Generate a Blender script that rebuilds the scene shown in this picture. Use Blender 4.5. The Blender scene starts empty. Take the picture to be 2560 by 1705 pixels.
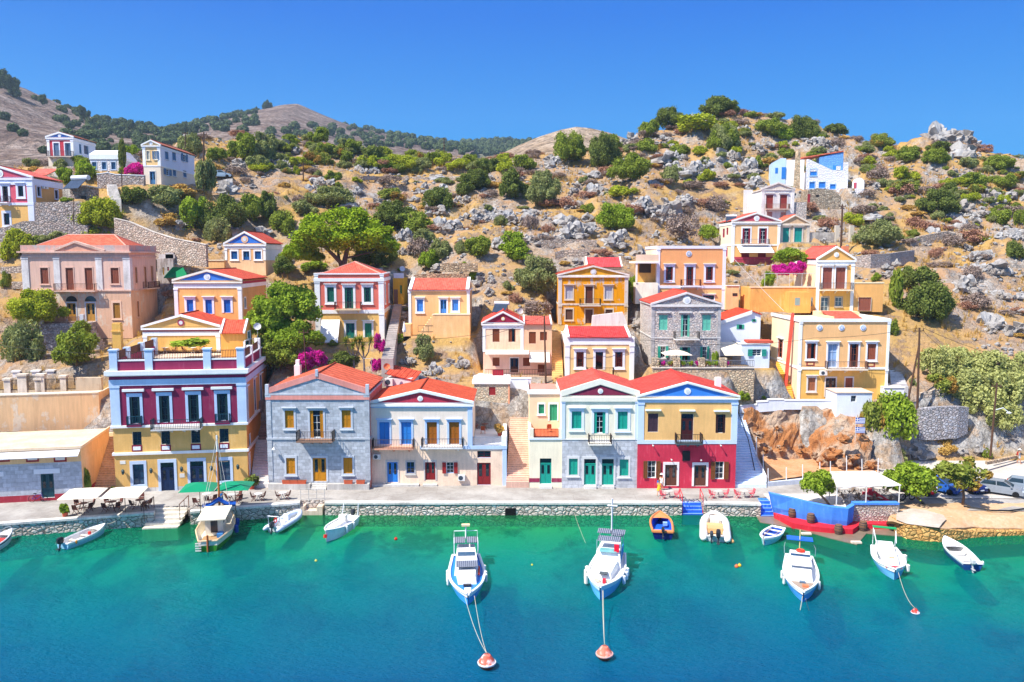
import bpy,bmesh,math,random
import numpy as np
from mathutils import Vector,Matrix,noise as mnoise
R_=math.radians
scene=bpy.context.scene
COL=scene.collection
FPX,CX,CY=1991.0,1280.0,852.5
CAMZ=26.0
PITCH=R_(5.95)
SP,CP=math.sin(PITCH),math.cos(PITCH)
FR={'O':(0,0,1.0),'D':(0,0,1.0875),'R1':(0,160,.30608),'R2':(0,560,.28875),'R3':(0,900,.31895),'R4':(600,560,.2551),'R5':(600,880,.31891),'R6':(1180,560,.28875),'R7':(1180,860,.31891),'R8':(1780,360,.33121),'R9':(1780,760,.39534),'R10':(1060,1300,.52654),'R11':(640,260,.28058),'R12':(1200,220,.31891),'RL':(0,620,.22953),'RT':(1900,1160,.16136),'RC':(2220,1120,.14437),'RB':(1930,1330,.25478),'RQ':(1600,1200,.15287),'RM':(440,1120,.17857),'RS':(0,400,.11478),'RP':(540,820,.26786),'RV':(1500,220,.45011),'RW':(2200,480,.48452),'RZ':(940,660,.15306)}
def P(R,x,y):
 a,b,s=FR[R]
 return a+x*s,b+y*s
def ray(px,py):
 dx,dy=(px-CX)/FPX,(CY-py)/FPX
 return Vector((dx,CP+dy*SP,-SP+dy*CP))
def at(px,py,Y):
 d=ray(px,py);t=Y/d.y
 return Vector((d.x*t,Y,CAMZ+d.z*t))
def ground(px,py,z):
 d=ray(px,py);t=(z-CAMZ)/d.z
 return Vector((d.x*t,d.y*t,z))
def atR(R,x,y,Y):return at(*P(R,x,y),Y)
def gR(R,x,y,z):return ground(*P(R,x,y),z)
def ppm(Y):return FPX/(Y/.985)
class MB:
 def __init__(s,T=None):
  s.v,s.f,s.uv=[],[],[]
  s.T=T
 def p(s,*c):
  s.v.append(tuple(s.T(*c))if s.T else tuple(c));return len(s.v)-1
 def poly(s,pts,uv=None):
  s.f.append([s.p(*q)for q in pts]);s.uv.append(uv)
 def box(s,x0,x1,y0,y1,z0,z1):
  c=[s.p(x,y,z)for z in(z0,z1)for x,y in((x0,y0),(x1,y0),(x1,y1),(x0,y1))]
  for q in((3,2,1,0),(4,5,6,7),(0,1,5,4),(1,2,6,5),(2,3,7,6),(3,0,4,7)):
   s.f.append([c[i]for i in q]);s.uv.append(None)
  return s
 def prism(s,pts,y0,y1):
  n=len(pts)
  a=[s.p(x,y0,z)for x,z in pts];b=[s.p(x,y1,z)for x,z in pts]
  s.f+=[a,b[::-1]];s.uv+=[None,None]
  for i in range(n):
   j=(i+1)%n
   s.f.append([a[i],b[i],b[j],a[j]]);s.uv.append(None)
  return s
 def prismz(s,pts,z0,z1):
  n=len(pts)
  a=[s.p(x,y,z0)for x,y in pts];b=[s.p(x,y,z1)for x,y in pts]
  s.f+=[a[::-1],b];s.uv+=[None,None]
  for i in range(n):
   j=(i+1)%n
   s.f.append([a[i],a[j],b[j],b[i]]);s.uv.append(None)
  return s
 def slab(s,q,t,uvs=1):
  q=[Vector(c)for c in q]
  n=(q[1]-q[0]).cross(q[3]-q[0]).normalized()
  if n.z<0:n=-n
  d=n*t
  w,h=(q[1]-q[0]).length,(q[3]-q[0]).length
  w2=(q[2]-q[3]).length
  s.poly([c+d for c in q],[(0,0),(w,0),((w+w2)/2,h),((w-w2)/2,h)])
  s.poly([c for c in reversed(q)])
  for i in range(4):
   j=(i+1)%4
   s.poly([q[i],q[j],q[j]+d,q[i]+d])
  return s
 def tri(s,q,t):
  q=[Vector(c)for c in q]
  n=(q[1]-q[0]).cross(q[2]-q[0]).normalized()
  if n.z<0:n=-n
  d=n*t
  w=(q[1]-q[0]).length
  e=(q[1]-q[0])/w
  k=(q[2]-q[0]).dot(e);h=((q[2]-q[0])-e*k).length
  s.poly([c+d for c in q],[(0,0),(w,0),(k,h)])
  s.poly([c for c in reversed(q)])
  for i in range(3):
   j=(i+1)%3
   s.poly([q[i],q[j],q[j]+d,q[i]+d])
  return s
 def bar(s,a,b,w,h=None):
  a,b=Vector(a),Vector(b);h=h or w
  d=(b-a).normalized()
  up=Vector((0,0,1))if abs(d.z)<.9 else Vector((0,1,0))
  x=d.cross(up).normalized()*w/2;y=x.cross(d).normalized()*h/2
  c=[s.p(*(e+i*x+j*y))for e in(a,b)for i,j in((-1,-1),(1,-1),(1,1),(-1,1))]
  for q in((3,2,1,0),(4,5,6,7),(0,1,5,4),(1,2,6,5),(2,3,7,6),(3,0,4,7)):
   s.f.append([c[i]for i in q]);s.uv.append(None)
  return s
 def tube(s,pts,r,n=6,r2=None):
  pts=[Vector(q)for q in pts];k=len(pts);rings=[]
  for i,q in enumerate(pts):
   d=(pts[min(i+1,k-1)]-pts[max(i-1,0)]).normalized()
   up=Vector((0,0,1))if abs(d.z)<.9 else Vector((0,1,0))
   x=d.cross(up).normalized();y=x.cross(d)
   rr=r if r2 is None else r+(r2-r)*i/max(1,k-1)
   if isinstance(rr,(list,tuple)):rr=rr[i]
   rings.append([s.p(*(q+(x*math.cos(6.2832*j/n)+y*math.sin(6.2832*j/n))*rr))for j in range(n)])
  for a,b in zip(rings,rings[1:]):
   for j in range(n):
    s.f.append([a[j],a[(j+1)%n],b[(j+1)%n],b[j]]);s.uv.append(None)
  s.f+=[rings[0][::-1],rings[-1]];s.uv+=[None,None]
  return s
 def lathe(s,prof,c=(0,0,0),n=12,ang=6.28319):
  rings=[[s.p(c[0]+r*math.cos(6.28319*j/n),c[1]+r*math.sin(6.28319*j/n),c[2]+z)for j in range(n)]for r,z in prof]
  for a,b in zip(rings,rings[1:]):
   for j in range(n):
    s.f.append([a[j],a[(j+1)%n],b[(j+1)%n],b[j]]);s.uv.append(None)
  s.f+=[rings[0][::-1],rings[-1]];s.uv+=[None,None]
  return s
 def ball(s,c,r,n=8,m=5,sc=(1,1,1)):
  return s.lathe_sc([(math.sin(math.pi*i/m)*r+1e-4,-math.cos(math.pi*i/m)*r)for i in range(m+1)],c,n,sc)
 def lathe_sc(s,prof,c,n,sc):
  rings=[[s.p(c[0]+sc[0]*r*math.cos(6.28319*j/n),c[1]+sc[1]*r*math.sin(6.28319*j/n),c[2]+sc[2]*z)for j in range(n)]for r,z in prof]
  for a,b in zip(rings,rings[1:]):
   for j in range(n):
    s.f.append([a[j],a[(j+1)%n],b[(j+1)%n],b[j]]);s.uv.append(None)
  return s
 def loft(s,rings,cap=True,closed=True):
  idx=[[s.p(*q)for q in r]for r in rings];n=len(idx[0])
  for a,b in zip(idx,idx[1:]):
   for j in range(n if closed else n-1):
    s.f.append([a[j],a[(j+1)%n],b[(j+1)%n],b[j]]);s.uv.append(None)
  if cap:s.f+=[idx[0][::-1],idx[-1]];s.uv+=[None,None]
  return s
 def mesh(s,name,mat=None,smooth=False):
  me=bpy.data.meshes.new(name)
  me.from_pydata(s.v,[],s.f)
  if any(u for u in s.uv):
   l=me.uv_layers.new(name='uv');k=0
   for f,u in zip(s.f,s.uv):
    for i in range(len(f)):
     if u:l.data[k].uv=u[i]
     k+=1
  if mat:me.materials.append(mat)
  if smooth:me.shade_smooth()
  me.update()
  return me
 def build(s,name,mat,parent=None,label=None,smooth=False,fix=True):
  me=s.mesh(name,mat,smooth)
  if fix and len(s.f)<5000:
   bm=bmesh.new();bm.from_mesh(me);bmesh.ops.recalc_face_normals(bm,faces=bm.faces);bm.to_mesh(me);bm.free()
  o=bpy.data.objects.new(name,me);COL.objects.link(o)
  if parent:o.parent=parent
  if label:o['label']=label
  return o
def tag(o,label=None,cat=None,group=None,kind=None):
 for k,v in(('label',label),('category',cat),('group',group),('kind',kind)):
  if v:o[k]=v
 return o
def thing(name,label,cat,loc=(0,0,0),rz=0,group=None):
 o=bpy.data.objects.new(name,None);COL.objects.link(o)
 o.location=loc;o.rotation_euler=(0,0,rz);o.empty_display_size=.2
 return tag(o,label,cat,group)
def dup(root,loc=None,rz=None,label=None,group=None,sc=None):
 r=root.copy();COL.objects.link(r)
 if loc is not None:r.location=loc
 if rz is not None:r.rotation_euler=(0,0,rz)
 if sc is not None:r.scale=sc if hasattr(sc,'__len__')else(sc,sc,sc)
 if label:r['label']=label
 if group:r['group']=group
 for ch in list(root.children):
  c=ch.copy();COL.objects.link(c);c.parent=r
  for g in list(ch.children):
   d=g.copy();COL.objects.link(d);d.parent=c
 return r
def lin(h):
 if isinstance(h,(tuple,list)):return tuple(h)
 h=h.lstrip('#');c=[int(h[i:i+2],16)/255 for i in(0,2,4)]
 return tuple(x/12.92 if x<=.04045 else((x+.055)/1.055)**2.4 for x in c)
MATS={}
class NT:
 def __init__(s,name):
  s.m=bpy.data.materials.new(name);s.m.use_nodes=True
  s.t=s.m.node_tree;s.b=s.t.nodes['Principled BSDF'];s.o=s.t.nodes['Material Output']
 def n(s,typ,ins=None,**kw):
  nd=s.t.nodes.new(typ)
  for k,v in kw.items():setattr(nd,k,v)
  for k,v in(ins or{}).items():s.set(nd,k,v)
  return nd
 def set(s,nd,k,v):
  i=nd.inputs[k]
  if isinstance(v,bpy.types.NodeSocket):s.t.links.new(v,i)
  elif isinstance(v,bpy.types.Node):s.t.links.new(v.outputs[0],i)
  else:i.default_value=v
 def math(s,op,a,b=0.0,c=None):
  nd=s.n('ShaderNodeMath',operation=op);s.set(nd,0,a);s.set(nd,1,b)
  if c is not None:s.set(nd,2,c)
  return nd.outputs[0]
 def mix(s,f,a,b,mode='MIX'):
  nd=s.n('ShaderNodeMix',data_type='RGBA',blend_type=mode)
  s.set(nd,0,f)
  s.set(nd,6,(*a,1)if isinstance(a,tuple)and len(a)==3 else a)
  s.set(nd,7,(*b,1)if isinstance(b,tuple)and len(b)==3 else b)
  return nd.outputs[2]
 def ramp(s,f,stops):
  nd=s.n('ShaderNodeValToRGB');s.set(nd,0,f);e=nd.color_ramp.elements
  while len(e)<len(stops):e.new(.5)
  for k,(p,c)in zip(e,stops):
   k.position=p;k.color=(*c,1)if hasattr(c,'__len__')else(c,c,c,1)
  return nd.outputs[0]
 def coord(s,w='Object'):return s.n('ShaderNodeTexCoord').outputs[w]
 def noise(s,vec,scale,detail=3,rough=.55):
  return s.n('ShaderNodeTexNoise',{'Vector':vec,'Scale':scale,'Detail':detail,'Roughness':rough}).outputs['Fac']
 def fin(s,col=None,rough=.8,bump=None,bs=.3,bd=.05,metal=0,spec=.3):
  if col is not None:s.set(s.b,'Base Color',(*col,1)if isinstance(col,tuple)and len(col)==3 else col)
  s.set(s.b,'Roughness',rough);s.b.inputs['Metallic'].default_value=metal
  s.b.inputs['Specular IOR Level'].default_value=spec
  if bump is not None:
   s.set(s.b,'Normal',s.n('ShaderNodeBump',{'Height':bump,'Strength':bs,'Distance':bd}).outputs[0])
  return s.m
def cached(f):
 def g(*a):
  k=(f.__name__,)+a
  if k not in MATS:MATS[k]=f(*a)
  return MATS[k]
 return g
@cached
def PL(h,age=.12):
 n=NT('plaster_'+h);c=lin(h);L_=.25*c[0]+.65*c[1]+.1*c[2];c=tuple(min(.9,x*.9+L_*.1)for x in c);c=(c[0],c[1]*.9,c[2])if c[0]>c[1]>c[2]*1.5 else c;v=n.coord()
 big=n.noise(v,.55,4);fine=n.noise(v,6,3)
 st=n.noise(n.n('ShaderNodeMapping',{'Vector':v,'Scale':(3.2,3.2,.35)}).outputs[0],1.4,4)
 k=n.math('ADD',n.math('MULTIPLY',n.math('SUBTRACT',big,.5),1.4),n.math('MULTIPLY',n.math('SUBTRACT',fine,.5),.5))
 k=n.math('ADD',k,n.math('MULTIPLY',n.math('SUBTRACT',st,.5),.9))
 val=n.math('ADD',1.0,n.math('MULTIPLY',k,age*3.0))
 col=n.mix(1.0,c,val,'MULTIPLY')
 pale=tuple(min(1,x*.55+.38)for x in c)
 m=n.ramp(n.math('ADD',n.math('MULTIPLY',st,.5),n.math('MULTIPLY',big,.5)),[(.56,0),(.72,1)])
 col=n.mix(n.math('MULTIPLY',m,min(.6,age*2.4)),col,pale)
 return n.fin(col,.9,fine,.25,.02,spec=.15)
@cached
def WORN(h,h2,th):
 n=NT('worn_plaster_'+h);v=n.coord()
 big=n.noise(v,.45,6,.65);fine=n.noise(v,5,4)
 st=n.noise(n.n('ShaderNodeMapping',{'Vector':v,'Scale':(2.6,2.6,.3)}).outputs[0],1.2,5)
 m=n.ramp(n.math('ADD',n.math('MULTIPLY',big,.7),n.math('MULTIPLY',st,.3)),[(th,0),(th+.05,1)])
 c=n.mix(n.ramp(st,[(.35,0),(.75,.6)]),lin(h),tuple(x*.62 for x in lin(h)))
 d=n.mix(fine,tuple(x*.7 for x in lin(h2)),lin(h2))
 return n.fin(n.mix(m,c,d),.92,n.math('ADD',fine,m),.3,.03,spec=.1)
@cached
def ASHLAR(h,w=.62,hh=.36,mort=.75):
 n=NT('cut_stone_'+h);v=n.n('ShaderNodeSeparateXYZ',{0:n.coord()})
 u=n.n('ShaderNodeCombineXYZ',{0:n.math('ADD',v.outputs[0],v.outputs[1]),1:v.outputs[2]}).outputs[0]
 u=n.n('ShaderNodeVectorMath',{0:u,1:n.n('ShaderNodeVectorMath',{0:n.n('ShaderNodeTexNoise',{'Vector':u,'Scale':1.3}).outputs['Color'],3:.12},operation='SCALE').outputs[0]},operation='ADD').outputs[0]
 c=lin(h)
 br=n.n('ShaderNodeTexBrick',{'Vector':u,'Color1':(*[x*1.16 for x in c],1),'Color2':(*[x*.82 for x in c],1),'Mortar':(*[x*mort for x in c],1),'Scale':1.0,'Mortar Size':.018,'Mortar Smooth':.4,'Bias':0,'Brick Width':w,'Row Height':hh})
 nz=n.noise(n.coord(),2.2,5,.65)
 col=n.mix(.8,br.outputs['Color'],n.ramp(nz,[(.25,.62),(.7,1.2)]),'MULTIPLY')
 return n.fin(col,.9,n.math('SUBTRACT',nz,br.outputs['Fac']),.5,.04,spec=.15)
@cached
def RUBBLE(h,size=2.6,mh='',var=.5):
 n=NT('rubble_stone_'+h);c=lin(h);v0=n.coord()
 w=n.n('ShaderNodeVectorMath',{0:n.n('ShaderNodeTexNoise',{'Vector':v0,'Scale':1.6,'Detail':3}).outputs['Color'],3:.45},operation='SCALE').outputs[0]
 v=n.n('ShaderNodeVectorMath',{0:v0,1:w},operation='ADD').outputs[0]
 v=n.n('ShaderNodeMapping',{'Vector':v,'Scale':(1,1,1.35)}).outputs[0]
 vo=n.n('ShaderNodeTexVoronoi',{'Vector':v,'Scale':size})
 ed=n.n('ShaderNodeTexVoronoi',{'Vector':v,'Scale':size},feature='DISTANCE_TO_EDGE').outputs[0]
 g=n.n('ShaderNodeSeparateColor',{0:vo.outputs['Color']})
 tone=n.mix(g.outputs[0],tuple(x*(1-var)for x in c),tuple(min(1,x*(1+var*.8))for x in c))
 tone=n.mix(n.math('MULTIPLY',g.outputs[1],.35),tone,(c[0]*1.25,c[1]*.85,c[2]*.6))
 nz=n.noise(v0,5,4)
 tone=n.mix(.6,tone,n.ramp(nz,[(.3,.7),(.7,1.15)]),'MULTIPLY')
 e=n.ramp(ed,[(.0,0),(.09,1)])
 mo=lin(mh)if mh else tuple(x*.35 for x in c)
 col=n.mix(e,mo,tone)
 hgt=n.math('ADD',n.ramp(ed,[(0,0),(.22,1)]),n.math('MULTIPLY',nz,.3))
 return n.fin(col,.92,hgt,.8,.1,spec=.1)
@cached
def TILE(h,pitch=.24,row=.38,seam=0.0):
 n=NT('roof_tile_'+h);c=lin(h);uv=n.n('ShaderNodeSeparateXYZ',{0:n.coord('UV')})
 x,y=uv.outputs[0],uv.outputs[1]
 sx=n.math('SINE',n.math('MULTIPLY',x,6.2832/pitch))
 fy=n.math('FRACT',n.math('DIVIDE',y,row))
 cell=n.n('ShaderNodeCombineXYZ',{0:n.math('FLOOR',n.math('DIVIDE',x,pitch)),1:n.math('FLOOR',n.math('DIVIDE',y,row))}).outputs[0]
 nz2=n.noise(n.coord(),.28,4,.6)
 wn=n.n('ShaderNodeTexWhiteNoise',{'Vector':cell},noise_dimensions='3D').outputs[0]
 col=n.mix(wn,tuple(q*.68 for q in c),(min(1,c[0]*1.12),c[1]*1.35,c[2]*1.35))
 col=n.mix(n.ramp(nz2,[(.45,0),(.65,.5)]),col,(c[0]*.72,c[1]*.9,c[2]*.95))
 nz=n.noise(n.coord(),.7,5,.65)
 col=n.mix(n.ramp(nz,[(.5,0),(.75,.45)]),col,(min(1,c[0]*1.05),c[1]*1.35+.03,c[2]*1.4+.03))
 dk=n.math('MAXIMUM',n.math('MULTIPLY',n.ramp(fy,[(.0,1),(.22,0)]),.55),n.math('MULTIPLY',n.ramp(sx,[(.0,1),(.35,0)]),.4))  # shade in the tile troughs put into the colour, with dark row lines
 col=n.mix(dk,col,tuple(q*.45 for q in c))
 if seam:
  fs=n.math('FRACT',n.math('DIVIDE',x,seam))
  col=n.mix(n.ramp(fs,[(0,.9),(.13,.9),(.18,0)]),col,tuple(q*.3 for q in c))
 return n.fin(col,.85,n.math('ADD',n.math('MULTIPLY',sx,.5),fy),.55,.06,spec=.15)
@cached
def PAINT(h,rough=.5):
 n=NT('paint_'+h);c=lin(h);v=n.coord()
 k=n.noise(n.n('ShaderNodeMapping',{'Vector':v,'Scale':(4,4,.8)}).outputs[0],2.5,4)
 return n.fin(n.mix(n.ramp(k,[(.3,.0),(.75,.5)]),c,tuple(q*.66 for q in c)),rough,k,.1,.01)
@cached
def SHUT(h):
 n=NT('shutter_'+h);c=lin(h);z=n.n('ShaderNodeSeparateXYZ',{0:n.coord()}).outputs[2]
 f=n.math('FRACT',n.math('MULTIPLY',z,9))
 k=n.noise(n.n('ShaderNodeMapping',{'Vector':n.coord(),'Scale':(5,5,.7)}).outputs[0],2,4)
 col=n.mix(n.ramp(f,[(.0,.55),(.35,0)]),c,tuple(q*.45 for q in c))
 col=n.mix(n.ramp(k,[(.4,0),(.8,.4)]),col,tuple(q*.7 for q in c))
 return n.fin(col,.6,f,.3,.015)
@cached
def GLASS(h='#12202c'):
 n=NT('window_glass_'+h);k=n.noise(n.coord(),.9,2)
 return n.fin(n.mix(k,tuple(q*.5 for q in lin(h)),tuple(q*1.7 for q in lin(h))),.06,spec=.6)
@cached
def PLAIN(h,rough=.6,metal=0.0):
 n=NT('plain_'+h);c=lin(h);k=n.noise(n.coord(),3,4)
 return n.fin(n.mix(k,tuple(q*.82 for q in c),tuple(min(1,q*1.12)for q in c)),rough,metal=metal)
@cached
def WOOD(h):
 n=NT('wood_'+h);c=lin(h)
 k=n.noise(n.n('ShaderNodeMapping',{'Vector':n.coord(),'Scale':(6,6,1)}).outputs[0],3,5)
 return n.fin(n.mix(k,tuple(q*.6 for q in c),tuple(min(1,q*1.3)for q in c)),.7,k,.2,.01)
@cached
def CLOTH(h):
 n=NT('cloth_'+h);c=lin(h);k=n.noise(n.coord(),1.5,4)
 n.b.inputs['Sheen Weight'].default_value=.1
 return n.fin(n.mix(k,tuple(q*.88 for q in c),c),.9,k,.2,.05,spec=.1)
WHITE='#f2f2ee';IRON='#20242a'
class House:
 def __init__(s,name,label,R,ax,ay,Y,ang,x1,depth,base=None,group=None,cat='house',nat=None):
  s.R,s.a=R,R_(ang)
  s.O=at(*P(R,ax,ay),Y)
  if base is not None:s.O=Vector((s.O.x,s.O.y,base))
  s.ca,s.sa=math.cos(s.a),math.sin(s.a)
  s.W=s.hit(x1,ay)[0];s.D=depth
  s.xm=(ax+x1)/2;s.ay=ay
  s.root=thing(name,label,cat,s.O,s.a,group)
  s.op=[]
 def loc(s,p):
  q=Vector(p)-s.O
  return Vector((q.x*s.ca+q.y*s.sa,-q.x*s.sa+q.y*s.ca,q.z))
 def wld(s,p):
  return Vector((s.O.x+p[0]*s.ca-p[1]*s.sa,s.O.y+p[0]*s.sa+p[1]*s.ca,s.O.z+p[2]))
 def hit(s,x,y,pl='f',off=0.0):
  d=ray(*P(s.R,x,y));o=s.loc((0,0,CAMZ))
  l=Vector((d.x*s.ca+d.y*s.sa,-d.x*s.sa+d.y*s.ca,d.z))
  if pl=='f':t=(off-o.y)/l.y
  elif pl=='r':t=(s.W+off-o.x)/l.x
  else:t=(off-o.x)/l.x
  q=o+l*t
  return(q.x,q.z)if pl=='f' else(q.y,q.z)
 def v(s,y,x=None,off=0.0):return s.hit(s.xm if x is None else x,y,'f',off)[1]
 def u(s,x,y,off=0.0):return s.hit(x,y,'f',off)[0]
 def T(s,pl):
  if pl=='f':return lambda u,d,v:(u,d,v)
  if pl=='r':return lambda u,d,v:(s.W-d,u,v)
  return lambda u,d,v:(d,u,v)
 def win(s,x0,y0,x1,y1,kind='s',col='#2f6fb5',col2=None,fw=.16,fcol=WHITE,ledge=1,pl='f',off=0.0):
  a,b=s.hit(x0,y0,pl,off),s.hit(x1,y1,pl,off)
  u0,u1=sorted((a[0],b[0]));v0,v1=sorted((a[1],b[1]))
  s.op.append([pl,u0,v0,u1,v1,kind,col,col2,fw,fcol,ledge,off])
 def wins(s,xs,y0,y1,w,*a,**k):
  for x in xs:s.win(x-w/2,y0,x+w/2,y1,*a,**k)
 def wall(s,v0,v1,mat,side=None,name='wall',u0=0.0,u1=None,d0=0.0,d1=None,label=None,top=True):
  """one storey band: front, both sides, back; openings are cut through"""
  u1=s.W if u1 is None else u1;d1=s.D if d1 is None else d1
  def band(m,pl,a,b,dd,T):
   ops=[o for o in s.op if o[0]==pl and abs(o[11]-(d0 if pl=='f' else 0))<.01]
   us=sorted({a,b}|{min(max(x,a),b)for o in ops for x in(o[1],o[3])})
   vs=sorted({v0,v1}|{min(max(x,v0),v1)for o in ops for x in(o[2],o[4])})
   for p,q in zip(us,us[1:]):
    for r,t in zip(vs,vs[1:]):
     if q-p<1e-4 or t-r<1e-4:continue
     cu,cv=(p+q)/2,(r+t)/2
     if any(o[1]<cu<o[3]and o[2]<cv<o[4]for o in ops):continue
     m.poly([T(p,dd,r),T(q,dd,r),T(q,dd,t),T(p,dd,t)])
  m=MB();band(m,'f',u0,u1,d0,s.T('f'))
  ms=m if side is None else MB()
  band(ms,'r',d0,d1,s.W-u1,s.T('r'));band(ms,'l',d0,d1,u0,s.T('l'))
  ms.poly([(u0,d1,v0),(u1,d1,v0),(u1,d1,v1),(u0,d1,v1)])
  if top:ms.poly([(u0,d0,v1),(u1,d0,v1),(u1,d1,v1),(u0,d1,v1)])
  o=m.build(name,mat,s.root,label,fix=False)
  if side is not None:ms.build('side_'+name,side,s.root,fix=False)
  return o
 def fit(s):
  for o in s.op:s.opening(*o)
 def opening(s,pl,u0,v0,u1,v1,kind,col,col2,fw,fcol,ledge,off):
  T0=s.T(pl)
  T=(lambda u,d,v:T0(u,d+off,v))if pl=='f' else T0
  k=kind.lower();door=kind!=k
  w,h=u1-u0,v1-v0;dep=.2
  fr=MB(T)
  for a,b,c,d in((u0,u0,v0,v1),(u1,u1,v0,v1)):
   fr.poly([(a,0,v0),(a,dep,v0),(a,dep,v1),(a,0,v1)])
  fr.poly([(u0,0,v1),(u1,0,v1),(u1,dep,v1),(u0,dep,v1)]);fr.poly([(u0,0,v0),(u1,0,v0),(u1,dep,v0),(u0,dep,v0)])
  if fw:
   b0=v0 if door else v0-fw*.9
   fr.box(u0-fw,u0,-.05,.04,b0,v1);fr.box(u1,u1+fw,-.05,.04,b0,v1);fr.box(u0-fw,u1+fw,-.052,.04,v1,v1+fw*1.35)
   if not door:fr.box(u0-fw-.06,u1+fw+.06,-.13,.03,v0-fw*.9-.1,v0-fw*.9);fr.box(u0,u1,-.048,.04,v0-fw*.9,v0)
   if ledge:fr.box(u0-fw-.12,u1+fw+.12,-.24,.03,v1+fw*1.35+(ledge-1),v1+fw*1.35+.1+(ledge-1))
  part=fr.build('door' if door else 'window',PL(fcol,.06),s.root,fix=False)
  mid=(u0+u1)/2
  pane=MB(T);pane.poly([(u0,dep,v0),(u1,dep,v0),(u1,dep,v1),(u0,dep,v1)])
  lf=MB(T)
  def leaf(a,b,c,d,y=.1,t=.04):
   lf.box(a,b,y,y+t,c,d)
   st=min(.09,(b-a)*.22)
   for p,q,r,z in((a,a+st,c,d),(b-st,b,c,d),(a+st,b-st,d-st,d),(a+st,b-st,c,c+st),(a+st,b-st,(c+d)/2-st/2,(c+d)/2+st/2)):
    lf.box(p,q,y-.02,y,r,z)
  def grid(nx,ny,y=.15,t=.05,a=u0,b=u1,c=v0,d=v1):
   g=MB(T)
   for i in range(nx+1):
    x=a+(b-a)*i/nx;e=t*(1.3 if i in(0,nx)else .8)/2
    x=min(max(x,a+e),b-e);g.box(x-e,x+e,y,y+.05,c,d)
   for j in range(ny+1):
    z=c+(d-c)*j/ny;e=t*(1.3 if j in(0,ny)else .7)/2
    z=min(max(z,c+e),d-e);g.box(a,b,y-.002,y+.048,z-e,z+e)
   return g
  if k=='s':
   leaf(u0+.01,mid-.012,v0,v1);leaf(mid+.012,u1-.01,v0,v1)
   lf.build('shutter',SHUT(col),part,fix=False);pane.build('pane',GLASS(),part,fix=False)
  elif k=='p':
   lf.box(u0,u1,.1,.14,v0,v1)
   for i in range(5):lf.box(u0+w*(i+.08)/5,u0+w*(i+.92)/5,.075,.1,v0,v1)
   lf.build('plank_leaf' if door else 'shutter',WOOD(col),part,fix=False)
  elif k=='d':
   tl=v1-h*(.2 if h>2.6 else 0)
   for a,b in((u0,mid-.01),(mid+.01,u1)):
    lf.box(a,b,.1,.14,v0,tl)
    e=(b-a)*.24
    lf.box(a+e,b-e,.08,.1,v0+h*.07,v0+h*.33)
   lf.box(u0,u1,.06,.15,tl-.04,tl+.04)
   d_=lf.build('door_leaf',PAINT(col),part,fix=False)
   g=MB(T)
   for a,b in((u0,mid),(mid,u1)):
    e=(b-a)*.28;g.box(a+e,b-e,.07,.1,v0+h*.4,tl-h*.07)
   g.build('door_pane',GLASS(),part,fix=False);pane.build('fanlight',GLASS(),part,fix=False)
  elif k=='g':
   pane.build('pane',GLASS(col2 or '#12202c'),part,fix=False)
   grid(2,3 if h>1.3 else 2).build('sash',PAINT(col),part,fix=False)
  elif k in 'of':
   pane.build('pane',GLASS(col2 or '#161a20'),part,fix=False)
   grid(2,3,t=.06,d=v1-h*.18).build('sash',PAINT('#e8e8e4' if k=='f' else col),part,fix=False)
   sw=w*.24
   leaf(u0+.02,u0+sw,v0,v1,.02);lf.build('shutter',SHUT(col),part,fix=False)
   lf=MB(T);leaf(u1-sw,u1-.02,v0,v1,.02);lf.build('shutter',SHUT(col),part,fix=False)
  elif k=='x':
   pane.build('pane',GLASS(col2 or '#1b2733'),part,fix=False)
   grid(2,3).build('sash',PAINT('#e8e8e4'),part,fix=False)
   leaf(u0-w*.5-.02,u0-.02,v0,v1,-.12);lf.build('shutter',SHUT(col),part,fix=False)
   lf=MB(T);leaf(u1+.02,u1+w*.5+.02,v0,v1,-.12);lf.build('shutter',SHUT(col),part,fix=False)
  elif k=='h':
   pane.build('pane',GLASS('#0a0c10'),part,fix=False)
   leaf(u0,mid,v0,v1);leaf(u1-w*.14,u1,v0,v1,.04)
   lf.build('shutter',SHUT(col),part,fix=False)
  else:
   pane.build('pane',GLASS('#0b0d12'),part,fix=False)
   grid(1,1,t=.07).build('sash',PAINT(col),part,fix=False)
 def trim(s,name,mat,*boxes,label=None):
  m=MB()
  for b in boxes:m.box(*b)
  return m.build(name,mat,s.root,label)
 def belt(s,v0,v1,p=.12,mat=None,name='cornice',u0=0.0,u1=None,d0=0.0,d1=None):
  u1=s.W if u1 is None else u1;d1=s.D if d1 is None else d1
  m=MB();e=.01
  m.box(u0-p,u1+p,d0-p,d0+.02,v0,v1);m.box(u1-.02,u1+p,d0+.02,d1+p,v0,v1);m.box(u0-p,u0+.02,d0+.02,d1+p,v0,v1)
  return m.build(name,mat or PL(WHITE,.08),s.root)
 def pil(s,v0,v1,w=.5,mat=None,p=.07,us=None):
  for a in(us or(0,s.W-w)):
   m=MB();lo=-p if a==0 else a;hi=s.W+p if abs(a+w-s.W)<.01 else a+w
   m.box(lo,hi,-p,.015,v0,v1)
   if a==0:m.box(-p,.015,.015,w*.8,v0,v1)
   elif hi>s.W:m.box(s.W-.015,s.W+p,.015,w*.8,v0,v1)
   m.box(lo-.05,hi+.05,-p-.05,.01,v1-.22,v1-.003)
   m.build('pilaster',mat or PL(WHITE,.08),s.root)
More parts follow.
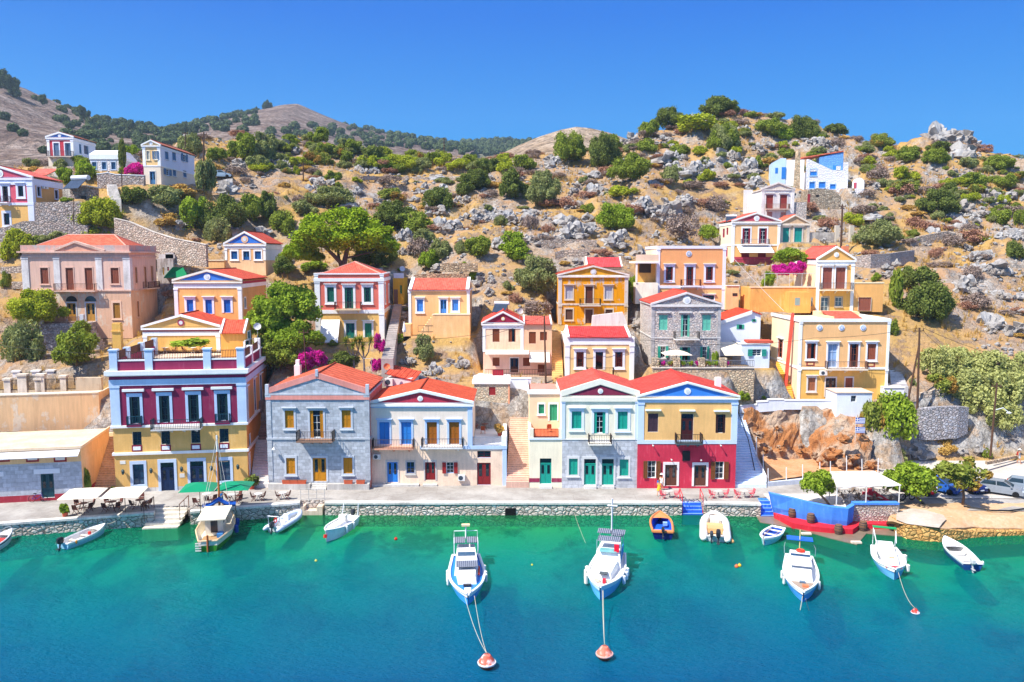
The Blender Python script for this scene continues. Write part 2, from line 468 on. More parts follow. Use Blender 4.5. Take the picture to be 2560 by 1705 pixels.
 def gable(s,ve,va,wall,roof,rake=None,tym=None,ua=None,medal=None,u0=0.0,u1=None,d0=0.0,d1=None,rk=.28,ov=.22,roofp=.12,mcol=WHITE,closed_back=True):
  """pediment to the front with the ridge running back"""
  u1=s.W if u1 is None else u1;d1=s.D if d1 is None else d1
  ua=(u0+u1)/2 if ua is None else ua
  MB().prism([(u0,ve),(u1,ve),(ua,va)],d0,d0+.25).build('pediment',wall,s.root)
  MB().prism([(u0,ve),(u1,ve),(ua,va)],d1-.25,d1).build('back_gable',wall,s.root)
  if tym:
   k=.86;vm=ve+(va-ve)*.07
   MB().prism([(ua+(u0-ua)*k,vm),(ua+(u1-ua)*k,vm),(ua,vm+(va-ve)*k)],d0-.03,d0+.05).build('tympanum',tym,s.root)
  if rake:
   m=MB()
   for a,sg in((u0,-1),(u1,1)):
    A=(a+sg*ov,ve-ov*(va-ve)/abs(ua-a));B=(ua,va)
    m.prism([A,B,(B[0],B[1]+rk),(A[0],A[1]+rk)],d0-ov,d0+.12)
   m.box(u0-ov,u1+ov,d0-ov-.004,d0+.1,ve-rk*.8-.1,ve-.1)
   m.build('raking_cornice',rake,s.root)
  if medal:
   c=(ua,ve+(va-ve)*.42);r=medal
   m=MB();n=16
   m.prism([(c[0]+r*math.cos(6.2832*i/n),c[1]+r*math.sin(6.2832*i/n))for i in range(n)],d0-.09,d0+.04)
   o=m.build('medallion',PL(mcol,.05),s.root)
   MB().prism([(c[0]+r*.55*math.cos(6.2832*i/n),c[1]+r*.55*math.sin(6.2832*i/n))for i in range(n)],d0-.12,d0-.05).build('boss',PL('#d9dde2',.1),o)
  m=MB()
  for a,sg in((u0,-1),(u1,1)):
   sl=(va-ve)/abs(ua-a)
   e=a+sg*ov;ze=ve-ov*sl+rk*.62;zr=va+rk*.62
   m.slab([(e,d0+.1,ze),(e,d1+.15,ze),(ua,d1+.15,zr),(ua,d0+.1,zr)],roofp)
  r=m.build('roof',roof,s.root,fix=False)
  m=MB();m.tube([(ua,d0+.05,va+rk*.62+roofp),(ua,d1+.15,va+rk*.62+roofp)],.12,6);m.build('ridge',roof,r)
 def hip(s,ve,vr,roof,u0=0.0,u1=None,d0=0.0,d1=None,ov=.3,t=.1):
  u1=s.W if u1 is None else u1;d1=s.D if d1 is None else d1
  u0-=ov;u1+=ov;d0-=ov;d1+=ov
  w,d=u1-u0,d1-d0;k=min(w,d)/2
  a,b=((u0+k,(d0+d1)/2),(u1-k,(d0+d1)/2))if w>=d else(((u0+u1)/2,d0+k),((u0+u1)/2,d1-k))
  A,B=(*a,vr),(*b,vr)
  m=MB()
  c=[(u0,d0,ve),(u1,d0,ve),(u1,d1,ve),(u0,d1,ve)]
  if w>=d:
   m.slab([c[0],c[1],B,A],t);m.slab([c[2],c[3],A,B],t);m.tri([c[1],c[2],B],t);m.tri([c[3],c[0],A],t)
  else:
   m.tri([c[0],c[1],A],t);m.tri([c[2],c[3],B],t);m.slab([c[1],c[2],B,A],t);m.slab([c[3],c[0],A,B],t)
  r=m.build('roof',roof,s.root,fix=False)
  m=MB()
  for e,f in((c[0],A),(c[1],B if w>=d else A),(c[2],B),(c[3],A if w>=d else B),(A,B)):
   if(Vector(e)-Vector(f)).length>.2:m.tube([Vector(e)+Vector((0,0,t)),Vector(f)+Vector((0,0,t*1.2))],.11,5)
  m.build('ridge',PL('#e2a080',.1),r)
 def lean(s,ve,vr,roof,u0=0.0,u1=None,d0=0.0,dr=None,d1=None,ov=.25,wall=None,rake=None,rw=.3):
  """ridge parallel to the front: tiled slope faces the viewer"""
  u1=s.W if u1 is None else u1;d1=s.D if d1 is None else d1;dr=(d0+d1)/2 if dr is None else dr
  m=MB();sl=(vr-ve)/(dr-d0)
  m.slab([(u0,d0-ov,ve-ov*sl),(u1,d0-ov,ve-ov*sl),(u1,dr,vr),(u0,dr,vr)],.1)
  if d1>dr+.1:m.slab([(u1,d1+ov,ve),(u0,d1+ov,ve),(u0,dr,vr),(u1,dr,vr)],.1)
  m.build('roof',roof,s.root,fix=False)
  if wall:
   g=MB()
   for a,b in((u0,u0+.2),(u1-.2,u1)):
    c=[g.p(x,y,z)for x in(a,b)for y,z in((d0,ve),(d1,ve),(dr,vr))]
    g.f+=[[c[0],c[1],c[2]],[c[3],c[5],c[4]],[c[0],c[2],c[5],c[3]],[c[2],c[1],c[4],c[5]]];g.uv+=[None]*4
   g.build('gable_wall',wall,s.root)
  if rake:
   g=MB()
   for a in(u0-.02,u1-rw+.02):
    g.slab([(a,d0-ov-.05,ve-ov*sl+.02),(a+rw,d0-ov-.05,ve-ov*sl+.02),(a+rw,dr+.05,vr+.05),(a,dr+.05,vr+.05)],.2)
   g.build('verge',rake,s.root)
 def balcony(s,x0,x1,y,dep=.9,hgt=.95,rail='#2a2c30',slab=WHITE,pl='f',off=0.0,br=2,n=None,label=None):
  a,b=s.hit(x0,y,pl,off),s.hit(x1,y,pl,off);u0,u1=sorted((a[0],b[0]));v=(a[1]+b[1])/2
  s.balc(u0,u1,v,dep,hgt,rail,slab,pl,off,br,label)
 def balc(s,u0,u1,v,dep=.9,hgt=.95,rail='#2a2c30',slab=WHITE,pl='f',off=0.0,br=2,label=None):
  T0=s.T(pl);T=(lambda u,d,z:T0(u,d+off,z))if pl=='f' else T0
  m=MB(T);m.box(u0,u1,-dep,-.003,v-.16,v)
  o=m.build('balcony',PL(slab,.15),s.root,label)
  k=MB(T)
  for i in range(br):
   x=u0+(u1-u0)*(.12+.76*i/max(1,br-1))
   k.prism([(x-.07,v-.16),(x+.07,v-.16),(x+.07,v-.55),(x-.07,v-.55)],-.16,-.003);k.box(x-.07,x+.07,-dep*.7,-.16,v-.34,v-.16)
  if br:k.build('bracket',PL(slab,.15),o)
  g=MB(T);r=.022
  def run(p,q):
   L=math.dist(p,q);n=max(2,int(L/.17))
   for i in range(n+1):
    x,y=p[0]+(q[0]-p[0])*i/n,p[1]+(q[1]-p[1])*i/n
    e=r*(1.6 if i in(0,n)else .7);g.box(x-e,x+e,y-e,y+e,v,v+hgt)
   x0_,x1_=sorted((p[0],q[0]));y0_,y1_=sorted((p[1],q[1]))
   for z in(v+.08,v+hgt):g.box(x0_-r,x1_+r,y0_-r,y1_+r,z-.02,z+.025)
  run((u0+.04,-dep+.04),(u1-.04,-dep+.04));run((u0+.04,-dep+.04),(u0+.04,-.05));run((u1-.04,-dep+.04),(u1-.04,-.05))
  g.build('railing',PLAIN(rail,.5),o,fix=False)
 def plaque(s,x0,y0,x1,y1,col,name='panel',pl='f',off=0.0,t=.03):
  a,b=s.hit(x0,y0,pl,off),s.hit(x1,y1,pl,off);u0,u1=sorted((a[0],b[0]));v0,v1=sorted((a[1],b[1]))
  T0=s.T(pl);T=(lambda u,d,z:T0(u,d+off,z))if pl=='f' else T0
  m=MB(T);m.box(u0,u1,-t,.01,v0,v1);return m.build(name,col if not isinstance(col,str)else PL(col,.08),s.root)
SZ=1.3
def Yst(R,x,y,z=SZ):return gR(R,x,y,z).y
OR,YE,WH='#f0b25a','#f2c455',WHITE
h=House('mansion','tall maroon and yellow waterfront mansion with white pilasters and a railed roof terrace','R3',911,1040,Yst('R3',911,1040),8,1950,15)
vp,vb2,vb1,vc=h.v(998,1200),h.v(722,1400),h.v(512,1400),h.v(108,1400)
h.wins((1058,1290,1518,1745),280,492,92,'O','#123a3f',None,.27,'#b9d2f0',0)
for i,x in enumerate((1058,1290,1518,1745)):
 h.op[i][2]=h.v(492-i*8+6,x);h.op[i][4]=h.v(288-i*8,x)
for x,y in((1074,616),(1298,608),(1534,598),(1756,592)):h.win(x-38,y-52,x+38,y+52,'g','#10302f',None,0,WH,0)
for x,a,b,k in((1086,818,976,'g'),(1314,805,1026,'D'),(1545,795,1014,'D'),(1760,788,945,'g')):
 h.win(x-(58 if k=='D' else 48),a,x+(58 if k=='D' else 48),b,k,'#0f2c52','#27465e',.27,'#c4d6ee',0)
for y0,y1,u in((272,500,0),(470,760,1),(430,672,2)):
 R=h.R;h.R='RP';x=(292,362,417)[u];h.win(x-11,y0+(290 if u==0 else 15),x+11,y1+(350 if u==0 else 0),'o','#3d5f86',None,.16,WH,1,'r');h.R=R
h.R='RP';h.win(304,995,326,1085,'g','#1c2733',None,0,WH,0,'r');h.win(306,1180,322,1365,'D','#10203a',None,.14,WH,0,'r');h.R='R3'
h.wall(0,vp,ASHLAR('#cfcac2',.9,.5),name='plinth',top=False)
h.wall(vp,vb1,PL('#e8bc58'),PL('#e0aa4a'),top=False)
h.wall(vb1,vc,PL('#92264f',.1),PL('#eeb05c'),label='maroon upper storey')
h.fit()
BW=PL('#c3d8f2',.1)
h.belt(vb2-.14,vb2+.14,.16);h.belt(vb1-.1,vb1+.14,.2);h.belt(vc-.02,vc+.42,.45);h.belt(vc-.12,vc-.021,.28)
h.belt(vc-.5,vc-.121,.1,PL('#8c2454',.05),'frieze');h.belt(vc-1.15,vc-.501,.13,BW,'frieze')
h.pil(vb1+.14,vc-1.15,.85,BW,.09);
for x,y in((1046,236),(1278,230),(1512,223),(1738,217)):
 u,v=h.hit(x,y);h.trim('lintel',PL(WH,.05),(u-1.08,u+1.08,-.22,.01,v-.14,v+.12))
for x,y in((1074,692),(1300,688),(1536,682),(1757,675)):
 h.plaque(x-41,y-24,x+41,y+24,'#8e2440');h.plaque(x-30,y-13,x+30,y+13,'#eef0f4',t=.06)
h.plaque(940,790,985,815,'#e9e4d8','sign_plate');h.plaque(1408,890,1448,920,'#dcd6ca','sign_plate')
h.balcony(1205,1592,524,1.15,1.0,'#123440','#cfc9c2',br=4)
h.balcony(1000,1118,508,.35,.95,'#1a4a5c','#7c1f4a',br=0);h.balcony(1690,1808,488,.35,.95,'#1a4a5c','#7c1f4a',br=0)
for x,y in((970,872),(1190,862),(1428,850),(1660,842),(1868,832)):
 u,v=h.hit(x,y);m=MB();m.lathe([(.05,-.3),(.13,-.2),(.17,.08),(.2,.1),(.03,.3)],(u,-.28,v),6);m.box(u-.03,u+.03,-.26,0,v-.05,v+.02)
 m.build('wall_lantern',PLAIN('#2e4a4c',.4),h.root)
vt=vc+.42
h.trim('terrace_floor',PL('#e6cdb4',.12),(-.1,h.W+.1,-.1,h.D,vc-.01,vt+.012))
MAR=PL('#9c2a54',.08)
posts=[0.0,.287,.72,1.0];W=h.W
for i,t in enumerate(posts):
 u=min(max(t*W,.38),W-.38)
 h.trim('parapet_post',BW,(u-.38,u+.38,-.06,.6,vt,vt+2.1),(u-.45,u+.45,-.13,.67,vt+2.1,vt+2.25))
def rail_run(o,p,q,v,hgt,col='#5a3326',step=.16):
 g=MB();L=math.dist(p,q);n=max(2,int(L/step))
 for i in range(n+1):
  x,y=p[0]+(q[0]-p[0])*i/n,p[1]+(q[1]-p[1])*i/n;g.box(x-.022,x+.022,y-.022,y+.022,v,v+hgt)
 for z in(v+.1,v+hgt):g.bar((*p,z),(*q,z),.06)
 return g.build('railing',PLAIN(col),o,fix=False)
for a,b in zip(posts,posts[1:]):
 x0,x1=a*W+.4+(.36 if a==0 else 0),b*W-.4-(.36 if b==1 else 0)
 h.trim('parapet',MAR,(x0,x1,.05,.4,vt,vt+1.0));h.trim('coping',PL(WH,.05),(x0,x1,0,.5,vt+1.0,vt+1.15))
 rail_run(h.root,(x0,.2),(x1,.2),vt+1.15,.85)
ys=[0,5,10,15]
for i,y in enumerate(ys[1:]):
 h.trim('parapet_post',PL(WH,.06),(W-.55,W+.05,y-.6,y,vt,vt+2.0+(i==1)*.3))
for a,b in zip(ys,ys[1:]):
 h.trim('parapet',MAR,(W-.35,W-.02,a+.6,b-.6,vt,vt+1.0));h.trim('coping',PL(WH,.05),(W-.42,W+.05,a+.6,b-.6,vt+1.0,vt+1.12))
 rail_run(h.root,(W-.2,a+.6),(W-.2,b-.6),vt+1.12,.8)
 h.trim('parapet',MAR,(.02,.35,a+.6,b-.6,vt,vt+1.0));rail_run(h.root,(.2,a+.6),(.2,b-.6),vt+1.0,.85)
for y in ys[1:]:h.trim('parapet_post',BW,(-.05,.55,y-.6,y,vt,vt+2.0))
for k,(a,b)in enumerate(((680,730),(735,783))):
 h.R='RP';y_,v_=h.hit(405,(a+b)/2,'r');h.trim('air_conditioner',PLAIN('#8a8580'),(W+.02,W+.4,y_-.5,y_+.5,v_-.3,v_+.35));h.R='R3'
c=atR('R2',1025,1085,90);q=h.loc(c)
h.trim('chimney',PL('#e9bb45'),(q.x-.45,q.x+.45,q.y-.4,q.y+.4,vt,vt+4.3),(q.x-.55,q.x+.55,q.y-.5,q.y+.5,vt+3.4,vt+3.55),(q.x-.42,q.x+.42,q.y-.38,q.y+.38,vt+4.28,vt+4.4))
mansion=h;TERR=h.O.z+vt
h=House('stone_house','grey cut stone waterfront house with orange shutters and a salmon tiled roof','R5',230,1070,Yst('R5',230,1070),0,1020,9)
SG='#b8bcc2';FR_='#c2c8d0'
vE=h.v(330)
for x,a,b,k in((388,458,595,'s'),(601,458,672,'F'),(834,456,594,'s'),(398,830,956,'s'),(846,828,953,'s'),(624,830,1014,'D')):
 h.win(x-(55 if k in 'DF' else 37),a,x+(55 if k in 'DF' else 37),b,k,'#c98510',None,.2,FR_,1 if b<700 else 0)
h.win(585,245,627,285,'e','#303238',None,0,WH,0)
h.wall(0,vE,ASHLAR(SG),PL('#dd7a66',.12));h.fit()
h.belt(h.v(680)-.08,h.v(680)+.1,.1,PL(SG,.2));h.belt(vE-.1,vE+.08,.12,PL(SG,.2))
h.pil(.9,vE-.1,.45,ASHLAR(SG,.8,.5),.06)
va=h.v(205,605)
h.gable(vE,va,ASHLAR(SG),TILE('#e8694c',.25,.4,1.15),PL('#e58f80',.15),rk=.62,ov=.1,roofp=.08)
for u in(.1,h.W-.1):h.trim('corner_post',PL('#c0c4cc',.1),(u-.18,u+.18,-.14,.2,vE-.1,vE+1.05))
h.trim('finial',PL('#b5bcc8',.1),(h.W/2-.14,h.W/2+.14,-.16,.16,va+.2,va+.95))
h.balcony(465,745,678,1.3,1.0,'#4a4440','#9b7660',br=4)
h.trim('bench_plinth',PL('#b8b2aa',.25),(0.02,h.u(562,1070)-.02,-.5,.0,0,.62),(h.u(688,1070)+.02,h.W-.02,-.5,0,0,.62))
a_,b_=h.u(566,1070),h.u(684,1070);h.trim('step',PL('#c9c4ba',.2),(a_,b_,-.6,-.002,0,.2),(a_,b_,-.42,-.002,.2,.4),(a_,b_,-.25,-.002,.4,.6))
u,v=h.hit(275,757);m=MB();m.tube([(u,0,v+.5),(u,-.35,v+.55),(u,-.45,v+.2)],.025,5);m.lathe([(.22,0),(.08,.2),(.04,.25)],(u,-.45,v),8);m.build('wall_lamp',PLAIN('#e6e6e0'),h.root)
stone=h
for i,x in enumerate((372,430,491,854,950)):
 p=h.wld((h.u(x,1015),-.32,.62));w=(.42,.42,.43,.42,.42)[i]
 o=thing('planter_box','terracotta trough on the grey house plinth, '+('left of three by the left window','middle of three by the left window','right of three by the left window','first one right of the door','last one right of the door')[i],'planter',p,0,'terracotta troughs along the grey stone house')
 m=MB();m.loft([[(-w,-.14,0),(w,-.14,0),(w,.14,0),(-w,.14,0)],[(-w-.03,-.18,.4),(w+.03,-.18,.4),(w+.03,.18,.4),(-w-.03,.18,.4)]]);m.build('trough',PLAIN('#d0603f',.8),o)
 m=MB();m.box(-w+.02,w-.02,-.14,.14,.401,.41);m.build('soil',PLAIN('#5a4030',.9),o)
h=House('peach_house','peach house with blue and brown shutters and a crimson pediment','R5',1033,1045,Yst('R5',1033,1045),0,2086,8)
LB='#b4cdf0';vb=h.v(738);vE=h.v(402);ur=h.u(1818,700)
for x,k,c in((1132,'S','#2f86d6'),(1304,'S','#2f86d6'),(1505,'S','#a8610e'),(1679,'S','#a8610e')):h.win(x-40,549,x+40,722,k,c,None,.22,LB,1)
h.win(1153,862,1238,1022,'D','#2a82d8',None,.16,'#c7c2bd',0);h.win(1305,862,1368,950,'g','#2a6fc0',None,.13,'#bdbab6',0)
h.win(1450,863,1532,1004,'D','#8c1e20',None,.16,'#c7c0b8',0);h.win(1617,864,1676,950,'x','#a02526',None,0,LB,0)
h.win(1860,776,1966,829,'g','#8a2a30','#123238',0,LB,0);h.win(1858,868,1966,1042,'D','#8c2024',None,0,LB,0)
h.wall(0,vb,PL('#f2d2b4',.16),top=True);h.wall(vb,vE,PL('#f0dcc8',.1),u1=ur);h.fit()
h.plaque(1050,755,1350,1030,PL('#ecc27e',.25),'repainted_patch',t=.012)if 0 else None
h.belt(vE-.5,vE-.11,.08,PL(LB,.06),'frieze',u1=ur);h.belt(vb-.32,vb+.05,.1,PL(LB,.08),u0=h.u(1420,730))
h.trim('pilaster',PL(LB,.06),(ur-.45,ur+.06,-.07,.5,vb,vE-.5));h.trim('pilaster',PL(LB,.06),(h.W-.4,h.W+.06,-.06,.4,0,vb-.32))
h.trim('pilaster',PL('#f0dccb',.1),(-.05,.35,-.05,.4,vb,vE-.5))
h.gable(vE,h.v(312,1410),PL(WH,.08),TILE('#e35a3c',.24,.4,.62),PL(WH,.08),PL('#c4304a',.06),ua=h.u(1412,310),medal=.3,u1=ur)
h.balcony(1047,1366,740,1.0,.95,'#55443c','#d9a078',br=3);h.balcony(1428,1750,733,1.0,.95,'#3c3a40','#e8e4e0',br=2)
h.trim('terrace_floor',PL('#eeeae4',.1),(ur+.02,h.W-.01,.01,h.D+2.6,vb-.02,vb+.03))
rail_run(h.root,(ur+.1,.12),(h.W-.55,.12),vb+.03,.95,'#8c93a0',.13)
h.trim('parapet',PL(WH,.08),(h.W-.42,h.W,.02,h.D+2.5,vb+.03,vb+.62),(h.W-.5,h.W+.05,-.02,.45,vb+.03,vb+1.1))
def ac_unit(h,x0,y0,x1,y1,pl='f'):
 a,b=h.hit(x0,y0,pl),h.hit(x1,y1,pl);T=h.T(pl);m=MB(T);u0,u1=sorted((a[0],b[0]));v0,v1=sorted((a[1],b[1]))
 m.box(u0,u1,-.36,-.04,v0,v1);m.box(u0+.1,u0+.14,-.04,.0,v0-.1,v0+.3);m.box(u1-.14,u1-.1,-.04,.0,v0-.1,v0+.3)
 o=m.build('air_conditioner',PLAIN('#e6e2dc'),h.root);m=MB(T);c=(u0+(u1-u0)*.4,(v0+v1)/2);r=(v1-v0)*.38
 n=12;q=[(c[0]+r*math.cos(6.2832*i/n),c[1]+r*math.sin(6.2832*i/n))for i in range(n)]
 m.prism(q,-.375,-.35);m.build('fan_grille',PLAIN('#3a4652'),o)
ac_unit(h,1045,797,1105,836);ac_unit(h,1710,958,1765,1004)
a_,b_=h.u(1040,1045),h.u(1405,1045);h.trim('step',PL('#c9c2b8',.2),(a_,b_,-.5,-.002,0,.2));h.trim('step',PL('#c9c2b8',.2),(h.u(1435,1040),h.u(1548,1040),-.4,-.002,0,.18))
peach=h
h=House('stone_tower_house','narrow cream rubble stone house with white flat roof and brown door behind the peach terrace','R5',1838,612,94.2,0,2112,6.5,base=peach.O.z+peach.v(738)+.04)
vt_=h.v(250)
h.win(1951,275,2003,339,'p','#9c2a2c',None,0,WH,0);h.win(1946,412,2005,560,'D','#8a5a20',None,.0,WH,0)
h.wall(0,vt_,RUBBLE('#d3c8b2',3.2,'#b0a288',.2),PL('#efe3cf',.1));h.fit()
h.trim('roof_slab',PL('#f4f2ee',.06),(-.25,h.W+.12,-.15,h.D+.1,vt_,vt_+.35));h.trim('corner_band',PL('#e8a878',.1),(h.W-.14,h.W+.03,-.03,.2,0,vt_))
h=House('terrace_house','narrow cream house with one turquoise door below an orange tiled terrace','R7',450,1126,Yst('R7',450,1126),0,703,11)
vt_=h.v(742);L0=4.2
h.win(532,897,622,1096,'D','#16a08c',None,0,WH,0)
h.win(522,472,566,546,'s','#2f9e70',None,.13,WH,0,'f',L0);h.win(608,472,668,602,'S','#37a578',None,.14,WH,0,'f',L0)
vu=h.v(392,None,L0)
h.wall(0,vt_,PL('#f3e6c6',.1));h.wall(vt_,vu,PL('#f3dfa6',.08),d0=L0,u0=.1);h.fit()
h.trim('base_stripe',PL('#9a2c4c',.1),(-.03,h.u(530,1070),-.03,.05,.62,1.05),(h.u(624,1070),h.W,-.03,.05,.62,1.05));h.belt(vt_-.1,vt_+.1,.1,PL('#dfe8f2',.05),d1=L0)
h.belt(vu,vu+.5,.15,PL(WH,.06),'parapet',d0=L0);h.trim('roof_floor',PL('#d98a78',.15),(.2,h.W-.2,L0+.2,h.D-.2,vu,vu+.12))
h.trim('terrace_floor',PL('#d06a35',.1),(.2,h.W-.2,.2,L0-.01,vt_+.09,vt_+.12))
for u in(.05,h.W-.3):h.trim('terrace_pier',PL('#f3e6c6',.1),(u-.05,u+.38,-.03,.35,vt_+.1,vt_+1.1))
h.trim('parapet',PL('#f3e6c6',.1),(0,.22,.36,L0,vt_+.1,vt_+.9));rail_run(h.root,(.45,.15),(h.W-.4,.15),vt_+.12,.9,'#6a3a2c',.14)
h.trim('step',PL('#dcd6cc',.1),(h.u(528,1120),h.u(626,1120),-.45,-.002,0,.22));terr=h
h=House('cream_house','cream house with turquoise shutters, burgundy pediment and grey stone ground floor','R7',703,1128,Yst('R7',703,1128),0,1292,9)
vb,vE=h.v(748),h.v(408);TQ='#18a890'
for x,k,a,b in((820,'s',528,663),(1001,'F',533,700),(1181,'s',530,668)):h.win(x-(44 if k=='F' else 38),a,x+(44 if k=='F' else 38),b,k,TQ,None,.28,'#e3ecf6',1)
for x,k,a,b in((794,'s',898,1026),(924,'D',901,1102),(1064,'D',901,1104),(1192,'s',904,1033)):h.win(x-(45 if k=='D' else 34),a,x+(45 if k=='D' else 34),b,k,TQ,None,.2,'#d6d6d4',0)
h.wall(0,vb,ASHLAR('#c2c4c8',.75,.42),PL('#efe2c2'),top=False,label='grey stone ground floor');h.wall(vb,vE,PL('#f2e8cc',.08));h.fit()
h.belt(vE-.48,vE-.18,.06,PL('#c9b4c8',.2),'frieze');h.belt(vb-.04,vb+.06,.06,PL('#e8e4d8',.05))
h.pil(vb+.06,vE-.48,.32,PL('#cfdcf0',.06))
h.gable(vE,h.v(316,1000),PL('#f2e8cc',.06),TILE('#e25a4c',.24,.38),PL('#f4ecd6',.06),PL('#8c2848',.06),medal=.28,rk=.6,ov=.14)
h.balcony(910,1087,768,1.0,.95,'#3a2c28','#f0e8d8',br=0)
for x in(924,1064):h.trim('step',PL('#d4d0c8',.15),(h.u(x-48,1128),h.u(x+48,1128),-.45,-.002,0,.3))
cream=h
h=House('crimson_house','crimson and yellow house with a bright blue pediment','R7',1294,1131,Yst('R7',1294,1131),0,2062,9)
vb,vE=h.v(783),h.v(414);BR='#5a2c26'
h.win(1380,545,1458,690,'s','#46303c',None,0,WH,0);h.win(1640,548,1732,758,'D','#4c1a1c',None,0,WH,0);h.win(1912,552,1984,697,'o','#3a1c1c',None,0,WH,0)
h.win(1378,916,1441,1050,'x','#7a4a22',None,0,WH,0);h.win(1908,922,1972,1058,'x','#7a4a22',None,0,WH,0)
h.win(1514,946,1604,1112,'D','#6a4030',None,.22,'#efe8e4',0);h.win(1742,949,1833,1114,'D','#6a4030',None,.22,'#efe8e4',0)
h.wall(0,vb,PL('#d02a48',.14),PL('#d02a48',.14),top=False,label='crimson ground floor');h.wall(vb,vE,PL('#f3c468',.1));h.fit()
SB=PL('#c9dcf4',.06);h.belt(vb,vb+.42,.05,SB);h.belt(vE-.62,vE-.11,.07,SB,'frieze');h.pil(vb+.42,vE-.62,.62,SB,.05)
h.gable(vE,h.v(308,1690),PL('#f0f2f4',.05),TILE('#dc4a40',.24,.38),PL(WH,.05),PL('#2f86e2',.05),ua=h.u(1690,308),medal=.36,rk=.2)
for x,y in((1420,518),(1687,521),(1955,524)):u,v=h.hit(x,y);h.trim('lintel',PL(WH,.05),(u-.82,u+.82,-.26,.01,v-.06,v+.08))
h.balcony(1588,1790,763,1.1,.98,'#3a2a26','#4a5a60',br=3)
h.plaque(1650,838,1708,915,PLAIN('#161a20',.4),'hanging_board',t=.08)
for x,y in((1415,790),(1945,790),(1560,902),(1790,905)):
 u,v=h.hit(x,y);m=MB();m.tube([(u,0,v),(u,-.4,v)],.04,5);m.ball((u,-.42,v),.1,6,4);m.build('wall_lamp',PLAIN('#d8d4d0'),h.root)
u=h.u(1990,330);h.trim('chimney',PL(WH,.06),(u-.3,u+.3,3,3.6,vE,vE+1.6));crimson=h
h=House('warehouse','low flat roofed warehouse of pale stone blocks with a red base and a white awning','R3',0,1122,Yst('R3',0,1122),11,655,9.6)
v1,v2,v3=h.v(1040,600),h.v(800,500),h.v(692,640)
h.win(314,890,430,1076,'D','#1c4a54',None,0,WH,0)
U0=-6.0
h.wall(0,v1,PL('#b03040',.15),PL('#b03040',.15),'base_course',U0,top=False);h.wall(v1,v2,ASHLAR('#c3c6cc',.8,.42),PL('#f0d08c'),u0=U0,top=False);h.wall(v2,v3,PL('#f2cd86',.12),u0=U0);h.fit()
h.trim('roof_deck',PL('#cdbb9e',.2),(U0,h.W-.3,.3,h.D,v3-.02,v3+.05));h.belt(v3+.002,v3+.26,.12,PL('#efd9a8',.1),'parapet',u0=U0)
h.trim('lintel',PL('#e8eaee',.05),(h.u(266,870),h.u(470,870),-.08,.02,h.v(890,370),h.v(852,370)))
m=MB();vA=h.v(742,400);m.slab([(U0,-.9,vA-.12),(h.u(632,740),-.9,vA-.12),(h.u(632,740),-.02,vA+.35),(U0,-.02,vA+.35)],.1);m.build('awning',CLOTH('#f4f2f0'),h.root)
for x in(26,255,472):h.plaque(x-52,760,x+52,796,'#9c2430');h.plaque(x-38,756,x+38,782,'#eeeae4',t=.06)
h.plaque(-60,880,30,912,'#e9eaee','lintel');ware=h
def flat(name,pts,z,mat,kind='structure'):
 m=MB();m.poly([(x,y,z)for x,y in pts]);o=m.build(name,mat,fix=False);o['kind']=kind;return o
def SEAMAT():
 n=NT('sea_surface');v=n.coord();s=n.n('ShaderNodeSeparateXYZ',{0:v});y=s.outputs[1]
 wob=n.noise(v,.05,3)
 d=n.math('ADD',y,n.math('MULTIPLY',n.math('SUBTRACT',wob,.5),18));d=n.math('ADD',d,n.math('MULTIPLY',n.math('MAXIMUM',n.math('SUBTRACT',s.outputs[0],22.0),0.0),.3))
 f=n.n('ShaderNodeMapRange',{0:d,1:42.0,2:86.0}).outputs[0]
 col=n.ramp(f,[(0,(.0,.088,.25)),(.32,(.0,.155,.27)),(.56,(.0,.25,.24)),(.78,(.0,.25,.12)),(.95,(.05,.18,.045))])
 wv=n.n('ShaderNodeMapping',{'Vector':v,'Scale':(1,1.9,1),'Rotation':(0,0,.5)}).outputs[0]
 a=n.noise(wv,1.1,4,.6);b=n.noise(wv,3.6,3,.6);c=n.noise(v,.22,2)
 hgt=n.math('ADD',n.math('MULTIPLY',a,n.math('MULTIPLY',c,2.0)),n.math('MULTIPLY',b,.75))
 bump=n.n('ShaderNodeBump',{'Height':hgt,'Strength':.85,'Distance':.4}).outputs[0]
 body=n.n('ShaderNodeBsdfDiffuse',{'Color':col,'Normal':bump})
 tint=n.ramp(f,[(0,(.02,.36,.58)),(.5,(.05,.62,.58)),(.8,(.2,.78,.46)),(1,(.6,.82,.46))])
 tr=n.n('ShaderNodeBsdfTransparent',{'Color':tint})
 mx=n.n('ShaderNodeMixShader',{0:n.ramp(f,[(0,.3),(.6,.5),(.9,.72)]),1:body,2:tr})
 gl=n.n('ShaderNodeBsdfGlossy',{'Roughness':.12,'Normal':bump,'Color':(.55,.8,1,1)})
 fr=n.n('ShaderNodeFresnel',{'IOR':1.28,'Normal':bump})
 out=n.n('ShaderNodeMixShader',{0:n.math('MULTIPLY',fr,.38),1:mx,2:gl})
 n.t.links.new(out.outputs[0],n.o.inputs[0]);return n.m
def BEDMAT():
 n=NT('sea_bed');v=n.coord();s=n.n('ShaderNodeSeparateXYZ',{0:v})
 a=n.noise(v,.16,5,.6);b=n.noise(v,.9,5,.65)
 grass=n.ramp(n.math('ADD',n.math('MULTIPLY',a,.7),n.math('MULTIPLY',b,.3)),[(.47,0),(.58,1)])
 sand=n.mix(b,(.42,.5,.34),(.7,.72,.5));weed=n.mix(b,(.04,.09,.05),(.14,.2,.09))
 return n.fin(n.mix(grass,sand,weed),.95,b,.5,.2)
m=MB();xs=[-400,-120,0,120,400];prof=[(-60,-14),(36,-9),(55,-6),(66,-3.6),(74,-2.0),(78,-1.2),(86,-1.0)]
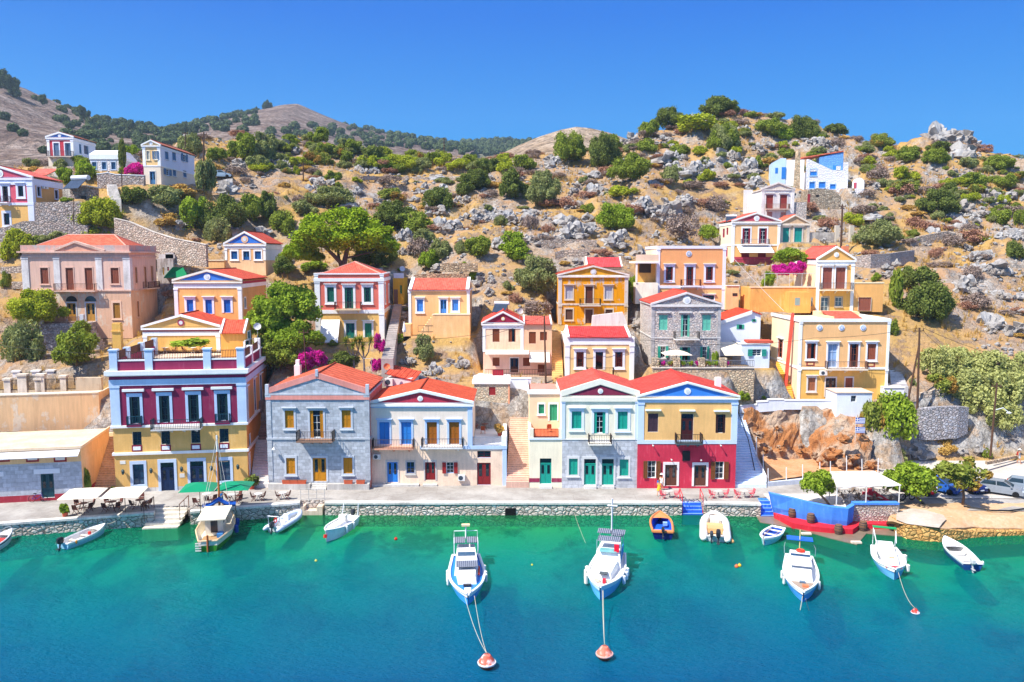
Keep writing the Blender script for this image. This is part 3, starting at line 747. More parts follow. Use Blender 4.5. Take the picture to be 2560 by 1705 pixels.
for(y0,z0),(y1,z1)in zip(prof,prof[1:]):
 m.poly([(-500,y0,z0),(500,y0,z0),(500,y1,z1),(-500,y1,z1)])
o=m.build('sea_bed',BEDMAT(),fix=False);o['kind']='structure'
o=flat('sea',[(-500,-60),(500,-60),(500,100),(-500,100)],0,SEAMAT())
CONC=NT('street_concrete')
v=CONC.coord();a=CONC.noise(v,.35,5,.6);b=CONC.noise(v,3,4);br=CONC.n('ShaderNodeTexBrick',{'Vector':v,'Scale':1,'Mortar Size':.01,'Brick Width':3.2,'Row Height':2.4,'Color1':(1,1,1,1),'Color2':(.93,.93,.93,1),'Mortar':(.62,.6,.58,1)}).outputs[0]
cc=CONC.mix(CONC.ramp(a,[(.35,0),(.65,1)]),(.31,.28,.25),(.47,.44,.40));cc=CONC.mix(1,cc,br,'MULTIPLY');cc=CONC.mix(.5,cc,CONC.ramp(b,[(.3,.75),(.7,1.1)]),'MULTIPLY')
CONCM=CONC.fin(cc,.9,b,.2,.02,spec=.1)
def q(R,x,y):g=gR(R,x,y,SZ);return(g.x,g.y)
e0=q('R3',-150,1296);e1=q('R3',1208,1197);s0=q('R3',1215,1150);s1=q('R3',1487,1140);e2=q('R3',1490,1190);e3=q('R5',470,1182)
l0=q('R5',475,1160);l1=q('R5',662,1160);e4=q('R5',664,1182);e5=q('R7',1646,1246);b0=(e5[0]+.02,e5[1]+1.4);e6=q('R7',1818,1246);b1=(e6[0],e5[1]+1.4);e7=q('R9',310,1266);r0=(e7[0]+.3,e7[1]+2.2)
edge=[(-90,e0[1]-2),e0,e1,s0,s1,e2,e3,l0,l1,e4,e5,b0,b1,e6,e7,r0,(28.0,80.6),(29.5,76.5),(39,76.5),(60,75.5),(110,76)]
pts=[(x,y)for x,y in edge]
flat('street',pts+[(110,96),(-90,96)],SZ,CONCM)
QW=RUBBLE('#d2ccc4',2.1,'#5e5850',.3)
m=MB();seg=edge[:16]
for a,b in zip(seg,seg[1:]):
 m.poly([(*a,-2.5),(*b,-2.5),(*b,SZ-.004),(*a,SZ-.004)])
o=m.build('quay_wall',QW,fix=False);tag(o,'rough stone quay wall along the whole waterfront street','quay wall')
m=MB()
for a,b in((edge[0],edge[1]),(e0,e1),(e2,e3),(e4,e5),(e6,e7)):
 d=Vector((b[0]-a[0],b[1]-a[1]));n_=Vector((-d.y,d.x)).normalized()
 m.prismz([(a[0]-n_.x*.08,a[1]-n_.y*.08),(b[0]-n_.x*.08,b[1]-n_.y*.08),(b[0]+n_.x*.55,b[1]+n_.y*.55),(a[0]+n_.x*.55,a[1]+n_.y*.55)],SZ-.16,SZ+.05)
o=m.build('quay_coping',PL('#d8d2c8',.3),bpy.data.objects['quay_wall'])
def steps(name,label,A,B,C,D,n,mat,z0=None,riser=None,group=None,cat='stairs'):
 """flight from edge A-B (low) to edge C-D (high), all world points"""
 A,B,C,D=map(Vector,(A,B,C,D));m=MB()
 r=MB()
 for i in range(n):
  f0,f1=i/n,(i+1)/n
  a,b,c,d=A.lerp(C,f0),B.lerp(D,f0),B.lerp(D,f1),A.lerp(C,f1);z=A.z+(C.z-A.z)*(i+1)/n
  zb=(A.z-.5)if z0 is None else z0
  m.prismz([(a.x,a.y),(b.x,b.y),(c.x,c.y),(d.x,d.y)],zb,z)
 o=m.build(name,mat,fix=False);tag(o,label,cat,group);return o
HOUSES=[]
def reg(h,front=2.0):HOUSES.append((h,front));return h
for h_ in(mansion,stone,peach,terr,cream,crimson,ware):reg(h_,0)
h=reg(House('pediment_house','yellow house with a low burgundy edged pediment behind the mansion roof terrace','R2',1250,1105,97.5,3,1905,8))
vE=h.v(893)
h.wall(0,vE,PL('#eebf52'));h.belt(vE-.55,vE-.1,.06,PL('#9c3048',.08),'frieze');h.belt(vE-1.05,vE-.56,.08);h.pil(0,vE-1.05,.4)
h.gable(vE,h.v(800,1590),PL('#edc05a'),TILE('#e2573e',.24,.4,.8),PL(WH,.05),PL('#e9bb58',.1),medal=.42,mcol='#a83a52')
h=House('stair_hut','small ochre stair hut with a tiled roof on the mansion terrace','R2',1915,1105,93.0,6,2130,3.4,base=TERR,cat='hut')
vE=h.v(935);h.win(2142,935,2168,985,'s','#1f8a80',None,.08,WH,0,'r');h.win(2120,1015,2166,1100,'D','#1f6a72',None,.08,WH,0,'r')
h.wall(0,vE,PL('#eeb038'),PL('#eeb443'));h.fit();h.lean(vE,vE+1.25,TILE('#e25b42',.24,.36),wall=PL('#eeb443'),rake=PL(WH,.05),rw=.22)
h=reg(House('blue_gable_house','yellow house with bright blue shutters, blue pediment and a thin red frieze line','R2',1522,840,104,2,2096,12))
vE=h.v(492)
for x,k,y in((1646,'s',757),(1808,'S',778),(1968,'S',768)):h.win(x-31,656,x+31,y,k,'#2272d0',None,.28,'#f0f0f4',1)
h.win(2112,640,2130,722,'e','#403838',None,.1,WH,0,'r')
h.wall(0,vE,PL('#f2b95a'),PL('#d6ac58'));h.fit();h.belt(vE-.42,vE-.1,.05,PL('#b83848',.05),'frieze');h.belt(vE-.95,vE-.43,.07);h.pil(0,vE-.95,.42)
h.gable(vE,h.v(412,1800),PL('#efbf7e'),TILE('#e25a42',.24,.4,.8),PL('#f6ead6',.05),PL('#3c82e0',.05),medal=.42)
h=reg(House('small_blue_gable_house','small cream house with three blue openings and a split blue pediment, on an ochre terrace','R2',1958,445,125,-2,2303,8))
vE=h.v(172);vb=h.v(314)
for x,k in((2029,'s'),(2133,'D'),(2234,'s')):h.win(x-28,236,x+28,304 if k=='s' else 312,k,'#1c5f9c',None,.2,'#f2f2f6',0)
h.wall(0,vb,PL('#f4d090'));h.wall(vb,vE,PL('#f3c276'),PL('#dfe7f0',.08));h.fit();h.belt(vE-.75,vE-.1,.07);h.pil(vb,vE-.75,.3)
h.gable(vE,h.v(78,2125),PL('#f3cc98'),TILE('#e05a46',.24,.4,.7),PL(WH,.05),PL('#3078d6',.05),medal=.55,mcol='#f0c890')
ul=h.u(1742,380);vt_=h.v(318);h.trim('terrace_block',PL('#f3c676'),(ul,-.01,-.6,6,0,vt_));h.trim('coping',PL('#f6e4c4',.05),(ul-.1,.1,-.7,.0,vt_,vt_+.15))
h=reg(House('pink_mansion','large faded pink mansion with brown plank shutters and a hipped tile roof','R2',235,990,110,0,1152,8.2),0)
PK,PG='#ecc0aa','#dcd2cc';vE=h.v(243);vb=h.v(575)
for x,a,b,k in((386,380,517,'p'),(605,380,570,'P'),(770,380,570,'P'),(995,380,515,'p')):h.win(x-38,a,x+38,b,k,'#8c4a34',None,.12,'#e2b49c',0)
h.win(577,685,664,840,'D','#b98436',None,.14,'#c2c4cc',0);h.win(742,685,829,840,'D','#c48e3c',None,.14,'#c2c4cc',0);h.win(977,683,1045,815,'p','#a8762c',None,.2,'#ecc0a0',0);h.win(335,690,405,815,'p','#a8762c',None,.2,'#ecc0a0',0)
for a,b,y0,y1 in((1166,1190,375,508),(1245,1271,370,545),(1304,1328,366,490),(1183,1206,670,800)):h.win(a,y0,b,y1,'p','#b07848',None,.14,'#e8b898',0,'r')
h.wall(0,vb,WORN('#e6b898','#efdcc8',.52),WORN('#ecbf9c','#f0d8c0',.58),top=False);h.wall(vb,vE,WORN(PK,'#dcc8c2',.56),WORN('#f2c6b0','#ead2c6',.6));h.fit()
h.belt(vb-.1,vb+.1,.14,PL('#dfb49c',.2));h.belt(vE-.1,vE+.12,.45,PL('#e6b8a0',.2));h.belt(vE-.75,vE-.5,.12,PL('#e2b69e',.2),'frieze');h.belt(vE+.12,vE+.95,.1,WORN('#d8a898','#cdbcb4',.5),'parapet')
h.pil(vb+.1,vE-.75,.85,PL(PG,.25),.1,us=(0,h.u(470,450),h.u(835,450),h.W-.85))
ua,ub,uc=h.u(478,240),h.u(890,240),h.u(655,160);va=h.v(165,655)
MB().prism([(ua,vE+.13),(ub,vE+.13),(uc,va)],-.22,.3).build('pediment',WORN('#e6ab90','#dcc2b6',.58),h.root)
m=MB();k_=.3
for a in(ua,ub):
 s_=-1 if a==ua else 1;m.prism([(a+s_*.4,vE-.05),(uc,va),(uc,va+k_),(a+s_*.4,vE+k_)],-.4,.35)
m.build('raking_cornice',PL('#deb29c',.2),h.root)
for x in(620,785):
 u,v=h.hit(x,662);n=10;r_=.78;MB().prism([(u+r_*math.cos(math.pi*i/n),v-.12+r_*.95*math.sin(math.pi*i/n))for i in range(n+1)],-.04,.02).build('fanlight',GLASS('#2a2a34'),h.root)
h.hip(vE+.5,h.v(100,800,4),TILE('#e2694e',.26,.4),.8,h.W-.6,.9,h.D-.6,.1)
h.balcony(497,850,575,.9,.95,'#6a4436','#dfb49c',br=4);h.balcony(1238,1340,552,.8,.9,'#6a4436','#e8c4a4','r',br=0)
vt_=h.v(845);a_,b_=h.u(490,850),h.u(838,850)
h.trim('porch',RUBBLE('#b9b6b8',3),(a_-1.0,b_,-3.4,-.01,-3,vt_));rail_run(h.root,(a_,-3.2),(b_-.5,-3.2),vt_,.9,'#7a5240',.16)
for u in(a_-.4,b_-.45):h.trim('porch_pier',PL('#d4d2d6',.15),(u,u+.5,-3.5,-3.0,vt_,vt_+1.25))
m=MB();n=9;ue=h.u(990,985)
for i in range(n):m.box(b_+(ue-b_)*i/n,b_+(ue-b_)*(i+1)/n+.01,-3.4,-1.6,-3,vt_*(1-(i+.6)/n)-1.4*i/n)
m.build('porch_steps',RUBBLE('#c4c2c2',3),h.root);pink=h
h=reg(House('salmon_house','salmon and yellow house with dark green shutters under a hipped tile roof','R4',750,1160,107,4,1412,10.5),1)
vb,vt_=h.v(848),h.v(486);vE=h.v(556);SA='#e8705a'
for x,a,b,k in((888,620,764,'s'),(1068,622,826,'O'),(1249,620,764,'o')):h.win(x-(44 if k=='O' else 36),a,x+(44 if k=='O' else 36),b,k,'#1b6a58',None,.3,'#f4f2f0',1)
h.win(1037,972,1125,1120,'D','#1f7a68',None,.25,WH,1);h.win(1222,972,1292,1110,'S','#258a66',None,.25,WH,1)
for a,b,y0,y1 in((1416,1428,590,768),(1452,1463,600,750)):h.win(a,y0,b,y1,'s','#8a9aa0',None,.2,WH,0,'r')
h.win(1418,940,1430,1100,'s','#8a9aa0',None,.2,WH,0,'r')
h.wall(0,vb,PL('#f2c65c'),PL('#f2c878'),top=False);h.wall(vb,vt_,PL(SA,.1),PL('#ee8468',.08));h.fit()
h.belt(vb-.4,vb+.1,.1);h.belt(vE-.1,vE+.35,.16);h.belt(vt_-.12,vt_+.06,.14,None,'coping');h.pil(vb+.1,vE-.1,.62);h.pil(0,vb-.4,.62);h.pil(vE+.35,vt_-.12,.4,us=(0,h.W-.4))
h.hip(vt_-.12,h.v(378,1125,5),TILE('#e2624e',.24,.4),.9,h.W-.5,.8,h.D-.5,.1)
h.balcony(935,1192,830,1.0,.95,'#5a3a38','#f3dca0',br=2)
m=MB();A=h.hit(800,938);B=h.hit(980,938);va_,vd_=A[1],h.v(1150);m.slab([(A[0]-.1,-1.9,vd_),(B[0]-.1,-1.9,vd_),(B[0],-.05,va_),(A[0],-.05,va_)],.03);m.build('awning',CLOTH('#f6f4f2'),h.root);salmon=h
h=reg(House('ochre_outbuilding','tall narrow ochre outbuilding with one green shutter behind the salmon house','R4',1503,790,121,0,1602,5,cat='outbuilding'))
h.win(1568,600,1588,682,'s','#2f8a4c',None,0,WH,0);h.wall(0,h.v(530),WORN('#eeb840','#b8a890',.66));h.fit();h.trim('parapet',PL('#e8e8ea',.1),(.1,1.6,.05,.4,h.v(530),h.v(482)));h.trim('door',PAINT('#8a6a58'),(.1,.7,-.05,.02,.05,2.3))
h=reg(House('blue_door_house','plain yellow house with light blue door and shutters and a long tiled roof','R4',1660,1085,108,0,2248,7.5),3)
vE=h.v(648)
for x,k,y in((1764,'s',858),(1994,'D',888),(2110,'s',850)):h.win(x-31,740,x+31,y,k,'#4a93e8',None,.2,'#f6f2ec',1)
h.wall(0,vE,PL('#f3c676',.1));h.fit();h.belt(vE-.12,vE+.06,.12);h.pil(0,vE-.12,.3,us=(0,h.W-.3))
h.lean(vE+.08,h.v(535,1950,3.75),TILE('#e26652',.24,.36),wall=PL('#f3c676'),rake=PL('#f6f4f0',.05),rw=.45)
a_,b_=h.u(1912,900),h.u(2262,900);vt_=h.v(890,None,-3.0)
h.trim('terrace_block',PL('#f3c878',.14),(a_,b_,-3.0,-.01,-3.6,vt_));h.trim('coping',PL('#f8e6c0',.05),(a_-.05,b_+.05,-3.05,-2.7,vt_,vt_+.12))
m=MB();us=h.u(1770,1065)
for i in range(9):m.box(us+(a_-us)*i/9,us+(a_-us)*(i+1)/9+.01,-2.8,-1.7,-1,vt_*(i+1)/9.2)
m.build('outside_steps',PL('#f3cb80'),h.root);rail_run(h.root,(us,-2.8),(a_,-2.8),vt_*.2,.9,'#8a6a50',.5);h.trim('yard_wall',PL('#f3c878',.12),(-.4,.6,-3.2,-1.2,-1.2,1.7),(-.4,a_,-3.2,-2.9,-3.4,.1))
h=reg(House('burgundy_gable_house','small apricot house with brown shutters, burgundy gable and cream awnings','R6',97,1300,100,0,690,8),1.5)
um=h.u(442,950);vE=h.v(858);v2=h.v(868)
for x,a,b in((208,897,1021),(346,897,1021),(523,934,1036),(619,934,1008),(208,1156,1230),(472,1158,1230),(600,1216,1285)):h.win(x-30,a,x+30,b,'p' if x!=346 else 'h','#82401f',None,0,WH,0)
h.win(331,1160,402,1285,'D','#4a2418',None,.06,WH,0)
vb=h.v(1090)
h.wall(0,vb,PL('#f4c89c',.1),top=False);h.wall(vb,vE,PL('#f2d4a0',.2),u1=um,label='weathered yellow upper storey');h.wall(vb,v2,PL('#f2c68c',.1),u0=um+.01,d0=.0);h.fit()
h.belt(vE-.7,vE-.1,.07,u1=um);h.belt(vb-.25,vb,.06,u1=um);h.trim('pilaster',PL(WH,.06),(-.06,.3,-.06,.3,vb,vE-.7),(um-.3,um+.06,-.06,.3,vb,vE-.7))
h.gable(vE,h.v(768,270),PL(WH,.05),TILE('#d84a3a',.24,.36),PL('#f2ece4',.05),PL('#a02040',.06),u1=um,medal=.24,rk=.2,mcol='#f0d080')
h.lean(v2,h.v(802,560,4),TILE('#e06050',.24,.36),u0=um+.05,rake=PL('#f4f0ea',.05),rw=.2,wall=PL('#f2c68c'))
def awn(x0,x1,y0,y1,dep,col='#f0e4d2'):
 a,b=h.u(x0,y0),h.u(x1,y0);m=MB();m.slab([(a,-dep,h.v(y1,None,-dep)),(b,-dep,h.v(y1,None,-dep)),(b,-.03,h.v(y0)),(a,-.03,h.v(y0))],.05);m.build('awning',CLOTH(col),h.root)
awn(120,490,1096,1130,1.4);awn(496,670,1112,1200,1.6)
rail_run(h.root,(.3,-1.4),(h.W,-1.4),-.1,.9,'#6a4438',.2);h.trim('yard_slab',PL('#e8c4a0'),(0,h.W,-1.6,-.01,-.5,-.05));h.trim('yard_cloth',CLOTH('#d83048'),(1.2,2.6,-1.35,-1.3,0,.8))
h=reg(House('scarlet_roof_house','yellow house with white bands and a broad scarlet tiled roof slope','R6',808,1352,98,0,1396,8),1)
vE=h.v(980)
for x,y in((935,1237),(1102,1260),(1271,1237)):h.win(x-32,1108,x+32,y,'E' if y>1240 else 'o','#6a2a1c',None,.28,'#f0eef2',1)
h.wall(0,vE,PL('#f3d080',.1),PL('#f6d898'));h.fit();h.belt(vE-.92,vE-.02,.08);h.pil(0,vE-.92,.52)
h.lean(vE,h.v(890,1100,4),TILE('#dc4240',.26,.4),.2,h.W-.4,rake=PL('#f4f2ee',.05),rw=.3,wall=PL(WH,.05));h.balcony(990,1222,1300,.8,.9,'#4a3a34','#f4e0b0',br=0)
h=reg(House('ochre_house','derelict ochre house with plaster peeling off its corners and grey shutters','R6',750,872,112,0,1342,8),2)
vE=h.v(445);vb=h.v(700);OC=WORN('#eb9c10','#d8c4b0',.545)
for x,a,b,k,c in((841,540,648,'s','#c4c2c6'),(1014,541,688,'P','#6a3826'),(1181,540,648,'s','#c4c2c6'),(841,738,828,'p','#6a4a3a'),(1013,740,860,'P','#6a4638'),(1186,740,830,'p','#6a4a3a')):
 h.win(x-31,a,x+31,b,k,c,None,.16,'#d8c4a8',1 if b<700 else 0)
h.wall(0,vb,OC,top=False);h.wall(vb,vE,OC);h.fit();h.belt(vb-.05,vb+.2,.06,WORN('#e0d0bc','#c8a880',.55));h.belt(vE-.12,vE+.06,.12,PL('#e0d4c4',.25));h.pil(vb+.2,vE-.12,.42,WORN('#e0d4c6','#d0a060',.6));h.pil(0,vb-.05,.42,WORN('#dcccb8','#d09a40',.5))
h.gable(vE,h.v(372,1045),WORN('#ecaa30','#e0c8a0',.6),TILE('#b4452e',.25,.38),PL('#e6dccc',.2),None,medal=.42,rk=.22,mcol='#d8cec4')
h.balcony(930,1110,700,.9,.9,'#4a403a','#d8c8b4',br=0)
h=reg(House('red_roof_hut','low hut with a red tiled roof behind the peeling ochre house','R6',992,395,121,0,1300,5,cat='hut'));h.wall(0,h.v(368),PL('#ead8b8'));h.lean(h.v(368),h.v(292,1150,2.5),TILE('#d84a4c',.26,.4),rake=PL('#eee8e0',.05),rw=.2,wall=PL('#ead8b8'))
h=reg(House('whitewashed_ruin','roofless whitewashed ruin with a sloping wall top above the scarlet roof','R6',1035,890,105,0,1345,4,cat='ruin'));
MB().prism([(0,0),(h.W,0),(h.W,h.v(862,1340)),(h.u(1305,760),h.v(762)),(.1,h.v(792))],0,.5).build('wall',WORN('#f0e8dc','#d8b898',.66),h.root);h.trim('side_wall',PL('#efe6da'),(h.W-.4,h.W,.5,4,0,h.v(862,1340)))
h=reg(House('orange_house','flat topped orange house with white corners and a small round emblem','R6',1597,740,115,0,2182,10),1.5)
vt_=h.v(192);vb=h.v(538)
for x,k,y in((1709,'o',486),(1885,'O',532),(2055,'o',486)):h.win(x-29,371,x+29,y,k,'#7a2a1e','#141318',.28,'#e4e4f2',1)
h.win(2000,617,2096,655,'g','#8a5a4a',None,.1,WH,1)
h.wall(0,vb,PL('#f4c46e',.08),PL('#fae0b4',.05),top=False);h.wall(vb,vt_,PL('#f3b060',.07),PL('#f8d8b0',.05));h.fit()  # sides paler than the front: sunlight on the left wall put into the plaster
h.belt(vb-.3,vb+.1,.08,PL('#e6e6f2',.05));h.belt(vt_-.35,vt_+.05,.1,PL('#e6e6f2',.05));h.pil(vb+.1,vt_-.35,.38,PL('#e6e6f2',.05));h.pil(0,vb-.3,.38,PL('#e6e6f2',.05))
def disc(h,x,y,r,col,col2,name='emblem'):
 u,v=h.hit(x,y);n=16;ring=lambda q:[(u+q*math.cos(6.2832*i/n),v+q*math.sin(6.2832*i/n))for i in range(n)]
 o=MB().prism(ring(r),-.07,.01).build(name,PL(col,.04),h.root);MB().prism(ring(r*.72),-.1,-.06).build('emblem_face',PL(col2,.04),o)
 m=MB()
 for i in range(4):m.bar((u-r*.6*math.cos(i*.785),-.11,v-r*.6*math.sin(i*.785)),(u+r*.6*math.cos(i*.785),-.11,v+r*.6*math.sin(i*.785)),.05)
 m.build('star_lines',PL('#f4f6fa',.02),o)
disc(h,1878,258,.42,'#d4dcea','#7f98b8')
for x in(1706,2050):h.plaque(x-25,493,x+25,519,'#d88878',t=.07)
h.balcony(1803,1972,535,.9,.9,'#7a3a2a','#e8e8f0',br=2)
u0,u1=h.u(1408,400),-.02;va_,vb_=h.v(325),h.v(508);h.trim('porch_floor',PL('#f4e8d0'),(u0,u1,-1.0,5,vb_-3,vb_));h.trim('porch_roof',PL('#f2ece4',.08),(u0-.1,u1,-1.2,5,va_-.25,va_));h.trim('porch_wall',PL('#e2b048'),(u0+.3,u1,1.5,1.8,vb_,va_-.25));h.trim('porch_post',PL('#f2e8d8'),(u0,u0+.25,-1.1,-.85,vb_,va_-.25));h.trim('porch_parapet',PL('#ecd8a8'),(u0,u1,-1.1,-.9,va_,va_+1));h.trim('porch_window',PLAIN('#3a3028'),(u0+.9,u0+2.6,1.46,1.5,vb_+1.4,vb_+2.9))
u1=h.u(2300,600);h.trim('side_wing',PL('#f6ca7c'),(h.W+.06,u1,-.6,4,0,h.v(535)));h.trim('coping',PL('#f4f0ea',.05),(h.W+.06,u1+.1,-.7,.0,h.v(535),h.v(530)));h.trim('wing_window',PLAIN('#40302c'),(h.W+1.0,h.W+1.7,-.63,-.6,h.v(622),h.v(597)))
h=reg(House('grey_teal_house','grey rubble stone house with pale teal shutters and a round pediment boss','R6',1552,1240,101,0,2140,9),4)
vE=h.v(697);vb=h.v(985);TL='#6cc8ac'
for x,k,b in((1656,'s',917),(1846,'F',975),(2030,'s',922)):h.win(x-36,788,x+36,b,k,TL,None,.0,'#c8c4c2',0)
h.win(1632,1058,1674,1156,'x','#2fa088',None,.12,'#d4d0cc',0);h.win(1800,1066,1886,1225,'O','#3a9a86',None,.1,'#c8c4c0',0);h.win(1996,1062,2030,1166,'x','#3aa88c',None,.12,'#d4d0cc',0)
GS=RUBBLE('#d0cbc7',3.4,'#aaa4a0',.24)
h.wall(0,vE,GS);h.fit();h.belt(vb-.08,vb+.08,.08,PL('#c8c4c0',.2));h.belt(vE-.14,vE+.04,.16,PL('#d0cac4',.15));h.pil(0,vE-.14,.35,ASHLAR('#b8b4b2',.7,.5),.05)
h.gable(vE,h.v(605,1845),GS,TILE('#e2503e',.24,.4),PL('#e0dad4',.1),None,medal=.5,rk=.24)
for x in(1656,1846,2030):u=h.u(x,770);h.trim('lintel',PL('#d4d0cc',.1),(u-.85,u+.85,-.24,.01,h.v(770),h.v(758)))
h.balcony(1742,1955,988,1.1,.9,'#6a6460','#e2ddd6',br=2)
h2=House('terrace_wall','long rubble retaining wall carrying the flowered terrace of the grey teal house','R7',1412,470,97.2,0,2205,3.6,cat='retaining wall');vt_=h2.v(190)
h2.wall(-2,vt_,RUBBLE('#cbbba0',2.6,'#9a8a70',.3));h2.trim('coping',PL('#ddd2c2',.2),(-.1,h2.W+.05,-.1,.5,vt_,vt_+.12));TW=h2
for x in(1440,1604,1800,1972):u=h2.u(x,160);h2.trim('stone_pier',RUBBLE('#d0c0a4',3),(u-.42,u+.42,-.05,.6,vt_+.12,vt_+1.25))
rail_run(h2.root,(.6,.2),(h2.W,.2),vt_+.1,.85,'#7a7a80',.2)
h=reg(House('white_red_roof_house','white house with a lopsided scarlet roof and tiny green shuttered windows','R9',40,330,106,0,300,7),3)
h.win(158,131,200,157,'x','#2f9c78',None,0,WH,0);h.win(254,97,277,112,'s','#2f8a80',None,0,WH,0)
pts=[(0,0),(h.W,0),(h.W,h.v(68)),(h.u(250,45),h.v(46)),(0,h.v(118))]
h.wall(0,h.v(135),PL('#e6ecf6',.05));
h.op=[];MB().prism([(0,h.v(135)),(h.W,h.v(135))]+pts[2:],.01,.3).build('gable',PL('#e6ecf6',.05),h.root)
m=MB();e=.12;a,b,c=pts[4],pts[3],pts[2]
m.slab([(a[0]-.2,-.2,a[1]),(b[0],-.2,b[1]),(b[0],7,b[1]),(a[0]-.2,7,a[1])],.12);m.slab([(b[0],-.2,b[1]),(c[0]+.1,-.2,c[1]),(c[0]+.1,7,c[1]),(b[0],7,b[1])],.12);m.build('roof',TILE('#e2462e',.24,.4),h.root)
m=MB();m.prism([(a[0]-.2,a[1]-.35),(b[0],b[1]-.35),(b[0],b[1]+.14),(a[0]-.2,a[1]+.14)],-.3,-.2);m.build('verge',PL(WH,.04),h.root);h.trim('white_parapet',PL(WH,.04),(.2,h.W*.66,.3,.34,h.v(200),h.v(198)))
for x,y,a_,b_ in((179,144,23,14),(265,104,13,8)):
 u0,v0=h.hit(x-a_,y+b_);u1,v1=h.hit(x+a_,y-b_);o=h.plaque(x-a_,y-b_,x+a_,y+b_,PAINT('#34a07c'),'window',t=.05);m=MB();m.box(u0+(u1-u0)*.3,u1-(u1-u0)*.3,-.07,-.04,v0+.03,v1-.03);m.build('pane',GLASS(),o)
h=reg(House('white_cube_annex','white cube annex with a green shuttered window and a cream awning on the terrace wall','R9',182,402,100.5,0,361,4,cat='annex'),.5)
h.win(256,286,312,329,'x','#2a9a88','#3a4a52',0,WH,0);h.wall(-1.5,h.v(255),PL('#dfe8f6',.05));h.fit();h.belt(h.v(255),h.v(250),.1,None,'coping');h.trim('tile_patch',TILE('#e0604a',.24,.4),(1.0,4.2,.5,2.4,h.v(250),h.v(250)+.3))
a,b=h.u(62,300),-.1;m=MB();m.slab([(a,-1.6,h.v(318)),(b,-1.6,h.v(318)),(b,2.5,h.v(255)),(a,2.5,h.v(255))],.06);m.build('awning',CLOTH('#f0e2c8'),h.root)
h=reg(House('tall_shutter_house','narrow yellow house with two tall brown shutters, brackets and a steep pediment','R8',783,1268,112,0,1058,9),1)
vE=h.v(872);vb=h.v(1100)
h.win(838,932,902,1092,'S','#9a5444',None,.2,'#f6f2f0',1);h.win(936,932,1002,1092,'S','#9a5444',None,.2,'#f6f2f0',1)
h.win(824,1156,878,1262,'G','#e0e0d4','#5a6a70',.1,'#b8a890',0);h.win(931,1157,981,1224,'g','#e0e0d4','#5a6a70',.1,'#b8a890',0)
h.wall(0,vb,PL('#f0bc44',.1),PL('#f4cc84'),top=False);h.wall(vb,vE,PL('#f2bc58',.08),PL('#fadcb4',.05));h.fit()  # paler side plaster stands in for sun falling on the left face
h.belt(vE-.7,vE-.1,.08);h.pil(0,vE-.7,.38)
h.gable(vE,h.v(785,925),PL('#f2bc54',.06),TILE('#e65e50',.24,.4),PL('#f8f4ee',.05),None,medal=.34,rk=.28,ov=.2)
h.balcony(808,1047,1098,.9,.95,'#6a5a58','#f0dcb8',br=3);h.trim('chimney',PL('#e89058'),(h.W-.6,h.W+.2,2.5,3.2,vE,h.v(768)))
ur=h.u(1292,1150);h.win(1105,1157,1196,1258,'P','#a05a44',None,0,WH,0);o=h.op[-1];o[11]=.0
vt_=h.v(1052);h.trim('right_wing',PL('#f4ba58',.08),(h.W+.07,ur,.02,6,0,vt_));h.trim('coping',PL('#f8e2b8',.05),(h.W+.07,ur+.05,-.03,.4,vt_,vt_+.15));h.opening(*h.op[-1][:11],-.14)
ul=h.u(290,1150);vt_=h.v(1085);h.trim('left_wing',PL('#f2b046',.16),(ul,-.08,.02,5,0,vt_));h.trim('coping',PL('#f8dca4',.05),(ul-.05,-.08,-.05,.4,vt_,vt_+.14))
a,b=h.u(545,1200),h.u(706,1200);h.trim('front_block',PL('#f4ac40',.12),(a,b,-2,.01,0,h.v(1118,None,-2)));h.plaque(627,1160,662,1218,'#8a9a94','window',off=-2.0);h.plaque(708,1157,757,1224,'#8a9490','window')
rail_run(h.root,(ul+2,.2),(-.3,.2),vt_+.1,1.9,'#c8c8cc',1.4)
h=reg(House('upper_burgundy_house','yellow house with crimson shutters, burgundy pediment and white awning on the upper street','R8',148,912,143,0,503,9),2)
vE=h.v(585);vb=h.v(757);CR='#8c1830'
for x in(259,384):h.win(x-28,636,x+28,750,'F',CR,None,.22,'#f2f0f4',0)
for x in(251,376):h.win(x-29,824,x+29,905,'P','#7a1a28',None,0,WH,0)
h.win(80,640,95,705,'s','#9c2038',None,0,WH,0,'l');h.win(108,632,122,685,'s','#9c2038',None,0,WH,0,'l');h.win(100,782,116,850,'s','#b02038',None,0,WH,0,'l')
h.wall(0,vb,PL('#f4c468',.06),PL('#fbe2b4',.04),top=False);h.wall(vb,vE,PL('#f4c97e',.06),PL('#fbe6c4',.04));h.fit();h.belt(vE-.55,vE-.1,.08);h.belt(vb-.25,vb,.08);h.pil(0,vE-.55,.4)  # side colours lightened to paint in the sun on the left wall
h.gable(vE,h.v(527,325),PL('#f4ece4',.05),TILE('#e0604c',.24,.4),PL('#f6f0ea',.05),PL('#c84458',.05),medal=.5,rk=.26)
h.balcony(216,422,757,.9,.9,'#8a8a90','#eee8e2',br=0)
m=MB();a,b=h.u(186,775),h.u(440,775);m.slab([(a,-2.4,h.v(822,None,-2.4)),(b,-2.4,h.v(822,None,-2.4)),(b,-.1,h.v(772)),(a,-.1,h.v(772))],.08);m.build('awning',CLOTH('#eceef2'),h.root)
a,b=h.u(60,950),h.u(470,950);h.trim('base_stripe',PL('#b83850',.1),(-.05,h.W+.05,-.06,.02,0,1.4));h.trim('basement',PL('#f2eef0',.06),(a,b,-2.2,-.07,-4.2,-.05));h.trim('basement_panel',PL('#b8142c',.1),(a+1.5,b-2.0,-2.24,-2.2,-2.6,-1.2),(a+3.0,b-1.0,-2.24,-2.2,-4.2,-3.0));rail_run(h.root,(-.2,-2.1),(h.W,-2.1),0,.95,'#5a2a2e',.18)
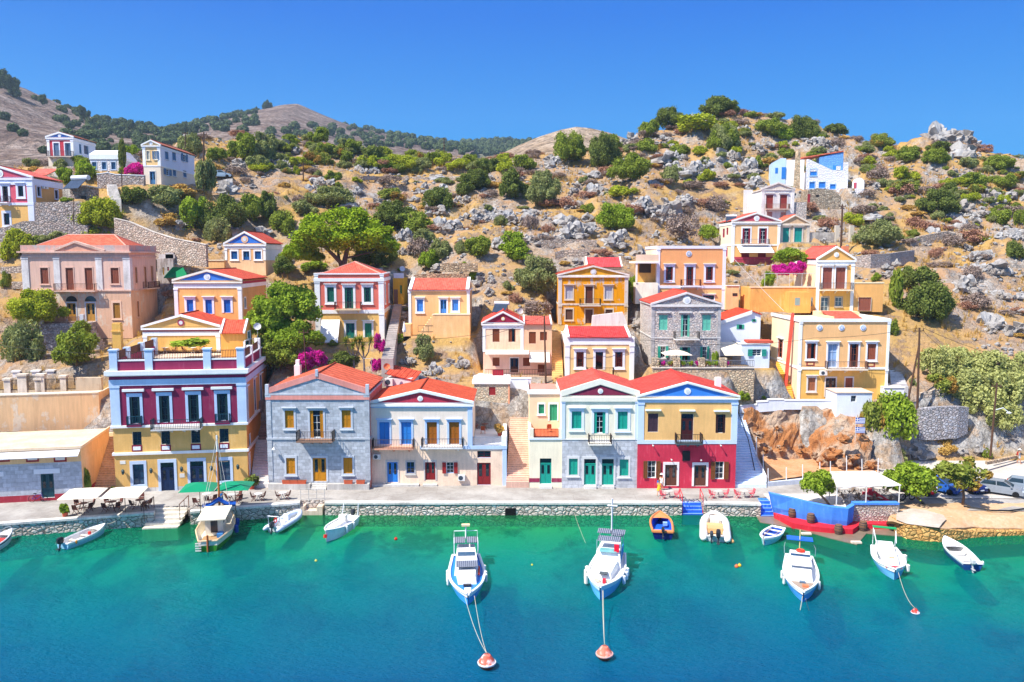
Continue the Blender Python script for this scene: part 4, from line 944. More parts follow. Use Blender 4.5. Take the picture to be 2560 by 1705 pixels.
h=reg(House('teal_shutter_ruin','small bare stone gabled ruin with two teal shutters','R8',513,748,144,0,730,6,cat='ruin'))
for x in(552,650):h.win(x-27,633,x+27,740,'S','#1f9a90',None,.2,'#d8ccc0',1)
vE=h.v(602);h.wall(0,vE,WORN('#d8c0a0','#c0a484',.55));h.fit();h.belt(vE-.1,vE+.06,.14,PL('#dccab4',.2));h.pil(0,vE-.1,.45,PL('#d8c8b4',.2));h.gable(vE,h.v(543,612),WORN('#dcb890','#c4a484',.55),TILE('#e0684e',.24,.4),PL('#e4d4c0',.2),None,rk=.25)
h2=House('upper_street_wall','grey rendered retaining wall along the upper street right of the teal shutter ruin','R8',512,830,143,0,1098,1.2,cat='retaining wall');h2.wall(-1,h2.v(742),WORN('#c8b898','#a89c8c',.5));h2.trim('upper_wall',WORN('#c4bcb0','#a8a098',.5),(h2.u(735,700),h2.u(950,700),1.3,1.7,0,h2.v(665)));
for x in(965,1075):u=h2.u(x,650);h2.trim('concrete_post',PL('#cfc2ae',.15),(u-.35,u+.35,1.0,1.6,0,h2.v(612)))
h=reg(House('red_door_ruin','roofless white ruin with two red plank doors over an iron balcony','R8',372,570,154,0,612,7,cat='ruin'))
for x in(434,539):h.win(x-25,384,x+25,490,'P','#9a3c34',None,.18,'#e4dcd4',1)
h.win(415,512,455,560,'p','#c08878',None,0,WH,0);h.win(520,515,558,560,'p','#c08878',None,0,WH,0)
vE=h.v(345);RW=WORN('#ece6de','#cdb49c',.6);h.wall(0,vE,RW,WORN('#f0ebe4','#c8b4a0',.66),top=False);h.fit();h.belt(vE-.12,vE+.06,.16,PL('#e2d8cc',.2));h.pil(0,vE-.12,.45,PL('#e8e2da',.2))
va=h.v(298,490);MB().prism([(0,vE),(h.W,vE),(h.W/2,va)],0,.4).build('pediment',WORN('#e4d4c0','#c8b098',.6),h.root);m=MB()
for a,s_ in((0,-1),(h.W,1)):m.prism([(a+s_*.2,vE-.05),(h.W/2,va),(h.W/2,va+.3),(a+s_*.2,vE+.25)],-.2,.3)
m.build('raking_cornice',PL('#e6dccf',.2),h.root);h.balcony(402,578,490,.8,.9,'#8a6a58','#d8bca8',br=2)
h.trim('low_wall',RUBBLE('#d8d2ca',3,'',.2),(h.W+.02,h.u(718,500),.3,.8,0,h.v(438)));h.trim('back_wall',RW,(h.u(308,450),0.0,6,6.4,0,h.v(325)))
h=reg(House('blue_white_house','whitewashed house with blue windows and a tall bare chimney high on the slope','R8',706,345,168,-12,1022,9),3)
WB=RUBBLE('#eceff4',2.2,'#dfe4ec',.08);BB=RUBBLE('#6fa8e8',2.2,'#5c96da',.12)
for a,b,c,d in((742,190,790,238),(737,288,774,333),(808,288,853,330),(892,305,932,338)):h.win(a,b,c,d,'s','#2f82d8',None,.1,'#9cc4f0',0)
v1=h.v(205);h.wall(0,v1,WB);h.fit();MB().prism([(0,v1),(h.W,v1),(h.u(905,200),h.v(196)),(h.u(735,115),h.v(112)),(0,h.v(112))],0,.6).build('gable',WB,h.root)
h.trim('parapet',WB,(h.W-.9,h.W,0,.5,v1,v1+1.7),(h.u(940,200),h.u(970,200),0,.5,v1,v1+1.0))
a,b=h.u(810,150,5),h.u(990,150,5);MB().prism([(a,0),(b,0),(b,h.v(60,990,5)),(a,h.v(98,812,5))],5,9).build('blue_block',BB,h.root);m=MB();m.slab([(a-4,4.8,h.v(108,740,5)),(b,4.8,h.v(58,990,5)),(b,9.2,h.v(58,990,5)),(a-4,9.2,h.v(108,740,5))],.2);m.build('roof',TILE('#e06a52',.24,.4),h.root)
h.plaque(912,162,948,198,PAINT('#2f82d8'),'window',off=5.0,t=.06)
a,b=h.u(556,200,3),-.02;h.trim('white_wing',PL('#f2f4f8',.05),(a,b,3,9,0,h.v(120,600,3)));a2=h.u(448,200,3);MB().prism([(a2,0),(a,0),(a,h.v(108,540,3)),(h.u(518,108,3),h.v(108,518,3)),(a2,h.v(145,448,3))],2.9,8).build('pale_blue_wing',PL('#bcd8f6',.06),h.root);h.plaque(527,175,556,262,PAINT('#2f7fd4'),'door',off=2.9,t=.06);h.plaque(478,180,496,220,PAINT('#2f7fd4'),'window',off=2.9,t=.06)
u=h.u(645,200,-1);m=MB();m.loft([[(u-.75,-1.5,-4),(u+.75,-1.5,-4),(u+.75,.0,-4),(u-.75,.0,-4)],[(u-.45,-1.2,h.v(100)),(u+.45,-1.2,h.v(100)),(u+.45,-.3,h.v(100)),(u-.45,-.3,h.v(100))]]);m.lathe([(.5,0),(.5,.9),(.3,1.4),(.05,1.5)],(u,-.75,h.v(100)),8);m.build('chimney',RUBBLE('#d8c4a4',3),h.root)
a,b=h.u(925,370),h.u(1136,370);h.trim('terrace_wall',WB,(a,b,-1.4,0.0,-4,h.v(345)));a=h.u(1062,300);vt_=h.v(300);n=8;r_=(b-a)/2
MB().prism([(a,h.v(345)),(b,h.v(345))]+[((a+b)/2+r_*math.cos(math.pi*i/n),vt_+r_*math.sin(math.pi*i/n))for i in range(n+1)],-1.3,.5).build('arched_wall',PL('#f4f4f8',.05),h.root);h.plaque(1070,292,1090,335,PAINT('#d05868'),'arch_window',off=-1.3,t=.05)
h=reg(House('rubble_shed','low grey rubble shed with a red door below the blue and white house','R8',722,492,160,0,972,4,cat='shed'));m=MB();m.prism([(0,0),(h.W,0),(h.W,h.v(400)),(h.u(905,350),h.v(345)),(h.u(800,332),h.v(332)),(0,h.v(345))],0,4);m.build('wall',RUBBLE('#b4a894',2.4),h.root);h.plaque(722,378,738,460,PAINT('#a83038'),'door');h.plaque(784,382,806,400,PLAIN('#302c2c'),'opening')
h=reg(House('big_yellow_house','big flat roofed yellow house with a red flue pipe and three small emblems','R9',541,612,100,0,1100,11),3)
vt_=h.v(108);vb=h.v(404)
h.win(602,249,653,346,'h','#9a4a30',None,.2,'#f0eef4',1);h.win(735,253,789,400,'G','#c8d4e4','#8aa4c4',.2,'#f0eef4',1);h.win(872,253,921,400,'O','#8a4a30',None,.2,'#f0eef4',1);h.win(985,252,1034,352,'p','#9c5238',None,.2,'#f0eef4',1)
h.win(608,466,651,548,'s','#b06a44',None,.2,'#e2d6cc',1);h.win(720,468,778,588,'D','#5a3420',None,.14,'#e2d6cc',0);h.win(844,467,888,528,'s','#a85a3c',None,.14,'#e2d6cc',0)
h.win(421,220,447,345,'o','#b06048',None,.14,WH,1,'l')
h.wall(0,vb,PL('#f3c24e',.1),PL('#fbe2b4',.04),top=False);h.wall(vb,vt_,PL('#f4c474',.08),PL('#fbe2b8',.04));h.fit()  # side plasters near white: the sunlit left face is painted in
h.belt(vb-.18,vb+.08,.08);h.belt(vt_-.1,vt_+.3,.14);h.pil(vb+.08,vt_-.1,.26);h.pil(0,vb-.18,.26)
for x in(680,819,955):disc(h,x,150,.38,'#e8ecf4','#7fa4dc')
for x0,x1,y0,y1 in((597,648,366,392),(977,1029,371,398)):h.plaque(x0,y0,x1,y1,'#b04038');h.plaque(x0+9,y0+7,x1-9,y1-7,'#f0c878',t=.05)
h.balcony(712,968,406,.95,.95,'#7a5a48','#ecdcc4',br=3);ac_unit(h,678,419,722,449)
u0,u1=h.u(728,70,4),h.u(985,100,4);h.trim('roof_room',PL('#f6d898',.06),(u0,u1,6.6,9,vt_,h.v(48,850,7)),(u0,h.u(765,80,3),2.6,6.6,vt_,h.v(75,850,4)));m=MB();a,b=h.u(765,80,3),h.u(960,80,3);m.slab([(a,2.9,h.v(100,850,3)),(b,2.9,h.v(100,850,3)),(b,7,h.v(48,850,7)),(a,7,h.v(48,850,7))],.1);m.build('roof',TILE('#e0604c',.24,.4),h.root)
u=-.55;m=MB();m.bar((u-.35,2.2,.9),(u+.3,2.2,h.v(70)),.36);m.bar((u+.3,2.2,h.v(80)),(u+.3,2.2,h.v(62)),.2);m.build('flue_pipe',PL('#ee5a3c',.08),h.root)
bigY=h
h=reg(House('white_cabin','small white cabin with one little window above the bare rock','R9',783,725,95.5,0,1006,3.4,cat='cabin'),.5)
h.win(880,580,911,619,'g','#8a9098','#2a3038',0,WH,0);h.wall(-1,h.v(562),PL('#e6ecf6',.06));h.fit();h.trim('roof_slab',PL('#eed0a8',.1),(-.12,h.W+.12,-.12,h.D,h.v(562),h.v(558)))
h=reg(House('white_store','little white store cube beside the leafy tree by the big yellow house','R9',1085,605,99,0,1213,3,cat='store'),.5);h.wall(-1,h.v(530),PL('#f6f6f8',.05));h.trim('roof_slab',PL('#f2e8d8',.06),(-.05,h.W+.1,-.1,h.D,h.v(530),h.v(526)))
h=reg(House('red_gable_house','red and yellow house with white corners at the left edge of the photo','RS',-620,1480,128,0,757,8.5),0)
vE=h.v(385);vb=h.v(935);LW=PL('#dfe4f6',.06)
for x in(-420,452,):h.win(x-66,562,x+66,795,'e','#5a3a3a',None,.32,'#e4e6f4',1)
h.win(48,572,192,905,'O','#4a3a44',None,.32,'#e4e6f4',1)
for x in(-380,148):h.win(x-70,1160,x+70,1412,'e','#6a3a28',None,.3,'#e4e6f4',0)
h.win(803,578,886,790,'e','#3a2430',None,.18,'#d4daf0',0,'r');h.win(1190,652,1270,845,'e','#6a3038',None,.16,'#d4daf0',0,'r')
h.wall(-2,vb,PL('#f2c25c',.07),PL('#d9ac58',.06),top=False);h.wall(vb,vE,PL('#e2586a',.07),PL('#d9ac58',.06),label='rose red upper storey');h.fit()
h.belt(vE-1.1,vE-.1,.1,LW);h.belt(vb-.35,vb+.05,.1,LW);h.pil(-2,vE-1.1,.85,LW)
h.gable(vE,h.v(170,75),LW,TILE('#e2685a',.26,.42),PL('#f2f2f4',.05),PL('#d8506a',.06),medal=.62,rk=.3);ac_unit(h,908,570,1012,636,'r');h.balcony(0,235,925,.9,.95,'#4a4048','#f0eef0',br=2)
h=reg(House('red_gable_wing','low wing with a tiled gable roof behind the red and yellow house','RS',640,560,139,0,1090,8,cat='wing'));h.wall(0,h.v(345),PL('#d8c8b8'));m=MB();a,b=h.u(700,270),h.u(1030,350);vr=h.v(205,1000,4)
m.slab([(a,-.2,h.v(340)),(b,-.2,h.v(340)),(h.u(1290,210,4),4,vr),(h.u(830,210,4),4,vr)],.12);m.build('roof',TILE('#e46a5a',.26,.42),h.root)
h=reg(House('blue_gable_villa','white sided house with a red front and a small blue pediment, high on the left','R1',398,840,150,0,606,8),1)
vE=h.v(598);vb=h.v(755)
h.win(436,645,487,752,'S','#64809c',None,.16,'#f0eef4',0);h.win(528,645,582,752,'O','#5a7894','#6a8090',.16,'#f0eef4',0)
h.win(645,652,668,735,'s','#4a7898',None,0,WH,0,'r');h.win(684,662,726,742,'g','#4a7898','#2a5070',0,WH,0,'r')
h.wall(0,vb,PL('#e8d8c0',.1),PL('#dfe8f2'),top=False);h.wall(vb,vE,PL('#d03848',.08),PL('#e2ecf6',.06));h.fit();h.belt(vE-.55,vE-.1,.1);h.pil(vb,vE-.55,.4)
h.gable(vE,h.v(566,498),PL(WH,.05),TILE('#c87860',.26,.42),PL('#f2f4f8',.05),PL('#3a78c8',.05),medal=.3,rk=.25);h.balcony(400,604,757,.9,.95,'#6a5a58','#c8b8a8',br=2)
h=reg(House('low_white_house','low white stone house with three blue windows and a rounded parapet','R1',742,880,145,0,974,8),1)
for x in(771,850,927):h.win(x-19,801,x+19,860,'g','#4a7aa4','#3a6080',.1,'#b8cce4',0)
vE=h.v(778);h.wall(0,vE,RUBBLE('#e4e6ea',2.4,'#d0d4da',.12));h.fit();m=MB();m.loft([[(-.1,-.12,vE),(-.1,-.12,vE+.9),(.3,1.2,vE+1.7),(.3,5,vE+1.7),(-.1,8,vE)],[(h.W+.1,-.12,vE),(h.W+.1,-.12,vE+.9),(h.W-.2,1.2,vE+1.7),(h.W-.2,5,vE+1.7),(h.W+.1,8,vE)]]);m.build('roof',PL('#eef2f8',.06),h.root)
h=reg(House('yellow_front_house','long white sided house with a yellow gabled front and blue shutters, high on the left','R1',1180,985,140,0,1318,15),1)
vE=h.v(662);vb=h.v(832);SB_='#4f7ca4'
h.win(1196,711,1223,781,'s','#c8c4b4',None,.08,'#f4e8c8',0);h.win(1258,711,1286,778,'x','#5f7c98','#e0e4e8',.08,'#f4e8c8',0);h.win(1223,878,1271,985,'D','#4f84b4',None,.12,'#d8d4cc',0)
for a,b,c,d,k in((1345,712,1376,782,'s'),(1404,718,1436,790,'s'),(1490,730,1518,800,'x'),(1350,855,1383,912,'x'),(1410,861,1438,917,'s'),(1494,868,1523,926,'s')):h.win(a,b,c,d,k,SB_,'#2a3a4a',.06,'#d8dce4',0,'r')
h.wall(-1,vb,PL('#f0dcc0',.06),PL('#f0dcc4',.05),top=False);h.wall(vb,vE,PL('#f4d07c',.06),PL('#dfe2f0',.05));h.fit();h.pil(vb,vE-.4,.42,PL('#f4f4f2',.05));h.belt(vE-.4,vE-.1,.08);h.belt(vb-.1,vb+.1,.06,PL('#f2f0ee',.05))
h.gable(vE,h.v(630,1238),PL('#f4d68c',.05),TILE('#c87058',.26,.42),PL('#f6f4f0',.05),None,medal=.3,rk=.22)
h=reg(House('rubble_hut','tumbledown rubble hut with a solar water heater on its roof','R1',575,1105,131,0,708,4,cat='hut'));h.wall(0,h.v(1000),RUBBLE('#a89c94',2.4));h.plaque(662,1076,706,1108,PLAIN('#2a2624'),'door_opening')
h.trim('roof_slab',PL('#d8d0c6',.2),(-.2,h.W+.4,-.3,4,h.v(1000),h.v(992)));hut=h
rng=np.random.default_rng(7);random.seed(7)
CTRL=[('D',*c)for c in((60,886,94),(-40,886,94),(200,880,94),(60,825,101),(-60,820,101),(20,700,112),(-80,690,112),(20,600,122),(-100,600,122),(150,488,130),(-120,480,132),(330,437,136),(260,440,138),(100,428,146),(-100,430,146),(150,410,158),(-100,418,158),(300,395,165),(430,375,166),(490,318,190),(560,440,150),(470,440,146),(500,412,160),(600,375,175),(640,325,195),(760,328,200),(900,370,205),(1050,380,205),(1200,376,205),(900,420,175),(850,470,158),(1000,480,155),(700,520,142),(450,500,138),(380,520,134),(620,600,126),(400,600,122),(900,590,127),(1050,565,132),(1000,650,118),(1080,705,111),(1120,620,122),(1230,580,130),(1250,690,116),(1350,560,134),(1300,490,152),(1450,480,154),(1200,520,145),(1400,400,178),(1250,360,195),(1450,318,205),(1550,286,210),(1650,262,214),(1800,286,214),(1950,318,210),(2050,345,205),(2125,332,203),(2190,302,200),(2255,340,197),(2300,355,192),(2400,380,188),(2560,420,180),(1600,370,185),(1700,400,178),(1550,450,160),(1600,558,140),(2050,470,160),(2200,450,165),(2200,560,143),(2200,660,127),(2100,620,128),(2100,720,113),(2200,780,110),(2300,720,118),(2330,600,138),(2340,480,165),(2480,600,138),(2480,740,118),(2330,850,104),(2480,850,104),(2200,900,100),(2120,850,103),(2360,940,98.5),(2480,940,98.5))]
cp=[at(*P(R,x,y),Y)for R,x,y,Y in CTRL]
for x in(-70,-45,-22,-10,0,10,22):cp.append(Vector((x,96.5,11.0 if x>-30 else 10)))
for x in(-110,-60,-20,20,60,110):cp.append(Vector((x,245,36)))
for h,fr in HOUSES:
 if h.O.y<94:continue
 for u in(0,h.W):cp.append(h.wld((u,-.5,0)))
 cp.append(h.wld((h.W/2,h.D+1.5,.9)))
cp.append(Vector((30,97,8.2)));cp.append(Vector((38,97,8.4)))
A=np.array([[c.x,c.y]for c in cp]);B=np.array([c.z for c in cp]);N=len(A)
K=np.sqrt(((A[:,None]-A[None])**2).sum(-1));K-=np.eye(N)*.8
M_=np.zeros((N+3,N+3));M_[:N,:N]=K;M_[:N,N]=1;M_[:N,N+1:]=A;M_[N,:N]=1;M_[N+1:,:N]=A.T
SOL=np.linalg.solve(M_,np.concatenate([B,np.zeros(3)]))
X0,X1,Y0,Y1,ST=-158.0,166.0,84.0,244.0,.85
gx=np.arange(X0,X1+.01,ST);gy=np.arange(Y0,Y1+.01,ST);GX,GY=np.meshgrid(gx,gy)
def rbf(x,y):
 p=np.stack([x.ravel(),y.ravel()],1);out=np.empty(len(p))
 for i in range(0,len(p),8000):
  q_=p[i:i+8000];d=np.sqrt(((q_[:,None]-A[None])**2).sum(-1));out[i:i+8000]=d@SOL[:N]+SOL[N]+q_@SOL[N+1:]
 return out.reshape(x.shape)
Z=rbf(GX,GY)
def vnoise(x,y,s,seed):
 r=np.random.default_rng(seed);g=r.random((256,256));x,y=x/s+40,y/s+40
 i,j=np.floor(x).astype(int),np.floor(y).astype(int);f,k=x-i,y-j;f,k=f*f*(3-2*f),k*k*(3-2*k)
 i,j=i%255,j%255
 return(g[i,j]*(1-f)+g[i+1,j]*f)*(1-k)+(g[i,j+1]*(1-f)+g[i+1,j+1]*f)*k
def smooth(a,b,x):t=np.clip((x-a)/(b-a),0,1);return t*t*(3-2*t)
rough=sum(vnoise(GX,GY,s,i)*w for i,(s,w)in enumerate(((14,.35),(6,.3),(2.8,.25),(1.3,.2))))-.55
crag=np.clip(vnoise(GX,GY,9,11)*.6+vnoise(GX,GY,3.2,12)*.4-.55,0,1)*6
far=smooth(112,140,GY)
Z+=rough*(1.0+2.0*far)+crag*(far*1.15+.08)
tz=np.floor(Z/2.2)*2.2+smooth(.55,.95,(Z/2.2)%1)*2.2
Z=Z+(tz-Z)*.55*smooth(.35,.6,vnoise(GX,GY,22,5))
lane=smooth(92.4,94.6,GY)
wst=GX<26.5
Z=np.where(wst,.4+(Z-.4)*np.where(GX<-33,smooth(90.2,91.4,GY),lane),Z)
lot=(~wst)&(GX<46)
Z=np.where(lot,1.15+(Z-1.15)*smooth(97.2,99.4,GY+np.clip((GX-37)*.8,0,6)),Z)
Z=np.where(GX>=46,1.0+(Z-1.0)*smooth(94.5,100.5,GY),Z)
for h,fr in HOUSES:
 if h.O.y<94:continue
 dx,dy=GX-h.O.x,GY-h.O.y;u=dx*h.ca+dy*h.sa;v=-dx*h.sa+dy*h.ca
 d_in=np.maximum(np.maximum(-u,u-h.W),np.maximum(-fr-v,v-h.D))
 k=1-smooth(.5,1.7,d_in);Z=Z+(h.O.z-.06-Z)*k
 f2=(v<0)&(v>-9)&(u>-1)&(u<h.W+1);Z=np.where(f2,np.minimum(Z,h.O.z-.06+.02*v),Z)
def flatten(x0,x1,y0,y1,z,soft=1.0):
 global Z
 d=np.maximum(np.maximum(x0-GX,GX-x1),np.maximum(y0-GY,GY-y1));Z=Z+(z-Z)*(1-smooth(0,soft,d))
flatten(-75,-30,91.3,97.6,9.6,.8)
p0,p1=TW.wld((0,.3,0)),TW.wld((TW.W,4,0));flatten(p0.x,p1.x,p0.y+.6,p1.y,TW.O.z+TW.v(190)+.05,.5)
LANES=[]
def lane_clear(a,b,w=1.6):
 global Z
 a,b=Vector(a),Vector(b);d=b-a;L2=d.x**2+d.y**2
 t=np.clip(((GX-a.x)*d.x+(GY-a.y)*d.y)/L2,0,1);px,py=a.x+d.x*t,a.y+d.y*t
 r=np.sqrt((GX-px)**2+(GY-py)**2);z=a.z+d.z*t-.3
 Z=np.where(r<w,np.minimum(Z,z),Z);Z=np.where((r<w+.8)&(r>=w),np.minimum(Z,z+.7),Z)
S4a,S4b=atR('R4',1440,1450,95),atR('RZ',355,655,118);lane_clear(S4a,S4b,1.7)
def TZ(x,y):
 fx,fy=(x-X0)/ST,(y-Y0)/ST;i,j=int(min(max(fx,0),len(gx)-2)),int(min(max(fy,0),len(gy)-2));a,b=min(max(fx-i,0),1),min(max(fy-j,0),1)
 return(Z[j,i]*(1-a)+Z[j,i+1]*a)*(1-b)+(Z[j+1,i]*(1-a)+Z[j+1,i+1]*a)*b
def hitT(px,py,far_ok=True):
 d=ray(px,py);y=84.5
 while y<240:
  t=y/d.y
  if CAMZ+d.z*t<=TZ(d.x*t,y):break
  y+=.25
 return Vector((d.x*y/d.y,y,TZ(d.x*y/d.y,y)))
def SOIL():
 n=NT('dry_hillside');v=n.coord();nz=n.n('ShaderNodeSeparateXYZ',{0:n.n('ShaderNodeNewGeometry').outputs['Normal']}).outputs[2]
 a=n.noise(v,.07,5,.6);b=n.noise(v,.35,6,.65);c=n.noise(v,2.2,5,.65)
 grass=n.mix(c,(.28,.16,.05),(.58,.38,.135));earth=n.mix(c,(.26,.14,.075),(.52,.34,.2));scrub=n.mix(c,(.13,.08,.06),(.3,.2,.15))
 col=n.mix(n.ramp(a,[(.42,0),(.56,1)]),grass,earth)
 col=n.mix(n.ramp(b,[(.50,0),(.62,.85)]),col,scrub)
 vo=n.n('ShaderNodeTexVoronoi',{'Vector':v,'Scale':1.5});g=n.n('ShaderNodeSeparateColor',{0:vo.outputs['Color']}).outputs[0]
 ed=n.n('ShaderNodeTexVoronoi',{'Vector':v,'Scale':1.5},feature='DISTANCE_TO_EDGE').outputs[0]
 r2=n.noise(n.n('ShaderNodeMapping',{'Vector':v,'Scale':(1,1,.45)}).outputs[0],.8,8,.7);rock=n.mix(n.ramp(r2,[(.35,0),(.62,1)]),(.2,.185,.17),(.58,.55,.51));rock=n.mix(n.ramp(b,[(.5,0),(.6,.7)]),rock,(.46,.3,.17));rock=n.mix(.7,rock,n.ramp(c,[(.3,.5),(.65,1.15)]),'MULTIPLY');rock=n.mix(n.math('MULTIPLY',n.ramp(ed,[(0,1),(.06,0)]),.6),rock,(.1,.085,.07))
 st=n.math('ADD',n.ramp(nz,[(.56,1),(.76,0)]),n.math('MULTIPLY',n.ramp(n.math('ADD',n.math('MULTIPLY',b,.5),n.math('MULTIPLY',a,.5)),[(.495,0),(.57,1)]),.9))
 st=n.n('ShaderNodeClamp',{0:st}).outputs[0]
 col=n.mix(st,col,rock)
 return n.fin(col,.95,n.math('ADD',c,n.math('MULTIPLY',r2,n.math('MULTIPLY',st,2.0))),.8,.35,spec=.05)
nx,ny=len(gx),len(gy)
me=bpy.data.meshes.new('hillside')
vs=np.stack([GX+(vnoise(GX,GY,2,21)-.5)*.4,GY,Z],-1).reshape(-1,3)
ii=(np.arange(ny-1)[:,None]*nx+np.arange(nx-1)[None]).ravel()
fs=np.stack([ii,ii+1,ii+nx+1,ii+nx],1)
me.from_pydata(vs.tolist(),[],fs.tolist());me.materials.append(SOIL());me.shade_smooth()
o=bpy.data.objects.new('hillside',me);COL.objects.link(o);o['kind']='structure'
def HILLMAT(nm,c1,c2,c3):
 n=NT(nm);v=n.coord();a=n.noise(v,.012,6,.6);b=n.noise(v,.06,6,.7);c=n.noise(v,.3,4,.7)
 col=n.mix(n.ramp(b,[(.4,0),(.62,1)]),c1,c2);col=n.mix(n.ramp(a,[(.45,0),(.6,.8)]),col,c3);col=n.mix(.85,col,n.ramp(c,[(.36,.3),(.6,1.35)]),'MULTIPLY')
 return n.fin(col,.95,n.math('ADD',b,c),1.0,3.5,spec=.05)
HILLS={}
def hill(name,sil,Yr,Yf,zf,mat,seed,amp=1.0,nr=60):
 """ridge through the silhouette points at distance Yr, long slope coming forward to Yf"""
 pts=[at(*P('D',x,y),Yr)for x,y in sil]
 xs_=np.array([p.x for p in pts]);zs_=np.array([p.z for p in pts])
 ux=np.arange(xs_[0],xs_[-1],(xs_[-1]-xs_[0])/180);t=np.linspace(0,1.5,nr)
 U,Tt=np.meshgrid(ux,t);zr=np.interp(U,xs_,zs_)
 Yv=np.where(Tt<=1,Yf+(Yr-Yf)*Tt,Yr+(Tt-1)*400)
 k=np.where(Tt<=1,Tt**.9,1-(Tt-1)*1.2)
 Xv=U*(.35+.65*Yv/Yr)
 nsc=Yr/100
 zz=zf+(zr-zf)*k+(sum(vnoise(Xv,Yv,s*nsc,seed+i)*w for i,(s,w)in enumerate(((9,1.0),(4,.6),(1.6,.35))))-.95)*amp*nsc*(np.clip(1-abs(Tt-1)*1.5,0,1)*-.6+1)
 m_=bpy.data.meshes.new(name);n1=len(ux);i_=(np.arange(nr-1)[:,None]*n1+np.arange(n1-1)[None]).ravel()
 V=np.stack([Xv,Yv,zz],-1);m_.from_pydata(V.reshape(-1,3).tolist(),[],np.stack([i_,i_+1,i_+n1+1,i_+n1],1).tolist());m_.materials.append(mat);m_.shade_smooth()
 ob=bpy.data.objects.new(name,m_);COL.objects.link(ob);ob['kind']='structure';HILLS[name]=V;return V
HM=HILLMAT('bare_hill',(.19,.13,.1),(.33,.26,.22),(.13,.09,.075))
GR=HILLMAT('wooded_hill',(.2,.2,.12),(.34,.29,.2),(.12,.15,.08))
hill('hills_left',[(-700,60),(-300,90),(-100,150),(0,185),(60,205),(110,228),(170,255),(240,275),(300,287),(360,298),(430,305),(560,330),(760,345)],620,235,44,HM,31,.9)
hill('hills_peak',[(200,340),(380,305),(480,280),(560,262),(610,248),(650,241),(685,238),(705,246),(740,262),(780,280),(820,295),(900,312),(1000,325),(1100,345)],900,420,70,HM,41,.5)
hill('hills_ridge',[(300,330),(600,300),(780,292),(880,306),(960,322),(1060,330),(1150,326),(1250,324),(1400,332),(1700,350),(2400,370),(3000,380)],1150,600,80,GR,51,.4)
hill('hills_knoll',[(1080,395),(1140,360),(1190,335),(1240,314),(1290,297),(1325,290),(1360,294),(1400,304),(1460,325),(1550,350)],340,225,48,HILLMAT('pale_hill',(.36,.26,.17),(.5,.39,.29),(.3,.21,.14)),61,.25)
def EARTH(nm,a_,b_,c_):
 n=NT(nm);v=n.coord();a=n.noise(v,.5,6,.65);b=n.noise(v,3,5,.7)
 return n.fin(n.mix(n.ramp(b,[(.35,0),(.7,.6)]),n.mix(n.ramp(a,[(.4,0),(.6,1)]),a_,b_),c_),.95,n.math('ADD',a,b),.5,.12,spec=.05)
def patch(name,rows,mat,amp=.1,seed=3,kind='structure',smoothf=True,sub=12):
 """sheet through rows of points, subdivided and roughened"""
 R0=[[Vector(p)for p in r]for r in rows];out=[]
 def samp(r,t):
  k=t*(len(r)-1);i=min(int(k),len(r)-2);return r[i].lerp(r[i+1],k-i)
 nu,nv=sub*(len(R0[0])-1),sub*(len(R0)-1);m=MB();ids=[]
 for j in range(nv+1):
  k=j/nv*(len(R0)-1);i=min(int(k),len(R0)-2);f=k-i;row=[]
  for u in range(nu+1):
   p=samp(R0[i],u/nu).lerp(samp(R0[i+1],u/nu),f)
   w=mnoise.noise_vector(p*.55+Vector((seed,0,0)))*amp+mnoise.noise_vector(p*1.7)*amp*.5
   if amp>.3:c_=mnoise.cell_vector(p*.8+Vector((0,seed,0)));w+=(c_-Vector((.5,.5,.5)))*amp*.5
   row.append(m.p(*(p+w)))
  ids.append(row)
 for r,s in zip(ids,ids[1:]):
  for u in range(nu):m.f.append([r[u],r[u+1],s[u+1],s[u]]);m.uv.append(None)
 o=m.build(name,mat,fix=False,smooth=smoothf);o['kind']=kind;return o
RE=EARTH('red_earth',(.48,.2,.08),(.58,.3,.15),(.6,.4,.25))
g=lambda R,x,y,z:gR(R,x,y,z)
patch('dirt_lot',[[g('R9',350,1118,1.42),g('R9',700,1075,1.45),g('R9',1060,1060,1.5)],[g('R9',330,1000,1.7),g('R9',650,960,1.8),g('R9',1000,1000,1.7)],[g('R9',290,880,2.6),g('R9',600,870,2.6),g('R9',960,960,2.2)]],RE,.08)
def ROCKM(nm,pale,red,dark):
 n=NT(nm);v=n.coord();w=n.n('ShaderNodeMapping',{'Vector':v,'Scale':(1.2,1.2,.55)}).outputs[0];a=n.noise(w,.45,6,.6);b=n.noise(w,1.6,6,.7);c=n.noise(v,6,4)
 col=n.mix(n.ramp(a,[(.42,0),(.55,1)]),pale,red);col=n.mix(n.ramp(b,[(.28,.85),(.45,0)]),col,dark);col=n.mix(.5,col,n.ramp(c,[(.3,.7),(.7,1.15)]),'MULTIPLY')
 return n.fin(col,.92,n.math('ADD',n.math('MULTIPLY',b,1.5),n.math('MULTIPLY',c,.25)),.9,.35,spec=.1)
RF=ROCKM('rock_face',(.52,.38,.27),(.47,.2,.075),(.11,.06,.035));RG=ROCKM('limestone',(.43,.415,.4),(.36,.32,.285),(.14,.12,.11))
aa=lambda x,y,Y:atR('R9',x,y,Y)
